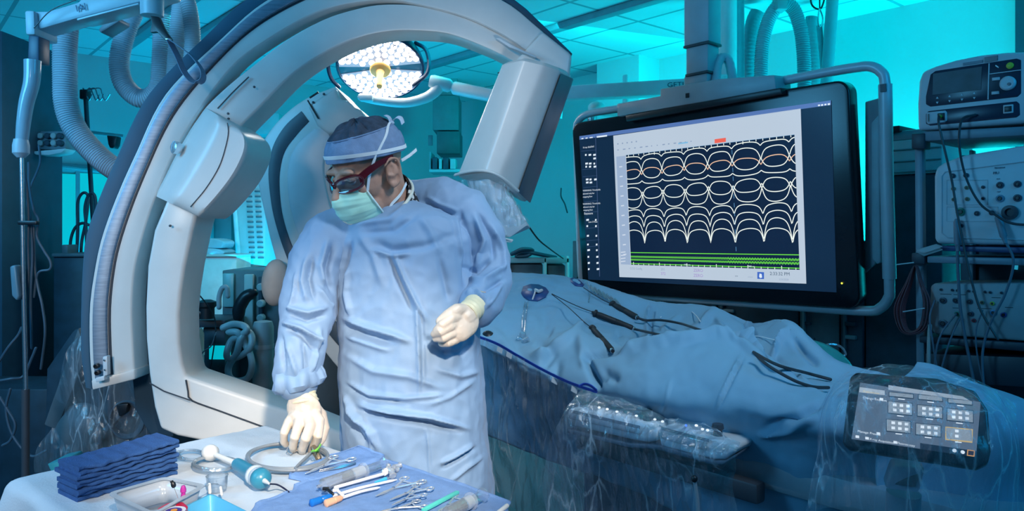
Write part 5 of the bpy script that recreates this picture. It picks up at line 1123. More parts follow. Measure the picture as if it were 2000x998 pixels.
# ---------------------------------------------------------------- table-side control unit under its plastic cover
t = thing('control_unit', 'white table-side control unit with levers and lit buttons under clear plastic', 'control panel', P(1290, 880, 1.85))
RAILD = lambda x: 2.10-0.36*(x-1100)/330
def cpt(x, y, lift=0.0): return P(x, y, RAILD(x)-lift)
CUW = mat('control_white', (0.62, 0.66, 0.70), 0.3, var=0.03)
m = MB(); m.slab([cpt(1104, 800), cpt(1130, 795), cpt(1284, 832), cpt(1284, 862), cpt(1262, 866), cpt(1230, 860), cpt(1112, 832)], (0.09, 0.10, 0.0), 0.014, 3); ob('console_body', m, CUW, t)
m = MB(); m.slab([cpt(1284, 838), cpt(1300, 832), cpt(1420, 862), cpt(1438, 872), cpt(1436, 884), cpt(1415, 898), cpt(1395, 898), cpt(1290, 872)], (0.09, 0.10, 0.0), 0.014, 3); ob('console_body', m, CUW, t)
m = MB(); m.slab([cpt(1110, 803, 0.01), cpt(1250, 836, 0.01), cpt(1250, 850, 0.01), cpt(1110, 818, 0.01)], (0, 0.02, 0), 0.004); m.slab([cpt(1292, 838, 0.01), cpt(1382, 862, 0.01), cpt(1382, 882, 0.01), cpt(1292, 858, 0.01)], (0, 0.02, 0), 0.004); ob('clear_hand_rest', m, CLEAR, t)
m = MB(); m.slab([cpt(1114, 800, 0.012), cpt(1250, 832, 0.012), cpt(1250, 838, 0.012), cpt(1114, 806, 0.012)], (0, 0.004, 0)); m.slab([cpt(1292, 834, 0.012), cpt(1385, 858, 0.012), cpt(1385, 864, 0.012), cpt(1292, 840, 0.012)], (0, 0.004, 0)); ob('grey_stripe', m, mat('stripe_grey', (0.16, 0.20, 0.26), 0.4), t)
m = MB(); m.slab([cpt(1108, 838, 0.003), cpt(1230, 866, 0.003), cpt(1290, 870, 0.003), cpt(1395, 900, 0.003), cpt(1415, 900, 0.003), cpt(1436, 888, 0.003), cpt(1436, 894, 0.003), cpt(1412, 908, 0.003), cpt(1390, 908, 0.003), cpt(1285, 878, 0.003), cpt(1228, 874, 0.003), cpt(1108, 846, 0.003)], (0.06, 0.08, 0), 0.003); ob('lower_rim', m, mat('rim_grey', (0.10, 0.14, 0.19), 0.4), t)
for x, y in ((1264, 830), (1402, 860)):
    m = MB(); c = cpt(x, y, -0.03); m.lathe([(0.024, 0), (0.024, 0.006), (0.012, 0.010), (0.010, 0.024), (0.015, 0.03), (0.013, 0.04)], c, (0, 0, 1), 18); ob('joystick', m, DGREY, t)
for x, y in ((1312, 826), (1232, 812)):
    m = MB(); m.box(cpt(x, y, -0.05), 0.018, 0.014, 0.022, None, 0.004); ob('switch_block', m, GREY, t)
LEDW = emat('button_light', (0.9, 0.95, 1.0), 1.6)
for x, y in ((1170, 796), (1186, 799), (1205, 804), (1243, 812), (1279, 819), (1294, 823), (1360, 831), (1372, 838), (1382, 840), (1418, 868)):
    m = MB(); c = cpt(x, y, -0.02); m.ell(c, (0.0042, 0, 0), (0, 0.004, 0), (0, 0, 0.003), 10, 6); ob('lit_button', m, LEDW, t)
m = MB(); m.ell(cpt(1340, 831, -0.02), (0.003, 0, 0), (0, 0.004, 0), (0, 0, 0.003), 10, 6); ob('blue_indicator', m, emat('led_blue', (0.05, 0.15, 1.0), 3), t, label='blue indicator light')
m = MB(); m.box(cpt(1290, 905, -0.10), 0.6, 0.04, 0.05, Matrix((TA, Vector((0, 0, 1)).cross(TA), Vector((0, 0, 1)))).transposed(), 0.008); ob('mounting_rail', m, DGREY, t)
# its plastic cover, hanging in folds to the bottom of the frame
cv = thing('plastic_cover', 'crumpled clear plastic cover with a blue top strip over the table-side controls', 'plastic cover', P(1250, 900, 1.75))
NETC = [[(1136, 760, 2.02), (1210, 775, 1.96), (1300, 812, 1.88), (1390, 830, 1.79), (1446, 862, 1.71)],
        [(1110, 792, 1.98), (1200, 800, 1.92), (1295, 835, 1.83), (1390, 858, 1.73), (1446, 874, 1.68)],
        [(1085, 826, 1.97), (1190, 845, 1.90), (1290, 868, 1.80), (1390, 892, 1.71), (1440, 890, 1.68)],
        [(1062, 900, 1.99), (1180, 905, 1.93), (1290, 920, 1.83), (1390, 935, 1.74), (1440, 940, 1.72)],
        [(1064, 980, 2.0), (1180, 985, 1.95), (1280, 990, 1.86), (1380, 1000, 1.77), (1440, 1010, 1.75)],
        [(1066, 1050, 2.0), (1180, 1060, 1.95), (1280, 1060, 1.87), (1380, 1070, 1.79), (1440, 1080, 1.77)]]
Sc = net_surface(NETC, 110, 110); m = MB()
m.grid([[Vector(tuple(v))+noise.noise_vector(Vector(tuple(v*9)))*0.014+noise.noise_vector(Vector((v[0]*30, v[1]*30, v[2]*10)))*0.007 for v in r] for r in Sc]); ob('cover_film', m, BAG, cv)
m = MB(); m.strap(spline([P(1130, 755, 2.00), P(1141, 750, 2.00), P(1153, 753, 1.99), P(1166, 763, 1.985)], 5), Vector((0.0005, -0.0015, 0.0032)), 0.003); ob('blue_strip', m, BLUE, cv)
# ---------------------------------------------------------------- table-side tablet in its own bag
tt = thing('touch_tablet', 'table-side touch tablet with lit preset tiles, wrapped in clear plastic', 'tablet', P(1790, 940, 1.42))
tTL, tTR, tBL = P(1668, 742, 1.46), P(1915, 776, 1.36), P(1660, 866, 1.40)
TX = (tTR-tTL); TU = TX.normalized(); TY = (tBL-tTL); TD = (TY-TU*TY.dot(TU)).normalized(); TN = TU.cross(TD)
if TN.y > 0: TN = -TN
def TP(px, py, off=0.0):
    d = Vector(((px-HX)/F, 1, (HY-py)/F)); o = Vector((0, 0, EYE)); t = (tTL-o).dot(TN)/d.dot(TN); return o+d*t+TN*off
m = MB(); m.slab([TP(1660, 736, 0.001), TP(1672, 726, 0.001), TP(1830, 738, 0.001), TP(1905, 762, 0.001), TP(1930, 800, 0.001), TP(1936, 880, 0.001), TP(1930, 905, 0.001), TP(1908, 914, 0.001), TP(1660, 876, 0.001), TP(1645, 864, 0.001)], -TN*0.022, 0.006, 3); ob('tablet_body', m, mat('tablet_black', (0.008, 0.014, 0.024), 0.25), tt)
sc2 = MB(); sc2.faces([TP(1680, 748, 0.002), TP(1915, 786, 0.002), TP(1906, 893, 0.002), TP(1663, 858, 0.002)], [(0, 1, 2, 3)]); ts = ob('tablet_screen', sc2, emat('tablet_grey', (0.115, 0.165, 0.24), 1.0, 0.1, 8), tt, smooth=False)
def tq(name, pts, off, mm): mb = MB(); mb.faces([TP(x, y, off) for x, y in pts], [tuple(range(len(pts)))]); return ob(name, mb, mm, ts, smooth=False)
tq('menu_column', [(1680, 748), (1731, 756), (1727, 867), (1663, 858)], 0.0024, emat('tab_mid', (0.10, 0.15, 0.22), 1.0))
tq('menu_highlight', [(1679, 757), (1728, 764), (1728, 773), (1678, 767)], 0.0028, emat('tab_hl', (0.42, 0.50, 0.58), 1.0))
tq('footer_bar', [(1797, 866), (1907, 882), (1906, 894), (1797, 878)], 0.0026, emat('tab_dark', (0.01, 0.022, 0.045), 1.0))
tq('header_bar', [(1735, 753), (1880, 775), (1895, 784), (1735, 762)], 0.0026, emat('tab_head', (0.35, 0.42, 0.50), 1.0))
TILE = emat('tab_tile', (0.34, 0.42, 0.50), 1.0, 0.4, 14); TKEY = emat('tab_key', (0.80, 0.88, 0.95), 1.1); TEDGE = emat('tab_edge', (0.03, 0.05, 0.08), 1.0)
tiles = [(1737, 767, 46, 7), (1794, 772, 46, 8), (1852, 780, 46, 7), (1735, 785, 46, 22), (1792, 792, 48, 21), (1850, 799, 50, 22), (1732, 820, 46, 22), (1789, 828, 48, 21), (1848, 836, 50, 22)]
for k, (x, y, w_, h_) in enumerate(tiles):
    s_ = 0.10
    if k == 8: tq('tile_outline', [(x-2, y-2), (x+w_+2, y+s_*w_-2), (x+w_+1, y+h_+s_*w_+3), (x-2, y+h_+2)], 0.0026, emat('tab_gold', (0.62, 0.46, 0.20), 1.0))
    else: tq('tile_outline', [(x-1.5, y-1.5), (x+w_+1.5, y+s_*w_-1.5), (x+w_+1.5, y+h_+s_*w_+2), (x-1.5, y+h_+2)], 0.0026, TEDGE)
    tq('preset_tile', [(x, y), (x+w_, y+s_*w_), (x+w_, y+h_+s_*w_), (x, y+h_)], 0.0030, TILE)
    n_ = 3 if h_ > 10 else 0
    for r_ in range(2 if n_ else 0):
        for c_ in range(n_ if k != 8 else 1):
            kx, ky = x+9+c_*13+(8 if k == 8 else 0), y+3+r_*10+s_*(9+c_*13); tq('tile_key', [(kx, ky), (kx+7, ky+0.7), (kx+7, ky+6), (kx, ky+5.4)], 0.0034, TKEY)
    tq('tile_caption', [(x+17, y+h_+5), (x+30, y+h_+6.5), (x+30, y+h_+8.2), (x+17, y+h_+6.8)], 0.0030, TKEY)
def Ttext(s, px, py, sz, mm):
    M = Matrix((TU, -TD, TN)).transposed().to_4x4(); M.translation = TP(px, py, 0.0034); text_mesh(s, sz, M, 'tablet_text', mm, ts)
Ttext('Change Examset', 1685, 779, 0.0062, TKEY); Ttext('Manage Presets', 1675, 845, 0.0062, TKEY); Ttext('X-ray Acquisition', 1698, 860, 0.0058, TKEY); Ttext('Fluoroscopy', 1752, 868, 0.0058, TKEY); Ttext('Examination', 1686, 767, 0.0056, emat('tab_gold2', (0.8, 0.6, 0.2), 1.0))
for x, y, c in ((1671, 851, TKEY), (1690, 854, TKEY), (1745, 862, TKEY), (1718, 778, TKEY), (1712, 845, TKEY)): tq('tablet_icon', [(x, y), (x+7, y+1), (x+7, y+6), (x, y+5)], 0.0034, c)
tq('icon_outline', [(1889, 879), (1904, 881), (1903, 893), (1888, 891)], 0.0030, emat('tab_orange', (0.7, 0.35, 0.12), 1.0)); tq('icon_face', [(1891, 881), (1902, 882.5), (1901, 891), (1890, 889.5)], 0.0034, emat('tab_dark2', (0.03, 0.03, 0.05), 1.0))
for x, y in ((1880, 884), (1864, 881)):
    mb = MB(); mb.ell(TP(x, y, 0.003), TU*0.0034, TD*0.0034, TN*0.001, 12, 6); ob('tablet_icon', mb, TKEY, ts)
# tilt bracket and arm under the tablet
m = MB(); m.slab([P(1744, 908, 1.40), P(1808, 914, 1.36), P(1796, 964, 1.33), P(1728, 955, 1.37)], (0.02, 0.05, 0.0), 0.006); ob('tablet_bracket', m, mat('bracket_grey', (0.22, 0.26, 0.32), 0.4), tt)
m = MB(); m.slab([P(1756, 920, 1.39), P(1796, 924, 1.36), P(1786, 950, 1.34), P(1746, 945, 1.37)], (0, -0.004, 0), 0.002); ob('bracket_recess', m, DGREY, tt)
m = MB(); m.lathe([(0.030, 0), (0.030, 0.04), (0.022, 0.045), (0.022, 0.5), (0.05, 0.52)], P(1765, 962, 1.40), (0, 0.1, -1), 18); ob('tablet_post', m, GREY, tt)
# tablet bag
NETT = [[(1600, 800, 1.60), (1640, 735, 1.52), (1740, 708, 1.46), (1840, 722, 1.42), (1930, 752, 1.40), (1990, 790, 1.44)],
        [(1596, 830, 1.54), (1636, 770, 1.44), (1740, 745, 1.38), (1840, 765, 1.33), (1935, 800, 1.31), (1992, 830, 1.36)],
        [(1592, 880, 1.52), (1636, 850, 1.40), (1740, 850, 1.34), (1840, 870, 1.29), (1940, 890, 1.27), (1994, 890, 1.33)],
        [(1585, 930, 1.50), (1650, 905, 1.41), (1745, 915, 1.34), (1840, 940, 1.29), (1940, 950, 1.28), (1998, 950, 1.33)],
        [(1575, 1000, 1.50), (1650, 990, 1.42), (1745, 1000, 1.35), (1840, 1010, 1.30), (1940, 1020, 1.29), (2005, 1020, 1.33)]]
St = net_surface(NETT, 110, 90); cv = thing('plastic_bag', 'clear crinkled bag tied round the table-side tablet', 'plastic bag', P(1790, 900, 1.34)); m = MB()
m.grid([[Vector(tuple(v))+noise.noise_vector(Vector(tuple(v*8)))*0.012+noise.noise_vector(Vector((v[0]*40, v[1]*40, v[2]*16)))*0.004 for v in r] for r in St]); ob('bag_film', m, BAG, cv)
# blue drape behind the tablet (right corner)
NETR = [[(1790, 712, 1.75), (1850, 716, 1.72), (1920, 745, 1.68), (2030, 790, 1.62)], [(1760, 760, 1.62), (1850, 772, 1.58), (1930, 800, 1.55), (2040, 840, 1.5)], [(1720, 900, 1.60), (1850, 900, 1.56), (1930, 900, 1.52), (2040, 900, 1.48)], [(1700, 1080, 1.62), (1850, 1080, 1.58), (1930, 1080, 1.54), (2040, 1080, 1.5)]]
Sr = net_surface(NETR, 70, 60); m = MB(); m.grid([[Vector(tuple(v))+noise.noise_vector(Vector(tuple(v*7)))*0.022 for v in r] for r in Sr]); ob('side_drape', m, DRAPE, pt, solid=0.002)
# dark catheter bolt hanging on a rod in front of the cover
m = MB(); m.tube([P(1356, 935, 1.68), P(1362, 975, 1.68), P(1368, 1080, 1.68)], [0.004, 0.0045, 0.005], 10); t = thing('bag_hook_rod', 'thin grey rod with a dark knob in front of the plastic cover', 'rod', P(1362, 1000, 1.68)); ob('rod_shaft', m, GREY, t)
m = MB(); m.ell(P(1356, 935, 1.677), (0.0075, 0, 0), (0, 0.0075, 0), (0, 0, 0.0085), 14, 8); ob('rod_knob', m, BLACK, t)
# ---------------------------------------------------------------- instrument table in the foreground
TZ = 0.92; TAo = Vector((-0.67, 2.01, 0)); TUx = Vector((0.735, -0.678, 0)); TVx = Vector((-0.678, -0.735, 0)); TLU, TLV = 1.55, 0.56
def T(px, py, h=0.0):
    "table-top point seen at a pixel, h above the cloth"
    d = F*(EYE-TZ-h)/(py-HY); return P(px, py, d)
TDRP = mat('table_drape_blue', (0.55, 0.62, 0.69), 0.7, var=0.05, scale=7, bump=0.25, bscale=240, aniso=(1, 1, 1))
it = thing('instrument_table', 'instrument table covered in a pale blue sterile drape in the foreground', 'table', (TAo+TUx*0.7+TVx*0.3))
m = MB(); rows = []; R_ = 0.028
def prof(s, L):
    "arc-length position across the cloth -> (plan offset, drop)"
    if s < 0: s_ = -s; sg = -1; base = 0.0
    elif s > L: s_ = s-L; sg = 1; base = L
    else: return s, 0.0
    q = R_*PI/2
    if s_ < q: a = s_/R_; return base+sg*R_*math.sin(a), R_*(1-math.cos(a))
    return base+sg*(R_+0.10*(s_-q)), R_+(s_-q)
us = np.concatenate([np.linspace(-0.42, -0.05, 18), np.linspace(-0.045, 0.02, 14), np.linspace(0.03, TLU-0.03, 90), np.linspace(TLU-0.02, TLU+0.045, 14), np.linspace(TLU+0.05, TLU+0.42, 12)])
vs = np.concatenate([np.linspace(-0.42, -0.05, 18), np.linspace(-0.045, 0.02, 14), np.linspace(0.03, TLV-0.03, 60), np.linspace(TLV-0.02, TLV+0.045, 14), np.linspace(TLV+0.05, TLV+0.42, 12)])
for v in vs:
    row = []
    for u in us:
        pu, du_ = prof(u, TLU); pv, dv_ = prof(v, TLV); drop = max(du_, dv_) if min(du_, dv_) <= 0 else math.hypot(du_, dv_)*0.9
        p = TAo+TUx*pu+TVx*pv+Vector((0, 0, TZ-drop)); k = min(1.0, drop/0.15)
        wv = 0.028*k*math.sin(u*15+v*13+2*math.sin(u*4))
        if du_ > dv_: p += TUx*(wv if u > 0 else -wv)
        elif dv_ > 0: p += TVx*(wv if v > 0 else -wv)
        if k < 0.05: p.z += -abs(0.0022*noise.noise(Vector((u*9+v*3, v*22-u*6, 0))))-0.0010*abs(noise.noise(Vector((u*34, v*12, 4))))
        row.append(p)
    rows.append(row)
m.grid(rows); ob('table_drape', m, TDRP, it, angle=80)
m = MB(); M_T = Matrix((TUx, TVx, Vector((0, 0, 1)))).transposed(); m.box(TAo+TUx*TLU/2+TVx*TLV/2+Vector((0, 0, TZ-0.03)), TLU-0.02, TLV-0.02, 0.035, M_T, 0.008); ob('table_top', m, STEEL, it)
for u in (0.08, TLU-0.08):
    for v in (0.08, TLV-0.08):
        m = MB(); q = TAo+TUx*u+TVx*v; m.tube([q, q+Vector((0, 0, TZ-0.04))], 0.018, 12); ob('leg', m, STEEL, it)
# ---- stack of folded towels
TOW = mat('towel_blue', (0.022, 0.085, 0.25), 0.9, var=0.12, scale=60, bump=0.6, bscale=420)
s0, s1 = T(151, 981), T(347, 927); sd = (s1-s0).normalized(); sl = (s1-s0).length; sw = Vector((-sd.y, sd.x, 0)); 
words = ('topmost', 'second from the top', 'third from the top', 'fourth from the top', 'fifth from the top', 'third from the bottom', 'second from the bottom', 'bottom')
hz = 0.0084
for k in range(8):
    z0 = (7-k)*hz; off = Vector((random.uniform(-.004, .004), random.uniform(-.004, .004), 0)); wd = 0.088+random.uniform(-.006, .006)
    rows = []; lay = 3
    m = MB(); prof_ = []
    # folded section: a fold roll at the front edge, layers behind it
    for q in range(9): a = -PI/2+PI*q/8; prof_.append((0.004-0.0042*math.cos(a)-0.003, hz/2+hz*0.52*math.sin(a)))
    pf = [(wd, 0.0)]+[(wd*0.5, -0.0002)]+[(x, z) for x, z in prof_]+[(wd*0.5, hz), (wd, hz)]
    rings = []
    for i in range(33):
        t = i/32; w1 = 0.011*noise.noise(Vector((t*7, k*3.3, 0))); w2 = 0.0034*noise.noise(Vector((t*13, k*7.1, 2)))
        p0 = s0+sd*(sl*t)+off; rings.append([p0+sw*(x+w1*(1-x/wd))+Vector((0, 0, z0+z*(0.96-0.08*math.sin(PI*t))+w2+0.010*(7-k)/7*max(0, t-0.25)*1.2)) for x, z in pf])
    m.loft(rings); o = ob('folded_towel', m, TOW, angle=70); tag(o, 'folded blue towel, %s of the stack at the table\'s left edge' % words[k], 'towel', 'folded blue towels in the stack')
    m2 = MB(); mid = [r[6]+Vector((0, 0, 0)) for r in rings]
# ---- white tub, blue basin, red dish with needles
TUBM = film('translucent_tub', (0.80, 0.86, 0.92), 0.12, 0.15, 0.1, 6, 0.42)
t = thing('plastic_tub', 'translucent white plastic tub beside the stack of towels', 'tub', T(300, 985))
zt = 0.045
A_, B_, C_, D_ = T(214, 964, zt), T(322, 933, zt), T(398, 949, zt), T(300, 1004, zt)
cc_ = (A_+B_+C_+D_)/4
lo = [v.lerp(Vector((cc_.x, cc_.y, v.z)), 0.16)-Vector((0, 0, zt-0.002)) for v in (A_, B_, C_, D_)]
m = MB(); hi_r, lo_r = rounded([A_, B_, C_, D_], 5, 0.14), rounded(lo, 5, 0.14); m.loft([hi_r, lo_r], False); m.faces(lo_r, [tuple(range(len(lo_r)))])
ob('tub_wall', m, TUBM, t, solid=0.0014)
m = MB(); m.strap(hi_r+hi_r[:1], [((v-cc_)-Vector((0, 0, (v-cc_).z))).normalized()*0.006 for v in hi_r+hi_r[:1]], 0.0016); ob('tub_rim', m, TUBM, t)
BAS = mat('basin_blue', (0.10, 0.42, 0.66), 0.18, var=0.04, coat=0.4)
t = thing('blue_basin', 'shiny light blue square basin at the lower edge of the photo', 'basin', T(420, 1000))
A_, B_, C_, D_ = T(346, 996, 0.034), T(412, 963, 0.034), T(490, 1002, 0.034), T(420, 1050, 0.034); cc_ = (A_+B_+C_+D_)/4; m = MB()
r1 = rounded([A_, B_, C_, D_], 5, 0.12); r2 = [v.lerp(cc_, 0.06) for v in r1]; r3 = [v.lerp(cc_, 0.22)-Vector((0, 0, 0.028)) for v in r1]; r0 = [v.lerp(cc_, 0.12)-Vector((0, 0, 0.029)) for v in r1]
m.loft([r0, r1, r2, r3], False); m.faces(r3, [tuple(range(len(r3)))]); ob('basin_shell', m, BAS, t)
t = thing('red_dish', 'red rimmed dish with a round purple and orange emblem near the bottom edge', 'dish', T(345, 998))
RED = mat('dish_red', (0.50, 0.012, 0.055), 0.3, var=0.08)
A_ = [T(306, 994, 0.04), T(328, 982, 0.04), T(356, 980, 0.04), T(368, 990, 0.04), T(360, 1000, 0.04), T(330, 1012, 0.04)]; c = sum(A_, Vector())/6
m = MB(); r1 = rounded(A_, 4, 0.2); r2 = [v.lerp(c, 0.30) for v in r1]; m.loft([[v-Vector((0, 0, 0.028)) for v in r1], r1, r2, [v-Vector((0, 0, 0.012)) for v in r2]], True); ob('dish_rim', m, RED, t)
m = MB(); m.lathe([(0.020, 0), (0.020, 0.0012)], T(339, 998, 0.041), (0, 0, 1), 24); ob('dish_disc', m, mat('disc_white', (0.7, 0.7, 0.75), 0.4), t)
m = MB(); m.lathe([(0.0135, 0), (0.0135, 0.0012)], T(339, 998, 0.0425), (0, 0, 1), 24); ob('emblem_ring', m, mat('emblem_purple', (0.05, 0.02, 0.24), 0.4), t)
m = MB(); m.lathe([(0.0055, 0), (0.0055, 0.0012)], T(340, 997, 0.044), (0, 0, 1), 16); ob('emblem_spot', m, mat('emblem_orange', (0.75, 0.28, 0.04), 0.4), t)
t = thing('needle', 'hypodermic needle with a magenta hub standing in the red dish', 'needle', T(360, 983)); b = T(359, 988, 0.025)
m = MB(); m.tube([b, P(358, 962, b.y)], 0.0007, 6); ob('needle_shaft', m, CHROME, t)
m = MB(); m.lathe([(0.0035, 0), (0.0045, 0.004), (0.0035, 0.012), (0.0052, 0.0125), (0.0052, 0.018), (0.003, 0.024)], P(358, 974, b.y), (0, 0, 1), 12); ob('needle_hub', m, mat('hub_magenta', (0.45, 0.03, 0.30), 0.35), t)
t = thing('needle', 'hypodermic needle with a dark hub leaning in the red dish', 'needle', T(348, 983)); b = T(351, 982, 0.035)
m = MB(); m.tube([b, P(340, 952, b.y)], 0.0007, 6); ob('needle_shaft', m, CHROME, t)
m = MB(); m.lathe([(0.003, 0), (0.0045, 0.003), (0.0045, 0.007), (0.003, 0.010)], P(340, 952, b.y), (-0.25, 0, 1), 10); m.tube([P(338, 946, b.y), P(335, 939, b.y)], 0.003, 8); ob('needle_hub', m, BLACK, t)
m = MB(); pts = [T(438, 950, 0.004), T(410, 946, 0.03), T(350, 975, 0.036), T(300, 1002, 0.03)]; m.tube(spline(pts, 5), 0.0013, 6); o = ob('clear_film_sheet', m, CLEAR); tag(o, 'thin clear tube lying over the white tub', 'tubing')
t = thing('specimen_cup', 'small clear cup with bright highlights beside the blue basin', 'cup', T(420, 965))
m = MB(); m.lathe([(0.018, 0), (0.020, 0.012), (0.021, 0.03), (0.022, 0.031), (0.020, 0.031), (0.018, 0.004)], T(424, 958), (0, 0, 1), 20, False); ob('cup_wall', m, CLEAR, t)
m = MB(); m.tube([T(410, 962, 0.02), T(409, 946, 0.03)], 0.0032, 8, True, True); m.tube([T(433, 966, 0.02), T(431, 952, 0.028)], 0.0026, 8, True, True); ob('cup_highlight', m, WHITE, t)  # white rods standing in for highlights on the clear plastic
# ---- teal handled instrument with a white knob
TEAL = mat('handle_teal', (0.035, 0.24, 0.36), 0.32, var=0.06)
t = thing('teal_handle_instrument', 'teal cylindrical handle with white shaft and knob lying across the drape', 'instrument', T(470, 920))
a, b, c = T(411, 884, 0.022), T(463, 906, 0.022), T(515, 938, 0.026)
m = MB(); m.lathe([(0.006, -0.018), (0.015, -0.014), (0.0185, -0.002), (0.0175, 0.008), (0.010, 0.018), (0.006, 0.024)], a, b-a, 18); ob('white_knob', m, WHITE, t)
m = MB(); m.tube([a, b], [0.0055, 0.0062], 12); ob('white_shaft', m, WHITE, t)
L_ = (c-b).length; m = MB(); m.lathe([(0.006, -0.004), (0.0125, 0.0), (0.0135, 0.01), (0.0145, L_*0.55), (0.016, L_*0.62), (0.019, L_*0.68)], b, c-b, 22); ob('handle_barrel', m, TEAL, t)
m = MB(); m.lathe([(0.0185, L_*0.66), (0.0205, L_*0.68), (0.0205, L_*0.73), (0.0185, L_*0.75), (0.0205, L_*0.80), (0.0205, L_*0.86)], b, c-b, 26, False); ob('collar_ring', m, mat('collar_clear_white', (0.55, 0.62, 0.68), 0.1), t)
m = MB(); m.lathe([(0.0195, L_*0.85), (0.021, L_*0.87), (0.0205, L_*0.94), (0.015, L_*1.0), (0.004, L_*1.03)], b, c-b, 26); ob('handle_cap', m, TEAL, t)
m = MB(); m.lathe([(0.0055, L_*0.98), (0.0045, L_*1.06), (0.002, L_*1.2)], b, c-b, 12); ob('cord_guard', m, WHITE, t)
m = MB(); e = b+(c-b)*1.2; m.tube(spline([e, T(545, 948, 0.015), T(570, 966, 0.004), T(600, 998, 0.003), T(620, 1030, 0.003)], 6), 0.0017, 8); ob('handle_cord', m, mat('cord_navy', (0.01, 0.015, 0.05), 0.4), t)
# ---- coils
def coil(name, label, cx, cy, rx, ry, turns, rad, mm, jit, ph=0.0, h=0.004, tail=None):
    pts = []; n = int(turns*26)
    for i in range(n):
        a = ph+2*PI*i/26; j = 1+jit*math.sin(i*0.37)+jit*0.6*math.sin(i*0.11+1); pts.append(T(cx+rx*j*math.cos(a), cy+ry*j*math.sin(a), h+rad+0.0025*(i/26)+0.002*math.sin(i*0.23)))
    if tail: pts += [T(*q) for q in tail]
    m = MB(); m.tube(spline(pts, 3), rad, 8, True, True); o = ob(name, m, mm); tag(o, label, 'cable' if 'cable' in name else 'tubing'); return o
coil('cable_coil', 'loose grey cable coil under the surgeon\'s right hand', 562, 892, 78, 25, 3.2, 0.0036, GCABLE, 0.05, 0.4, tail=[(615, 878, 0.02)])
coil('tubing_coil', 'clear tubing coil between the towels and the teal handle', 420, 905, 42, 13, 2.6, 0.0034, CLEAR, 0.08, 1.0)
coil('tubing_coil', 'smaller clear tubing loop beside the towel stack', 372, 888, 27, 9, 1.8, 0.003, CLEAR, 0.10, 2.0)
t = thing('cable_connector', 'brass cable connector with a lime green tie held under the surgeon\'s thumb', 'connector', T(616, 886))
a, b = T(611, 872, 0.030), T(621, 892, 0.012); m = MB(); m.lathe([(0.006, 0), (0.008, 0.006), (0.0085, 0.02), (0.007, 0.024), (0.0075, 0.034), (0.005, 0.040)], a, b-a, 14); ob('connector_body', m, mat('brass_brown', (0.22, 0.16, 0.10), 0.35, 0.6, var=0.3), t)
m = MB(); m.tube(spline([T(609, 882, 0.03), T(616, 880, 0.04), T(623, 874, 0.038), T(626, 868, 0.03)], 4), 0.0022, 8, True, True); m.tube([T(610, 881, 0.03), T(622, 880, 0.025)], 0.0024, 8, True, True); ob('green_tie', m, mat('lime_green', (0.22, 0.72, 0.06), 0.4), t)
m = MB(); m.tube(spline([T(563, 872, 0.02), T(560, 882, 0.008), T(566, 888, 0.003), T(573, 885, 0.003), T(572, 878, 0.004)], 5), 0.0010, 6); o = ob('wire_loop', m, STEEL); tag(o, 'small bent steel wire beside the surgeon\'s little finger', 'wire')
# ---- towels laid flat under the instruments
FTOW = mat('flat_towel_blue', (0.17, 0.30, 0.56), 0.85, var=0.08, scale=50, bump=0.4, bscale=420)
def flat_towel(label, poly, h0, th):
    pts = [T(x, y, h0) for x, y in poly]; c = sum(pts, Vector())/len(pts); r = [pts[i].lerp(pts[(i+1) % len(pts)], j/9) for i in range(len(pts)) for j in range(9)]; m = MB(); rings = []
    for k in (1.0, 0.995, 0.975, 0.955, 0.945, 0.90, 0.8, 0.7, 0.6, 0.5, 0.4, 0.3, 0.2, 0.1, 0.02):
        ring = []
        for q in r:
            p = c.lerp(q, k); p += Vector((noise.noise(Vector((p.x*30, p.y*30, 3))), noise.noise(Vector((p.x*30, p.y*30, 8))), 0))*0.004*(k > 0.9); w_ = 0.006*(0.6-abs(noise.noise(Vector((p.x*9+p.y*4, p.y*13, 1)))))+0.0025*noise.noise(Vector((p.x*40, p.y*34, 6)))-0.0035*math.exp(-((k-0.95)/0.012)**2)
            p.z = TZ+h0+(0.0 if k == 1.0 else th*(0.7 if k > 0.98 else 1.0)+max(-th*0.4, w_)); ring.append(p)
        rings.append(ring)
    m.loft(rings); o = ob('flat_towel', m, FTOW, angle=70); return tag(o, label, 'towel', 'blue towels laid flat under the instruments')
flat_towel('blue towel laid flat under the large syringe and the single clamp', [(566, 934), (571, 921), (702, 876), (752, 893), (746, 901), (612, 946)], 0.001, 0.006)
flat_towel('large blue towel laid flat under the clamps and sheaths', [(490, 1006), (498, 988), (570, 961), (573, 951), (754, 899), (998, 981), (986, 1012), (640, 1090)], 0.0005, 0.005)
HT = 0.010
# ---- clamps (built once along +X, pivot at the origin)
def clamp_parts(t, L, ringr, curve=0.0, spread=0.03):
    for s in (-1, 1):
        m = MB(); tip = Vector((L*0.42, 0.0008*s+curve*0.42*L, 0)); sh = spline([tip, Vector((L*0.2, 0.0018*s+curve*0.1*L, 0)), Vector((0, 0.0012*s, 0.001*s)), Vector((-L*0.25, s*spread*0.45, 0.001*s)), Vector((-L*0.44, s*spread*0.78, 0.001*s))], 6)
        m.tube(sh, list(np.linspace(0.0011, 0.0030, 7))+[0.0030]*(len(sh)-7), 8, True, True)
        cR = Vector((-L*0.50, s*spread*0.95, 0.001*s)); m.tube([cR+Vector((ringr*1.35*math.cos(a), ringr*0.95*math.sin(a), 0)) for a in [2*PI*i/24 for i in range(24)]], 0.0022, 8, loop=True)
        ob('clamp_arm', m, CHROME, t)
    m = MB(); m.lathe([(0.0038, -0.004), (0.0042, 0), (0.0038, 0.004)], (0, 0, 0), (0, 0, 1), 12); ob('pivot_screw', m, STEEL, t)
    m = MB(); m.box((-L*0.36, 0, 0.001), 0.004, spread*0.9, 0.0022, None, 0.0006); ob('ratchet', m, CHROME, t)
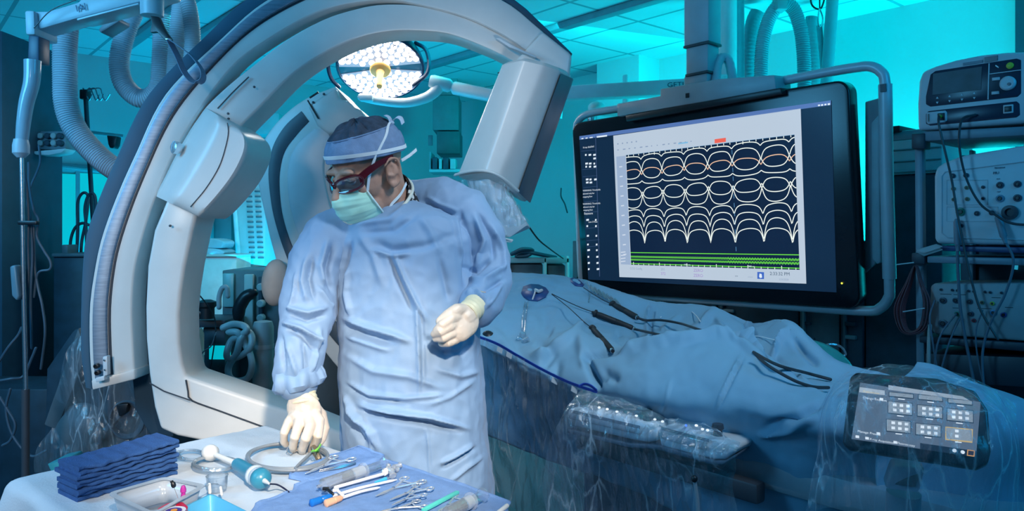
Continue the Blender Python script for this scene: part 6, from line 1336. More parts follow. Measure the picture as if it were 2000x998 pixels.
cl = thing('surgical_clamp', 'x', 'clamp', (0, 0, 0), 'clamps and scissors on the blue towels'); clamp_parts(cl, 0.145, 0.0105)
def put(o, tip, rings, h, label):
    a, b = T(*tip, h), T(*rings, h); d = a-b; L0 = 0.145*0.92; o.location = b+d*0.54; o.rotation_euler = (0, 0, math.atan2(d.y, d.x)); s = d.length/L0; o.scale = (s, s, s); o['label'] = label
def put_copy(tip, rings, h, label): put(dup(cl, (0, 0, 0)), tip, rings, h, label)
put(cl, (597, 925), (668, 895), 0.014, 'steel clamp on the small towel above the large syringe')
put_copy((734, 969), (806, 938), HT, 'steel clamp nearest the stopcock manifold, tip pointing lower left')
put_copy((762, 976), (826, 951), HT+0.006, 'steel clamp second nearest the stopcock manifold, half under another')
put_copy((766, 986), (816, 964), HT+0.010, 'steel clamp in the middle of the overlapping row of clamps')
put_copy((738, 1000), (820, 984), HT+0.003, 'steel clamp nearest the camera in the overlapping row')
put_copy((848, 1004), (905, 970), HT, 'steel scissors lying beside the mint green stick')
t = thing('forceps', 'slim steel forceps beside the single clamp on the small towel', 'forceps', T(650, 912))
for k, (y0, y1) in enumerate(((918, 904), (921, 906))):
    m = MB(); m.tube([T(624, y0, 0.012), T(660, (y0+y1)/2+0.5, 0.013), T(694, y1, 0.013)], [0.001, 0.0026, 0.0016], 8, True, True); ob('forceps_arm', m, STEEL, t)
# ---- syringes
def syringe(label, a, b, r, dark=False):
    A, B = T(*a, HT+r), T(*b, HT+r); t = thing('syringe', label, 'syringe', (A+B)/2, 'syringes on the towels'); L_ = (B-A).length; ax = B-A
    m = MB(); m.lathe([(r*0.25, -L_*0.06), (r*0.28, 0.0), (r, L_*0.02), (r, L_*0.62), (r*1.35, L_*0.63), (r*1.35, L_*0.65)], A, ax, 20, False); ob('barrel', m, film('barrel_clear', (0.92, 0.96, 1.0), 0.2, 0.08, 0.1, 30, 0.28), t)
    m = MB(); m.lathe([(r*0.5, L_*0.34), (r*0.9, L_*0.36), (r*0.92, L_*0.43), (r*0.6, L_*0.44)], A, ax, 18); ob('plunger_seal', m, mat('seal_grey', (0.12, 0.16, 0.22), 0.5) if not dark else BLACK, t)
    m = MB(); m.lathe([(r*0.95, L_*0.44), (r*1.02, L_*0.46), (r*1.02, L_*0.62), (r*0.9, L_*0.63)], A, ax, 18, False); ob('scale_band', m, film('band_milky', (0.9, 0.95, 1.0), 0.2, 0.1, 0.1, 30, 0.45), t)
    m = MB(); m.lathe([(r*0.7, L_*0.62), (r*0.78, L_*0.96), (r*1.1, L_*0.97), (r*1.1, L_)], A, ax, 18, False); ob('plunger', m, CLEAR, t)
syringe('large clear syringe lying diagonally across the two towels', (628, 948), (752, 905), 0.0125)
syringe('small clear syringe with a dark seal near the right table edge', (872, 1004), (944, 966), 0.0125, True)
# ---- sheath introducers and manifold
SHW = mat('sheath_white', (0.72, 0.73, 0.76), 0.35, var=0.03); SHB = mat('hub_blue', (0.01, 0.16, 0.55), 0.35); SHO = mat('hub_peach', (0.78, 0.42, 0.26), 0.4); SKYB = mat('tip_sky_blue', (0.06, 0.45, 0.75), 0.35)
def sheath(label, tip, hub, end, hubm):
    A, B, C = T(*tip, 0.013), T(*hub, 0.015), T(*end, 0.015); t = thing('catheter_sheath', label, 'catheter sheath', B, 'sheath introducers on the large towel')
    m = MB(); m.tube(spline([A, A.lerp(B, 0.5)+Vector((0, 0, 0.002)), B], 6), [0.0012]+[0.0030]*6+[0.0034]*6, 10); ob('sheath_tube', m, SHW, t)
    m = MB(); L_ = (C-B).length; m.lathe([(0.0036, 0), (0.0060, L_*0.1), (0.0064, L_*0.45), (0.0045, L_*0.5), (0.0070, L_*0.55), (0.0075, L_*0.95), (0.004, L_)], B, C-B, 14); ob('sheath_hub', m, hubm, t)
    m = MB(); m.tube([B+Vector((0.002, 0, 0.004)), B+Vector((-0.012, 0.012, 0.010))], 0.003, 8, True, True); m.box(B+Vector((-0.015, 0.013, 0.010)), 0.012, 0.006, 0.006, None, 0.001); ob('side_port', m, BLACK if hubm is SHB else SHW, t)
sheath('white catheter sheath with a blue hub on the large towel', (775, 937), (648, 969), (606, 983), SHB)
sheath('white catheter sheath with a peach hub on the large towel', (742, 952), (668, 972), (635, 984), SHO)
t = thing('needle_guard', 'short sky blue tipped needle beside the manifold', 'needle', T(752, 936)); m = MB(); m.tube([T(732, 942, 0.02), T(754, 935, 0.02)], [0.0015, 0.0042], 10, True); ob('needle_hub', m, SKYB, t)
m = MB(); m.tube([T(754, 935, 0.02), T(773, 930, 0.02)], 0.0009, 6); ob('needle_shaft', m, CHROME, t)
t = thing('stopcock_manifold', 'clear stopcock manifold on a white rod at the edge of the large towel', 'stopcock', T(765, 922))
m = MB(); m.tube([T(655, 952, 0.016), T(748, 926, 0.018)], 0.0036, 10, True, True); ob('manifold_rod', m, SHW, t)
for x, y, r in ((752, 922, 0.008), (762, 917, 0.0075), (772, 915, 0.0075), (778, 910, 0.007), (766, 925, 0.0085), (758, 912, 0.006)):
    m = MB(); c = T(x, y, 0.018); m.lathe([(r*0.8, -r), (r, -r*0.8), (r*0.7, 0), (r, r*0.8), (r*0.8, r)], c, (random.uniform(-1, 1), random.uniform(-1, 1), 0.4), 10); ob('manifold_port', m, film('port_milky', (0.9, 0.95, 1.0), 0.25, 0.1, 0.1, 30, 0.4), t)
# ---- mint stick, white swab tip
m = MB(); a, b = T(826, 1000, 0.011), T(894, 964, 0.011); d = (b-a).normalized(); m.slab([a+Vector((-d.y, d.x, 0))*0.0042, b+Vector((-d.y, d.x, 0))*0.0042, b-Vector((-d.y, d.x, 0))*0.0042, a-Vector((-d.y, d.x, 0))*0.0042], (0, 0, 0.006), 0.0012); o = ob('scalpel_handle', m, mat('mint_plastic', (0.10, 0.62, 0.52), 0.35)); tag(o, 'flat mint green scalpel handle on the large towel', 'scalpel')
m = MB(); m.tube([T(972, 1002, 0.011), T(990, 988, 0.011)], [0.004, 0.0045], 10, True, True); o = ob('swab_stick', m, WHITE); tag(o, 'short white swab tip at the corner of the large towel', 'swab')
# ---------------------------------------------------------------- equipment cart at the right with its three devices
CO = P(1797, 250, 2.40)
def CQ(px, py, off=0.0):
    "point of the cart's front plane seen at a pixel (plane runs with the room), off towards the viewer"
    d = Vector(((px-HX)/F, 1, (HY-py)/F)); o = Vector((0, 0, EYE)); n = RB; t = (CO-o).dot(n)/d.dot(n); return o+d*t+RB*off
M_CF = Matrix((RA, RB, Vector((0, 0, 1)))).transposed()
NAVYP = mat('navy_panel', (0.008, 0.022, 0.05), 0.3, var=0.1); DEVG = mat('device_grey', (0.50, 0.52, 0.56), 0.4, var=0.04); DEVW = mat('device_white', (0.56, 0.58, 0.62), 0.45, var=0.04)
CARTM = mat('cart_grey', (0.16, 0.22, 0.27), 0.4, var=0.08); CARTD = mat('cart_dark', (0.02, 0.03, 0.045), 0.45)
cart = thing('equipment_cart', 'tall dark cart of monitoring devices at the right edge', 'cart', (CQ(1900, 600).x, CQ(1900, 600).y, 0))
def slabq(mb, pts, off, depth, bev=0.004): mb.slab([CQ(x, y, off) for x, y in pts], -RB*depth, bev)
m = MB(); slabq(m, [(1808, 258), (2060, 245), (2060, 262), (1808, 277)], 0.02, 0.36); ob('shelf', m, CARTM, cart)
m = MB(); slabq(m, [(1815, 500), (2060, 506), (2060, 520), (1815, 513)], 0.02, 0.36); ob('shelf', m, CARTM, cart)
m = MB(); slabq(m, [(1800, 655), (2060, 672), (2060, 690), (1800, 668)], 0.02, 0.36); ob('shelf', m, CARTD, cart)
for x0, x1 in ((1786, 1801),):
    m = MB(); slabq(m, [(x0, 270), (x1, 270), (x1+8, 1150), (x0+6, 1150)], 0.0, 0.03); ob('cart_post', m, CARTM, cart)
    m = MB(); slabq(m, [(x0+40, 280), (x1+34, 280), (x1+34, 1150), (x0+40, 1150)], -0.30, 0.03); ob('cart_post', m, CARTM, cart)
for y0, y1 in ((262, 292), (494, 516)):
    m = MB(); slabq(m, [(1786, y0), (1812, y0-1), (1812, y1), (1786, y1)], 0.025, 0.05); ob('corner_block', m, CARTD, cart)
m = MB(); slabq(m, [(1800, 290), (2060, 290), (2060, 1150), (1806, 1150)], -0.33, 0.02); ob('back_panel', m, mat('cart_back', (0.03, 0.06, 0.09), 0.5), cart)
m = MB(); slabq(m, [(1806, 690), (2060, 700), (2060, 760), (1806, 745)], 0.0, 0.34); ob('lower_unit', m, CARTD, cart)
m = MB(); m.box((CQ(1950, 900).x+0.15, CQ(1950, 900).y+0.1, 0.10), 0.55, 0.4, 0.18, M_CF, 0.02); ob('cart_base', m, CARTD, cart)
for x in (1914, 1938, 1952):
    m = MB(); slabq(m, [(x, 516), (x+10, 516), (x+8, 534), (x+1, 533)], -0.32, 0.005, 0.001); ob('lit_slot', m, emat('slot_glow', (0.02, 0.35, 0.55), 0.8), cart)
# defibrillator-like monitor on top
df = thing('portable_monitor', 'grey portable monitor with small screen and round dial on top of the cart', 'medical monitor', CQ(1900, 262))
m = MB(); pts = [(1797, 256), (1796, 205), (1799, 160), (1806, 141), (1830, 131), (1870, 119), (1920, 109), (1970, 104), (2040, 102), (2075, 106), (2080, 236)]
m.slab([CQ(x, y, 0.02) for x, y in spline(pts, 1)], -RB*0.20, 0.012, 3); ob('monitor_case', m, DEVG, df)
m = MB(); slabq(m, [(1822, 147), (1832, 140), (1990, 116), (1999, 119), (1999, 184), (1992, 191), (1822, 210), (1813, 205), (1813, 190)], 0.022, 0.02, 0.003); face = ob('display_face', m, NAVYP, df)
m = MB(); slabq(m, [(1828, 146), (1923, 132), (1921, 177), (1827, 187)], 0.0235, 0.004, 0.0); ob('small_screen', m, mat('screen_dull', (0.025, 0.045, 0.065), 0.45, var=0.35, scale=20), df)
m = MB(); slabq(m, [(1936, 126), (1938, 126), (1936, 196), (1934, 196)], 0.0245, 0.004, 0.0); slabq(m, [(1938, 146), (1999, 138), (1999, 139.5), (1938, 147.5)], 0.0245, 0.004, 0.0); ob('face_divider', m, DEVG, df)
m = MB(); c = CQ(1974, 165, 0.022); m.lathe([(0.021, 0), (0.021, 0.008), (0.017, 0.012)], c, RB, 24); dial = ob('dial', m, mat('dial_grey', (0.45, 0.48, 0.52), 0.4), df)
m = MB(); m.lathe([(0.0045, 0), (0.0045, 0.003)], CQ(1978, 167, 0.034), RB, 12); ob('dial_mark', m, NAVYP, dial)
m = MB(); m.lathe([(0.0095, 0), (0.0095, 0.005), (0.007, 0.007)], CQ(1978, 130.5, 0.022), RB, 18); ob('yellow_button', m, mat('button_yellow', (0.45, 0.50, 0.05), 0.4), df, label='yellow button')
for x, y, w_, h_ in ((1943, 154, 15, 6), (1942, 181, 15, 6)):
    m = MB(); slabq(m, [(x, y), (x+w_, y-1.5), (x+w_, y+h_-1.5), (x, y+h_)], 0.026, 0.006, 0.001); ob('face_button', m, DEVG, df)
m = MB(); slabq(m, [(1950, 129), (1956, 133), (1955, 135), (1949, 131)], 0.0245, 0.004, 0.0); ob('face_mark', m, WHITE, df)
for x in (1836, 1860, 1884, 1908):
    y = 197-(x-1836)*0.125
    for dy, s in ((-2.5, -1), (3.5, 1)):
        m = MB(); m.slab([CQ(x-2.4, y+dy, 0.0235), CQ(x+2.4, y+dy-0.4, 0.0235), CQ(x, y+dy+s*4, 0.0235)], -RB*0.004); ob('arrow_key', m, DEVG, df)
m = MB(); slabq(m, [(1886, 125), (1924, 119), (1924, 124), (1886, 130)], 0.0225, 0.004, 0.0); ob('name_plate', m, mat('plate_dim', (0.12, 0.15, 0.2), 0.4), df)
m = MB(); slabq(m, [(1928, 114), (1953, 110), (1953, 120), (1928, 124)], 0.0225, 0.004, 0.0); ob('name_plate', m, NAVYP, df)
m = MB(); slabq(m, [(1818, 218), (1990, 199), (1996, 204), (1997, 226), (1990, 231), (1822, 247), (1813, 243), (1813, 224)], 0.022, 0.02, 0.003); ob('connector_panel', m, NAVYP, df)
m = MB(); slabq(m, [(1815, 221), (1852, 217), (1855, 221), (1855, 237), (1851, 240), (1818, 244), (1815, 240)], 0.024, 0.006, 0.002); ob('socket_plate', m, DEVG, df)
m = MB(); slabq(m, [(1837, 223), (1851, 222), (1851, 236), (1837, 237)], 0.026, 0.006, 0.001); slabq(m, [(1818, 224), (1821, 224), (1821, 239), (1818, 239)], 0.026, 0.006, 0.0); ob('socket', m, BLACK, df)
m = MB(); slabq(m, [(1964, 207), (1984, 205), (1984, 222), (1964, 224)], 0.024, 0.006, 0.002); ob('socket_plate', m, DEVG, df)
m = MB(); slabq(m, [(1967, 210), (1981, 208.5), (1981, 219), (1967, 220.5)], 0.026, 0.006, 0.001); ob('socket', m, BLACK, df)
m = MB(); m.lathe([(0.006, 0), (0.005, 0.012)], CQ(1843, 229, 0.024), RB, 12); ob('yellow_plug', m, mat('plug_yellow', (0.35, 0.40, 0.06), 0.4), df)
# white amplifier on the second shelf
am = thing('signal_amplifier', 'white amplifier box with rows of round ports on the cart\'s middle shelf', 'medical device', CQ(1900, 500))
m = MB(); pts = [(1832, 476), (1828, 465), (1827, 345), (1831, 328), (1845, 319), (1872, 308), (1890, 303), (2080, 272), (2085, 480)]
m.slab([CQ(x, y, 0.015) for x, y in pts], -RB*0.24, 0.012, 3); ob('amplifier_case', m, DEVW, am)
m = MB(); slabq(m, [(1840, 480), (2085, 484), (2085, 497), (1842, 490)], 0.01, 0.2); ob('amplifier_base', m, mat('base_blue', (0.015, 0.05, 0.15), 0.4), am)
m = MB(); pts = [(1843, 455), (1843, 345), (1850, 336), (2060, 309), (2060, 470), (1855, 464)]
m.tube([CQ(x, y, 0.016) for x, y in pts+pts[:1]], 0.0022, 6); ob('panel_rim', m, DEVG, am)
def port(x, y, r, mm, inner=BLACK, t=am, q=0.016):
    m = MB(); m.lathe([(r, 0), (r, 0.004), (r*0.6, 0.005), (r*0.5, 0.001)], CQ(x, y, q), RB, 16); p = ob('port', m, mm, t)
    m = MB(); m.lathe([(r*0.45, 0), (r*0.45, 0.003)], CQ(x, y, q+0.003), RB, 10); ob('port_core', m, inner, p)
PRT = mat('port_dark', (0.03, 0.05, 0.08), 0.4); PRB = mat('port_brass', (0.20, 0.18, 0.11), 0.4); PRG = mat('port_green', (0.0, 0.16, 0.11), 0.4); PRS = mat('port_sky', (0.10, 0.22, 0.32), 0.4)
for x, y, r, mm in ((1865, 344, 0.0075, PRT), (1891, 343, 0.0075, PRT), (1866, 369, 0.006, PRB), (1892, 367, 0.006, PRB), (1867, 390, 0.006, PRB), (1893, 389, 0.006, PRB), (1924, 366, 0.005, PRT), (1924, 388, 0.005, PRT),
                    (1957, 362, 0.010, PRT), (1991, 360, 0.010, PRT), (1957, 388, 0.011, PRS), (1991, 387, 0.011, PRT), (1880, 414, 0.013, PRG), (1912, 417, 0.0075, PRT), (1941, 416, 0.0075, PRT), (1882, 441, 0.006, PRT)): port(x, y, r, mm)
m = MB(); m.lathe([(0.021, 0), (0.021, 0.012), (0.012, 0.013), (0.011, 0.004)], CQ(1977, 415, 0.016), RB, 24); ob('round_socket', m, CARTD, am)
m = MB(); m.tube([CQ(x, y, 0.016) for x, y in ((1853, 352), (1933, 352), (1933, 400), (1853, 400), (1853, 352))], 0.0008, 5); m.tube([CQ(x, y, 0.016) for x, y in ((1853, 404), (1953, 404), (1953, 432), (1853, 432), (1853, 404))], 0.0008, 5); ob('port_outline', m, DEVG, am)
def Ctext(s, px, py, size, t, off=0.0165):
    M = Matrix((RA, Vector((0, 0, 1)), RB)).transposed().to_4x4(); M.translation = CQ(px, py, off); text_mesh(s, size, M, 'device_lettering', mat('lettering_navy', (0.02, 0.05, 0.10), 0.5), t, 0.0003)
Ctext('PIU', 1943, 341, 0.011, am); Ctext('biosense', 1946, 330, 0.008, am); Ctext('ECG', 1950, 351, 0.005, am); Ctext('MAP', 1951, 376, 0.005, am)
# grey stimulator on the lower shelf
stm = thing('stimulator_unit', 'grey panel of colourful plugs on the cart\'s lower shelf', 'medical device', CQ(1900, 660))
m = MB(); slabq(m, [(1820, 558), (1828, 553), (2080, 552), (2085, 672), (1830, 653), (1818, 640)], 0.015, 0.24, 0.008); ob('stimulator_case', m, mat('stimulator_grey', (0.24, 0.27, 0.29), 0.5), stm)
for k in range(8): port(1842+k*16+(6 if k % 2 else 0), 565+k*0.9, 0.004, PRT, t=stm)
for x, y, r, mm in ((1846, 586, 0.010, PRT), (1871, 586, 0.009, PRT), (1898, 588, 0.008, PRT), (1846, 631, 0.013, PRT), (1874, 612, 0.008, PRG), (1900, 612, 0.008, PRT), (1922, 590, 0.006, PRB), (1942, 592, 0.006, mat('plug_yellow', (0.35, 0.40, 0.06), 0.4)), (1944, 610, 0.009, mat('plug_blue', (0.02, 0.18, 0.36), 0.4)), (1906, 625, 0.006, mat('plug_red', (0.35, 0.03, 0.05), 0.4)), (1964, 614, 0.008, mat('plug_navy', (0.01, 0.04, 0.18), 0.4))): port(x, y, r, mm, t=stm)
m = MB()
for y, x0, x1 in ((573, 1840, 1862), (574, 1866, 1890), (600, 1864, 1882), (601, 1912, 1940), (580, 1940, 1958), (599, 1966, 1982)): slabq(m, [(x0, y), (x1, y+0.6), (x1, y+1.8), (x0, y+1.2)], 0.0155, 0.002, 0.0)
ob('panel_lettering_band', m, CARTD, stm)
# cables on the cart
CG = mat('cable_grey_blue', (0.08, 0.12, 0.16), 0.45, var=0.1)
def ccable(label, pts, rmm, mm=CABLE, plug=None):
    t = thing('device_cable', label, 'cable', CQ(*pts[0][:2], 0.03), 'cables hanging down the cart'); m = MB(); m.tube(spline([CQ(x, y, o) for x, y, o in pts], 7), rmm/1000, 8, True, True); ob('cord', m, mm, t)
    if plug:
        a, b, r = plug; m = MB(); A, B = CQ(*a), CQ(*b); L_ = (B-A).length; m.lathe([(r*0.6, 0), (r, L_*0.1), (r, L_*0.75), (r*0.7, L_*0.8), (r*0.5, L_)], A, B-A, 14); ob('plug', m, mat('plug_grey', (0.15, 0.20, 0.25), 0.45), t)
ccable('black cable from the yellow plug down across the amplifier', [(1843, 229, 0.04), (1848, 245, 0.06), (1858, 290, 0.06), (1870, 350, 0.05), (1880, 410, 0.05), (1892, 470, 0.05), (1905, 530, 0.05), (1925, 600, 0.05), (1960, 660, 0.05)], 3.4)
ccable('black cable from the connector panel looping over the amplifier ports', [(1912, 226, 0.03), (1890, 238, 0.05), (1888, 290, 0.06), (1899, 350, 0.05), (1925, 398, 0.05), (1955, 420, 0.05), (1985, 436, 0.05), (2030, 440, 0.05)], 3.6)
ccable('grey cable with a fat plug hanging below the green port', [(1880, 478, 0.045), (1882, 540, 0.045), (1886, 600, 0.045), (1896, 660, 0.045), (1912, 740, 0.045), (1925, 820, 0.045)], 4.6, CG, ((1876, 428, 0.03), (1881, 490, 0.045), 0.010))
ccable('grey cable with a tapered plug below the sky blue port', [(1974, 470, 0.05), (1990, 510, 0.05), (1975, 570, 0.05), (1945, 630, 0.05), (1930, 690, 0.05), (1935, 780, 0.05)], 3.6, CG, ((1955, 420, 0.03), (1975, 475, 0.05), 0.010))
ccable('grey cable leaving the lower panel at its left side', [(1832, 586, 0.03), (1828, 620, 0.05), (1836, 680, 0.05), (1848, 760, 0.05), (1852, 860, 0.05)], 2.8, CG)
ccable('grey cable leaving the green plug of the lower panel', [(1874, 612, 0.03), (1850, 650, 0.05), (1838, 700, 0.05), (1836, 790, 0.05)], 2.8, CG)
ccable('grey cable leaving the lower panel middle, crossing leftwards', [(1882, 620, 0.03), (1872, 650, 0.05), (1855, 700, 0.05), (1840, 760, 0.05)], 2.6, CG)
ccable('pale thick cable hanging at the left edge of the lower panel', [(1826, 634, 0.04), (1826, 680, 0.05), (1826, 760, 0.05)], 6.0, mat('cable_pale', (0.25, 0.30, 0.30), 0.45))
ccable('thin grey cable from the yellow plug of the lower panel', [(1926, 605, 0.03), (1918, 640, 0.05), (1920, 690, 0.05), (1935, 760, 0.05)], 2.2, CG)
t = thing('cable_coil', 'dark red coil of cables hanging at the cart\'s left corner', 'cable', CQ(1795, 520, 0.03))
RC = mat('cable_dark_red', (0.085, 0.025, 0.035), 0.5, var=0.25)
for k in range(14):
    w_ = 0.55+0.045*k; o_ = 0.03+0.003*(k % 5); m = MB()
    m.tube(spline([CQ(x, y, o_) for x, y in ((1797, 518), (1797-16*w_, 552), (1792-31*w_, 600), (1790-20*w_, 632+9*w_), (1790+2*w_, 640+10*w_), (1792+24*w_, 628+8*w_), (1797+26*w_, 590), (1797+12*w_, 550))], 5, True), 0.0024, 6, loop=True); ob('cable_turn', m, RC, t)
m = MB(); m.tube([CQ(1776, 607, 0.05), CQ(1818, 600, 0.05)], 0.002, 6); m.tube([CQ(1764, 516, 0.05), CQ(1797, 512, 0.05)], 0.002, 6); ob('pale_tie', m, mat('tie_pale', (0.3, 0.42, 0.46), 0.5), t)
for k, (pts) in enumerate((((1797, 492), (1832, 482), (1848, 488), (1812, 500)), ((1800, 489), (1838, 478), (1850, 482), (1815, 494)))):
    m = MB(); m.slab([CQ(x, y, 0.03+0.01*k) for x, y in pts], (0, 0, 0.003)); o = ob('paper_leaflet', m, mat('paper_cyan_lit', (0.5, 0.56, 0.58), 0.7)); tag(o, ('lower' if k == 0 else 'upper')+' paper leaflet lying at the left corner of the middle shelf', 'paper', 'leaflets on the cart')
# ---------------------------------------------------------------- things along the walls
TEALB = mat('cabinet_teal_grey', (0.22, 0.27, 0.29), 0.5, var=0.06, scale=3); DKB = mat('equipment_dark', (0.018, 0.042, 0.065), 0.5, var=0.25); MIDB = mat('equipment_mid', (0.09, 0.12, 0.14), 0.5, var=0.15); PALE = mat('equipment_pale', (0.42, 0.46, 0.47), 0.5, var=0.06)
def rslab(mb, pts, d, depth, bev=0.004): mb.slab([P(x, y, d) for x, y in pts], (0, depth, 0), bev)
def rbox(mb, x0, x1, y0, y1, d, depth, bev=0.006): rslab(mb, [(x0, y0), (x1, y0), (x1, y1), (x0, y1)], d, depth, bev)
def floor_y(d): return HY+F*EYE/d
def wbox(mb, px0, px1, py0, py1, d, depth, bev=0.006):
    "box whose front runs with the right wall; px0..px1 on the front, py0..py1 heights at the left edge"
    a = P(px0, HY, d); z0, z1 = EYE+(HY-py1)/F*d, EYE+(HY-py0)/F*d
    k = (px1-HX)/F; t = (k*a.y-a.x)/(RA.x-k*RA.y); b = a+RA*t
    mb.slab([Vector((a.x, a.y, z0)), Vector((b.x, b.y, z0)), Vector((b.x, b.y, z1)), Vector((a.x, a.y, z1))], -RB*depth, bev); return a, b, z0, z1
# cabinet to the right of the display
t = thing('storage_cabinet', 'tall teal-lit storage cabinet between display frame and cart', 'cabinet', P(1740, 600, 3.3)-Vector((0, 0, 1)))
d = 3.25; m = MB(); wbox(m, 1690, 1840, 345, floor_y(d), d, 0.4); ob('cabinet_body', m, DKB, t)
m = MB(); wbox(m, 1690, 1840, 262, 280, d, 0.4); ob('cabinet_top', m, TEALB, t)
m = MB(); wbox(m, 1690, 1840, 280, 345, d-0.01, 0.35); ob('drawer', m, PALE, t)
for y in (296, 318, 338): m = MB(); wbox(m, 1692, 1838, y, y+2.5, d-0.02, 0.02, 0.001); ob('drawer_edge', m, TEALB, t)
m = MB(); wbox(m, 1762, 1782, 283, 292, d-0.02, 0.02, 0.002); ob('label_plate', m, PALE, t)
t = thing('flat_device', 'flat black device lying on the cabinet beside the display frame', 'device', P(1735, 262, 3.3)); m = MB(); wbox(m, 1706, 1757, 250, 262, 3.2, 0.25, 0.004); ob('device_case', m, BLACK, t)
# dark equipment racks seen under the display
random.seed(21)
for k, (x0, x1, y0, d, mm, lab) in enumerate(((1118, 1190, 470, 4.3, MIDB, 'grey equipment rack partly hidden behind the display\'s left frame'), (1192, 1262, 500, 4.2, TEALB, 'paler rack with cyan-lit door under the display'), (1265, 1400, 480, 4.0, DKB, 'dark rack full of small boxes under the display'),
                                           (1402, 1560, 470, 3.85, DKB, 'wide dark rack under the middle of the display'), (1562, 1640, 480, 3.6, MIDB, 'grey rack with pale posts under the right of the display'), (1642, 1686, 470, 3.45, DKB, 'narrow dark rack next to the storage cabinet'))):
    _a = P(1118, HY, 4.6); _k = (x0-HX)/F; d = (_a+RA*((_k*_a.y-_a.x)/(RA.x-_k*RA.y))).y; x1 -= 1
    t = thing('equipment_rack', lab, 'rack', P((x0+x1)/2, floor_y(d), d), 'racks under the display'); m = MB(); wbox(m, x0, x1, y0, floor_y(d)-1, d, 0.30); ob('rack_body', m, mm, t)
    n = max(1, int((x1-x0)/32))
    for q in range(n):
        for r in range(5):
            y = 552+r*26+random.uniform(-3, 3); xx = x0+6+q*32+random.uniform(0, 6); w_ = random.uniform(12, 22); h_ = random.uniform(5, 11)
            m = MB(); wbox(m, xx, min(x1-3, xx+w_), y, y+h_, d-0.03, 0.03, 0.003); ob('rack_module', m, random.choice((PALE, MIDB, TEALB, DKB, DKB)), t)
    for q in ((x0+4), (x1-8)):
        m = MB(); wbox(m, q, q+5, 540, floor_y(d)-2, d-0.025, 0.025, 0.003); ob('rack_post', m, TEALB if k in (1, 4) else MIDB, t)
m = MB(); pts = [P(1467, 580, 3.7), P(1490, 577, 3.7), P(1512, 576, 3.7), P(1516, 578, 3.7)]; m.tube(spline([P(1464, 590, 3.7), P(1472, 581, 3.7), P(1512, 577, 3.7)], 5), 0.008, 8, True, True); o = ob('hanging_tube', m, PALE); tag(o, 'short pale bent tube hanging in front of the dark rack', 'tube')
# low cart left of the display
t = thing('supply_cart', 'low supply cart between the tube housing and the display', 'cart', P(1050, floor_y(5.0), 5.0)); m = MB(); rbox(m, 985, 1112, 503, 514, 5.0, 0.4); ob('cart_top', m, TEALB, t)
for x in (990, 1062, 1106): m = MB(); rbox(m, x, x+6, 500, floor_y(5.0)-1, 5.0, 0.04); ob('cart_post', m, PALE, t)
m = MB(); rbox(m, 996, 1060, 516, 640, 5.05, 0.3); rbox(m, 1070, 1104, 518, 640, 5.05, 0.3); ob('cart_drawer', m, MIDB, t)
t = thing('cable_bundle', 'dark bundle of cable lying on the low supply cart', 'cable', P(1020, 500, 5.0)); m = MB()
m.tube(spline([P(1000, 496, 5.0), P(1020, 487, 4.98), P(1040, 489, 5.0), P(1030, 499, 5.0), P(1008, 500, 5.0), P(1025, 492, 5.0), P(1060, 498, 5.0), P(1085, 503, 5.05)], 6), 0.014, 8, True, True); ob('bundle_cord', m, DKB, t)
cable('wall_cable', 'thin cable curving down the wall from the wrapped collimator', [(1031, 440, 3.2), (1052, 468, 3.6), (1075, 487, 4.2), (1100, 505, 4.9)], 4, CABLE)
cable('wall_cable', 'short dark cable hanging down the wall just left of the display frame', [(1096, 368, 5.0), (1096, 384, 5.0), (1103, 398, 5.0), (1108, 415, 5.0)], 5, CABLE)
t = thing('wall_tag', 'small white tag hanging on the wall beside the tube housing', 'tag', P(1096, 220, 5)); m = MB(); rslab(m, [(1092, 215), (1099, 213), (1098, 232), (1090, 231)], 5.2, 0.02, 0.002); ob('tag_card', m, PALE, t); m = MB(); rbox(m, 1096, 1099, 203, 214, 5.2, 0.01, 0.002); ob('tag_clip', m, MIDB, t)
# wall cupboards behind the lamp arm
t = thing('wall_cupboard', 'dark teal wall cupboard column behind the surgical lamp arm', 'cupboard', P(870, 300, 6.3))
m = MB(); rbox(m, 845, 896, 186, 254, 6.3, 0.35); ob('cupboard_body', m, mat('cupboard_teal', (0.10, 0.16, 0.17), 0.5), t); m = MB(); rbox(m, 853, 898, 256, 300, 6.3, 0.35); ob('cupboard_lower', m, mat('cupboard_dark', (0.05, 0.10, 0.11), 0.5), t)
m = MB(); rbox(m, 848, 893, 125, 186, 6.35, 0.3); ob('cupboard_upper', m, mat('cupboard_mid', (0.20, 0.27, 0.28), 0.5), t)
t = thing('wall_shelf', 'narrow wall shelf with small boxes right of the surgeon', 'shelf', P(865, 332, 6.0)); m = MB(); rbox(m, 838, 905, 330, 336, 6.0, 0.3); ob('shelf_board', m, PALE, t)
m = MB(); rbox(m, 838, 842, 296, 332, 6.0, 0.3); ob('shelf_side', m, TEALB, t)
for k, (x0, x1, mm, lab) in enumerate(((844, 854, DKB, 'dark box at the left on the narrow wall shelf'), (857, 863, PALE, 'pale box second from left on the narrow wall shelf'), (865, 876, DKB, 'dark box in the middle of the narrow wall shelf'), (879, 890, PALE, 'pale box at the right on the narrow wall shelf'))):
    m = MB(); rbox(m, x0, x1, 307+k % 2*3, 330, 5.98, 0.2); o = ob('small_box', m, mm); tag(o, lab, 'box', 'boxes on the wall shelf')
t = thing('wall_switch', 'small wall switch plate behind the surgeon\'s shoulder', 'switch', P(840, 275, 6.6)); m = MB(); rbox(m, 836, 845, 264, 284, 6.6, 0.015, 0.002); ob('switch_plate', m, mat('cupboard_mid', (0.20, 0.27, 0.28), 0.5), t)
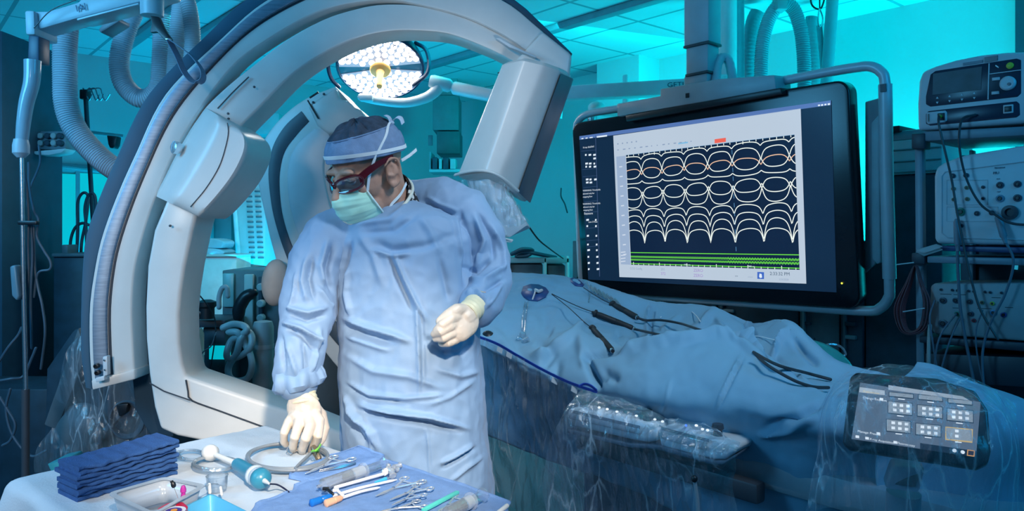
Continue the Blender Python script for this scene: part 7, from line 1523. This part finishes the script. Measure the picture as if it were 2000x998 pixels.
t = thing('wall_box', 'pale wall box with two dark knobs behind the imaging arm', 'box', P(515, 262, 5.6)); m = MB(); rbox(m, 488, 545, 221, 262, 5.6, 0.2); ob('box_body', m, mat('wallbox_cyan', (0.40, 0.50, 0.52), 0.5), t)
for x in (508, 527): m = MB(); m.ell(P(x, 217, 5.65), (0.02, 0, 0), (0, 0.02, 0), (0, 0, 0.02), 12, 8); ob('box_knob', m, DKB, t)
# shelving, towels and the vented cabinet seen through the gantry
t = thing('vented_cabinet', 'tall pale cabinet with rows of vents seen through the gantry', 'cabinet', P(490, floor_y(4.6), 4.6)); m = MB(); rslab(m, [(448, 330), (520, 330), (516, 520), (462, 523)], 4.6, 0.4); ob('cabinet_body', m, PALE, t)
m = MB(); rslab(m, [(449, 330), (455, 330), (470, 520), (464, 522)], 4.58, 0.02, 0.002); ob('cabinet_edge', m, mat('edge_bright', (0.6, 0.66, 0.68), 0.4), t)
for r in range(14):
    for c in (0, 1):
        m = MB(); y = 372+r*10; x = 480+c*17+r*0.5; rbox(m, x, x+11, y, y+3, 4.59, 0.01, 0.001); ob('vent_slot', m, MIDB, t)
m = MB(); rbox(m, 450, 520, 523, floor_y(4.6)-1, 4.62, 0.4); ob('cabinet_base', m, DKB, t)
t = thing('supply_shelf', 'white supply unit with a lit front below folded linen', 'shelf', P(420, floor_y(4.3), 4.3)); m = MB(); rbox(m, 372, 462, 500, floor_y(4.3)-1, 4.3, 0.24); ob('unit_body', m, mat('unit_white', (0.62, 0.68, 0.70), 0.5), t)
m = MB(); rbox(m, 360, 462, 497, 502, 4.28, 0.26); ob('unit_top', m, PALE, t)
for k, (y0, y1, x0, x1, lab) in enumerate(((485, 497, 374, 438, 'lower folded linen on the white supply unit'), (466, 485, 374, 436, 'upper folded linen on the white supply unit'))):
    m = MB(); pts = spline([P(x0, y1, 4.32), P(x0, y0+3, 4.32), P(x0+20, y0, 4.32), P(x1-15, y0+1, 4.32), P(x1, y0+7, 4.32), P(x1-3, y1, 4.32)], 4); m.slab(pts, (0, 0.18, 0), 0.01, 3); o = ob('folded_linen', m, mat('linen_blue', (0.30, 0.42, 0.50), 0.8)); tag(o, lab, 'linen', 'folded linen')
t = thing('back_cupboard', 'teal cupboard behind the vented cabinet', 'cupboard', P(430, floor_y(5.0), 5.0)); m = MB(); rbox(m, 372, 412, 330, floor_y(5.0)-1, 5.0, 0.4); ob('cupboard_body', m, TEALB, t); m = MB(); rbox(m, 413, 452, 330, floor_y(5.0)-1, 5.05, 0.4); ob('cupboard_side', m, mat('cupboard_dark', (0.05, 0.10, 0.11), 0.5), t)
# anaesthesia / suction gear below
t = thing('medical_trolley', 'dark trolley carrying pale canisters behind the gantry foot', 'trolley', P(420, floor_y(3.6), 3.6)); m = MB(); rbox(m, 345, 440, 625, 640, 3.6, 0.25); ob('trolley_top', m, DKB, t)
m = MB(); rbox(m, 396, 440, 640, floor_y(3.6)-1, 3.65, 0.2); ob('trolley_body', m, DKB, t); m = MB(); rbox(m, 408, 448, 676, 702, 3.63, 0.02, 0.002); ob('lit_panel', m, emat('panel_glow_cyan', (0.0, 0.50, 0.62), 0.9), t)
m = MB(); m.lathe([(0.035, 0), (0.035, 0.05), (0.045, 0.06), (0.045, 0.08), (0.02, 0.09)], P(404, 622, 3.55), (0, 0, 1), 16); m.box(P(385, 612, 3.55), 0.08, 0.06, 0.03, None, 0.008); ob('trolley_valve', m, BLACK, t)
for lab, x, y0, y1, r, d, mm in (('cream canister standing left of the dark trolley', 373, 640, 730, 24, 3.5, mat('canister_cream', (0.36, 0.36, 0.33), 0.5)), ('pale cylinder with a rounded top right of the tubing loops', 514, 626, 760, 20, 3.5, mat('canister_teal', (0.26, 0.34, 0.36), 0.5))):
    t = thing('canister', lab, 'canister', P(x, floor_y(d), d)); m = MB(); a = P(x, y0, d); rr = r/F*d; zf = a.z; m.lathe([(rr*0.9, -zf+0.001), (rr*0.95, -zf+0.2), (rr, -0.30), (rr, -0.03), (rr*0.85, -0.005), (rr*0.4, 0.0)], a, (0, 0, 1), 24); ob('canister_body', m, mm, t)
    m = MB(); m.lathe([(rr*1.04, -0.13), (rr*1.04, -0.11)], a, (0, 0, 1), 24, False); ob('canister_band', m, PALE, t)
m = MB(); pts = [(436, 640), (455, 633), (475, 636), (482, 645), (470, 655), (452, 665), (443, 690), (448, 700), (470, 695), (488, 680), (492, 660), (484, 648), (470, 662), (462, 690), (447, 715), (448, 735), (462, 744), (484, 738), (492, 715), (488, 690), (478, 672), (465, 650), (447, 648)]
m.tube(spline([P(x, y, 3.40+0.01*(i % 3)) for i, (x, y) in enumerate(pts)], 6), 0.0155, 12, True, True); o = ob('breathing_tube', m, mat('tube_milky_teal', (0.42, 0.52, 0.54), 0.35)); tag(o, 'pale breathing tube looped in figures of eight beside the trolley', 'tubing')
m = MB(); m.tube(spline([P(428, 600, 3.5), P(428, 580, 3.5), P(434, 563, 3.5), P(443, 562, 3.5), P(445, 578, 3.5)], 6), 0.012, 10, True, True); o = ob('bent_tube', m, PALE); tag(o, 'short pale tube bent like a cane above the trolley', 'tubing')
m = MB(); m.tube(spline([P(466, 618, 3.5), P(468, 600, 3.5), P(480, 580, 3.5), P(496, 572, 3.5)], 5), [0.026, 0.028, 0.029, 0.030, 0.030, 0.030, 0.031, 0.031, 0.031, 0.030, 0.030, 0.029, 0.028, 0.027, 0.026, 0.02], 12, True, True); o = ob('black_bellows', m, BLACK); tag(o, 'curved black breathing bag leaning above the tubing loops', 'bag')
t = thing('anaesthesia_machine', 'grey anaesthesia machine below the vented cabinet', 'medical machine', P(480, floor_y(3.9), 3.9)); m = MB(); rbox(m, 434, 560, 528, floor_y(3.9)-1, 3.9, 0.4); ob('machine_body', m, MIDB, t); m = MB(); rbox(m, 434, 456, 534, 600, 3.88, 0.02); ob('side_screen', m, mat('screen_teal', (0.16, 0.34, 0.38), 0.3), t)
m = MB(); rbox(m, 476, 494, 536, 690, 3.87, 0.03); ob('machine_column', m, PALE, t); m = MB(); rbox(m, 504, 512, 540, 640, 3.86, 0.03); ob('flow_tube', m, DKB, t)
for y in (560, 592, 620): m = MB(); m.lathe([(0.02, 0), (0.02, 0.03), (0.015, 0.035)], P(512, y, 3.87), (0, -1, 0), 14); ob('machine_knob', m, PALE, t)
cable('thin_cable', 'thin dark cable from the gantry edge down to the trolley', [(365, 537, 3.3), (385, 570, 3.3), (408, 600, 3.35), (420, 625, 3.4), (420, 660, 3.4), (410, 730, 3.4), (406, 770, 3.4)], 3, CABLE)
cable('thin_cable', 'thin pale cable trailing from the trolley down to the gantry beam', [(422, 650, 3.4), (412, 676, 3.4), (395, 690, 3.4), (372, 735, 3.4)], 3, GCABLE)
# ---- left side: shelf with sockets, infusion pole, dark cabinet, hanging wall rail
t = thing('wall_panel', 'wall panel with round sockets behind the lamp arm at far left', 'panel', P(95, 275, 4.0)); m = MB(); rbox(m, 62, 128, 256, 292, 4.0, 0.12); ob('panel_body', m, mat('panel_grey', (0.16, 0.22, 0.26), 0.5), t)
for x in (82, 96, 108, 120):
    for y in (266, 280): m = MB(); m.lathe([(0.016, 0), (0.016, 0.02), (0.012, 0.024)], P(x, y, 4.0), (0, -1, 0), 14); ob('socket', m, DKB if x in (96, 120) else PALE, t)
m = MB(); rslab(m, [(60, 296), (128, 290), (120, 298), (95, 303), (70, 302)], 3.95, 0.1, 0.003); ob('panel_shelf', m, mat('unit_white', (0.62, 0.68, 0.70), 0.5), t)
t = thing('wall_rail', 'thin grey equipment rail along the left wall', 'rail', P(200, 266, 4.6)); m = MB(); m.tube([P(-20, 236, 4.5), P(240, 266, 4.9)], 0.012, 8); m.tube([P(60, 316, 4.6), P(215, 336, 5.0)], 0.014, 8); ob('rail_bar', m, mat('rail_grey', (0.22, 0.26, 0.30), 0.4), t)
t = thing('rail_clamp', 'black clamp on the wall rail left of the gantry', 'clamp', P(216, 275, 4.7)); m = MB(); rslab(m, [(208, 264), (228, 266), (225, 284), (221, 290), (214, 289), (211, 282)], 4.7, 0.06, 0.006); ob('clamp_body', m, BLACK, t)
t = thing('infusion_pole', 'dark infusion pole with wire hooks left of the gantry', 'pole', P(185, floor_y(4.5), 4.5)); m = MB(); a, b = P(167, 185, 4.5), P(186, 500, 4.5); m.tube([a, b, Vector((b.x+0.02, b.y, 0.03))], 0.013, 12); ob('pole_tube', m, DKB, t)
m = MB(); m.box(a, 0.05, 0.05, 0.06, None, 0.008); ob('pole_head', m, BLACK, t)
for dx, s in ((8, 1), (16, 1), (26, 1), (-6, -1)): m = MB(); m.tube(spline([P(168, 178, 4.48), P(168+dx, 172, 4.48), P(174+dx, 184, 4.48), P(180+dx, 196, 4.48), P(186+dx*1.1, 184, 4.48)], 5), 0.004, 6); ob('wire_hook', m, STEEL, t)
m = MB(); m.lathe([(0.10, 0), (0.10, 0.03), (0.02, 0.06)], (b.x+0.02, b.y, 0), (0, 0, 1), 20); ob('pole_base', m, DKB, t)
for lab, pts in (('black cable draped in a loop on the infusion pole', [(150, 498, 4.1), (152, 440, 4.1), (152, 395, 4.1), (162, 377, 4.1), (172, 385, 4.1), (168, 430, 4.1), (160, 470, 4.1), (158, 500, 4.1)]), ('second black cable hooked over the infusion pole', [(170, 500, 4.05), (168, 440, 4.05), (166, 405, 4.05), (174, 380, 4.05), (186, 385, 4.05), (188, 440, 4.05)]), ('black cable drooping left of the infusion pole', [(138, 498, 4.1), (138, 470, 4.1), (146, 446, 4.1), (160, 436, 4.1), (176, 440, 4.1)])):
    cable('pole_cable', lab, pts, 8, DKB, 'cables on the infusion pole')
t = thing('dark_cabinet', 'dark cabinet with a grey lid behind the gantry\'s left edge', 'cabinet', P(140, floor_y(3.9), 3.9)); m = MB(); rbox(m, 104, 175, 500, floor_y(3.9)-1, 3.9, 0.4); ob('cabinet_body', m, DKB, t); m = MB(); rbox(m, 100, 178, 495, 502, 3.88, 0.43); ob('cabinet_lid', m, MIDB, t); m = MB(); rbox(m, 120, 132, 478, 496, 3.95, 0.1); ob('cabinet_bottle', m, MIDB, t)
# left wall-side dark column and storage that close the corner
t = thing('tall_locker', 'tall dark blue locker at the far left edge', 'locker', P(10, floor_y(3.7), 3.7)); m = MB(); rbox(m, -120, 4, 60, floor_y(3.7)-1, 3.7, 0.5); ob('locker_body', m, mat('locker_navy', (0.03, 0.07, 0.11), 0.5), t); m = MB(); rbox(m, -60, -57, 80, 900, 3.69, 0.01, 0.0); ob('locker_seam', m, DKB, t)
t = thing('low_bench', 'low dark bench in front of the window at far left', 'bench', P(50, floor_y(3.5), 3.5)); m = MB(); rbox(m, -150, 92, 760, floor_y(3.4)-1, 3.3, 0.3); ob('bench_body', m, DKB, t)
# the machine under clear plastic at the left foot of the gantry
t = thing('covered_machine', 'dark machine under a clear dust sheet left of the gantry foot', 'machine', P(180, floor_y(2.75), 2.75)); d = 2.72
m = MB(); rslab(m, [(85, 720), (140, 640), (190, 630), (290, 660), (310, 900), (300, 1180), (70, 1180)], d, 0.45, 0.03); ob('machine_body', m, DKB, t)
m = MB(); m.lathe([(0.085, 0), (0.09, 0.03), (0.06, 0.05), (0.0, 0.06)], P(165, 835, d), (0.1, -1, 0.2), 24); ob('round_housing', m, MIDB, t)
m = MB(); rslab(m, [(152, 640), (170, 690), (110, 840), (85, 830)], d-0.04, 0.05, 0.006); ob('side_arm', m, MIDB, t)
m = MB(); rbox(m, 190, 197, 650, 905, d-0.06, 0.02); rslab(m, [(200, 838), (245, 790), (250, 798), (206, 846)], d-0.06, 0.03, 0.004); ob('machine_strut', m, mat('strut_grey', (0.06, 0.09, 0.12), 0.4), t)
m = MB(); rslab(m, [(226, 790), (250, 788), (246, 806), (232, 815)], d-0.08, 0.04, 0.005); ob('machine_clamp', m, BLACK, t)
m = MB(); rbox(m, 176, 192, 868, 892, d-0.07, 0.03, 0.004); ob('pale_socket', m, mat('strut_pale', (0.16, 0.19, 0.21), 0.5), t)
m = MB()
for k in range(5): m.tube(spline([P(248+28*math.cos(a)*(1+.05*k), 820+30*math.sin(a)*(1+.05*k), d-0.05-0.006*k) for a in [2*PI*i/14 for i in range(14)]], 3, True), 0.004, 6, loop=True)
ob('coiled_cord', m, mat('strut_grey', (0.06, 0.09, 0.12), 0.4), t)
m = MB(); rows = []
for i in range(30):
    v = i/29; row = []
    for j in range(30):
        u = j/29; x = 150-90*v*0.9+u*(90+165*v); y = 640+v*280; p = P(x, y, d-0.05-0.03*math.sin(PI*u)); p += noise.noise_vector(Vector((u*5, v*5, 2)))*0.03; row.append(p)
    rows.append(row)
m.grid(rows); ob('dust_sheet', m, BAG, t)
for k, (lab, pts) in enumerate((('dark floor cable sweeping in from the left edge', [(-10, 720, 2.7), (15, 680, 2.7), (35, 655, 2.72), (42, 640, 2.74)]), ('second dark floor cable at the left edge', [(-10, 745, 2.7), (20, 740, 2.7), (45, 735, 2.72), (62, 700, 2.72), (70, 680, 2.72)]), ('dark cable looping below the left window', [(0, 776, 2.7), (15, 800, 2.7), (30, 830, 2.7), (20, 860, 2.7), (5, 870, 2.7)]), ('dark cable between locker and covered machine', [(20, 760, 2.7), (12, 800, 2.7), (25, 850, 2.7), (60, 890, 2.7), (90, 880, 2.7)]))):
    cable('floor_cable', lab, pts, 5, BC, 'cables on the left side')
t = thing('cyan_carton', 'small cyan carton on the floor behind the instrument table', 'box', P(115, 915, 2.5)-Vector((0, 0, 0.1))); m = MB(); rslab(m, [(92, 906), (120, 900), (130, 922), (104, 932)], 2.5, 0.12, 0.004); ob('carton_body', m, mat('carton_cyan', (0.06, 0.42, 0.48), 0.5), t)
m = MB(); rslab(m, [(92, 932), (130, 925), (130, 1290), (92, 1290)], 2.52, 0.1, 0.004); ob('carton_stand', m, DKB, t)
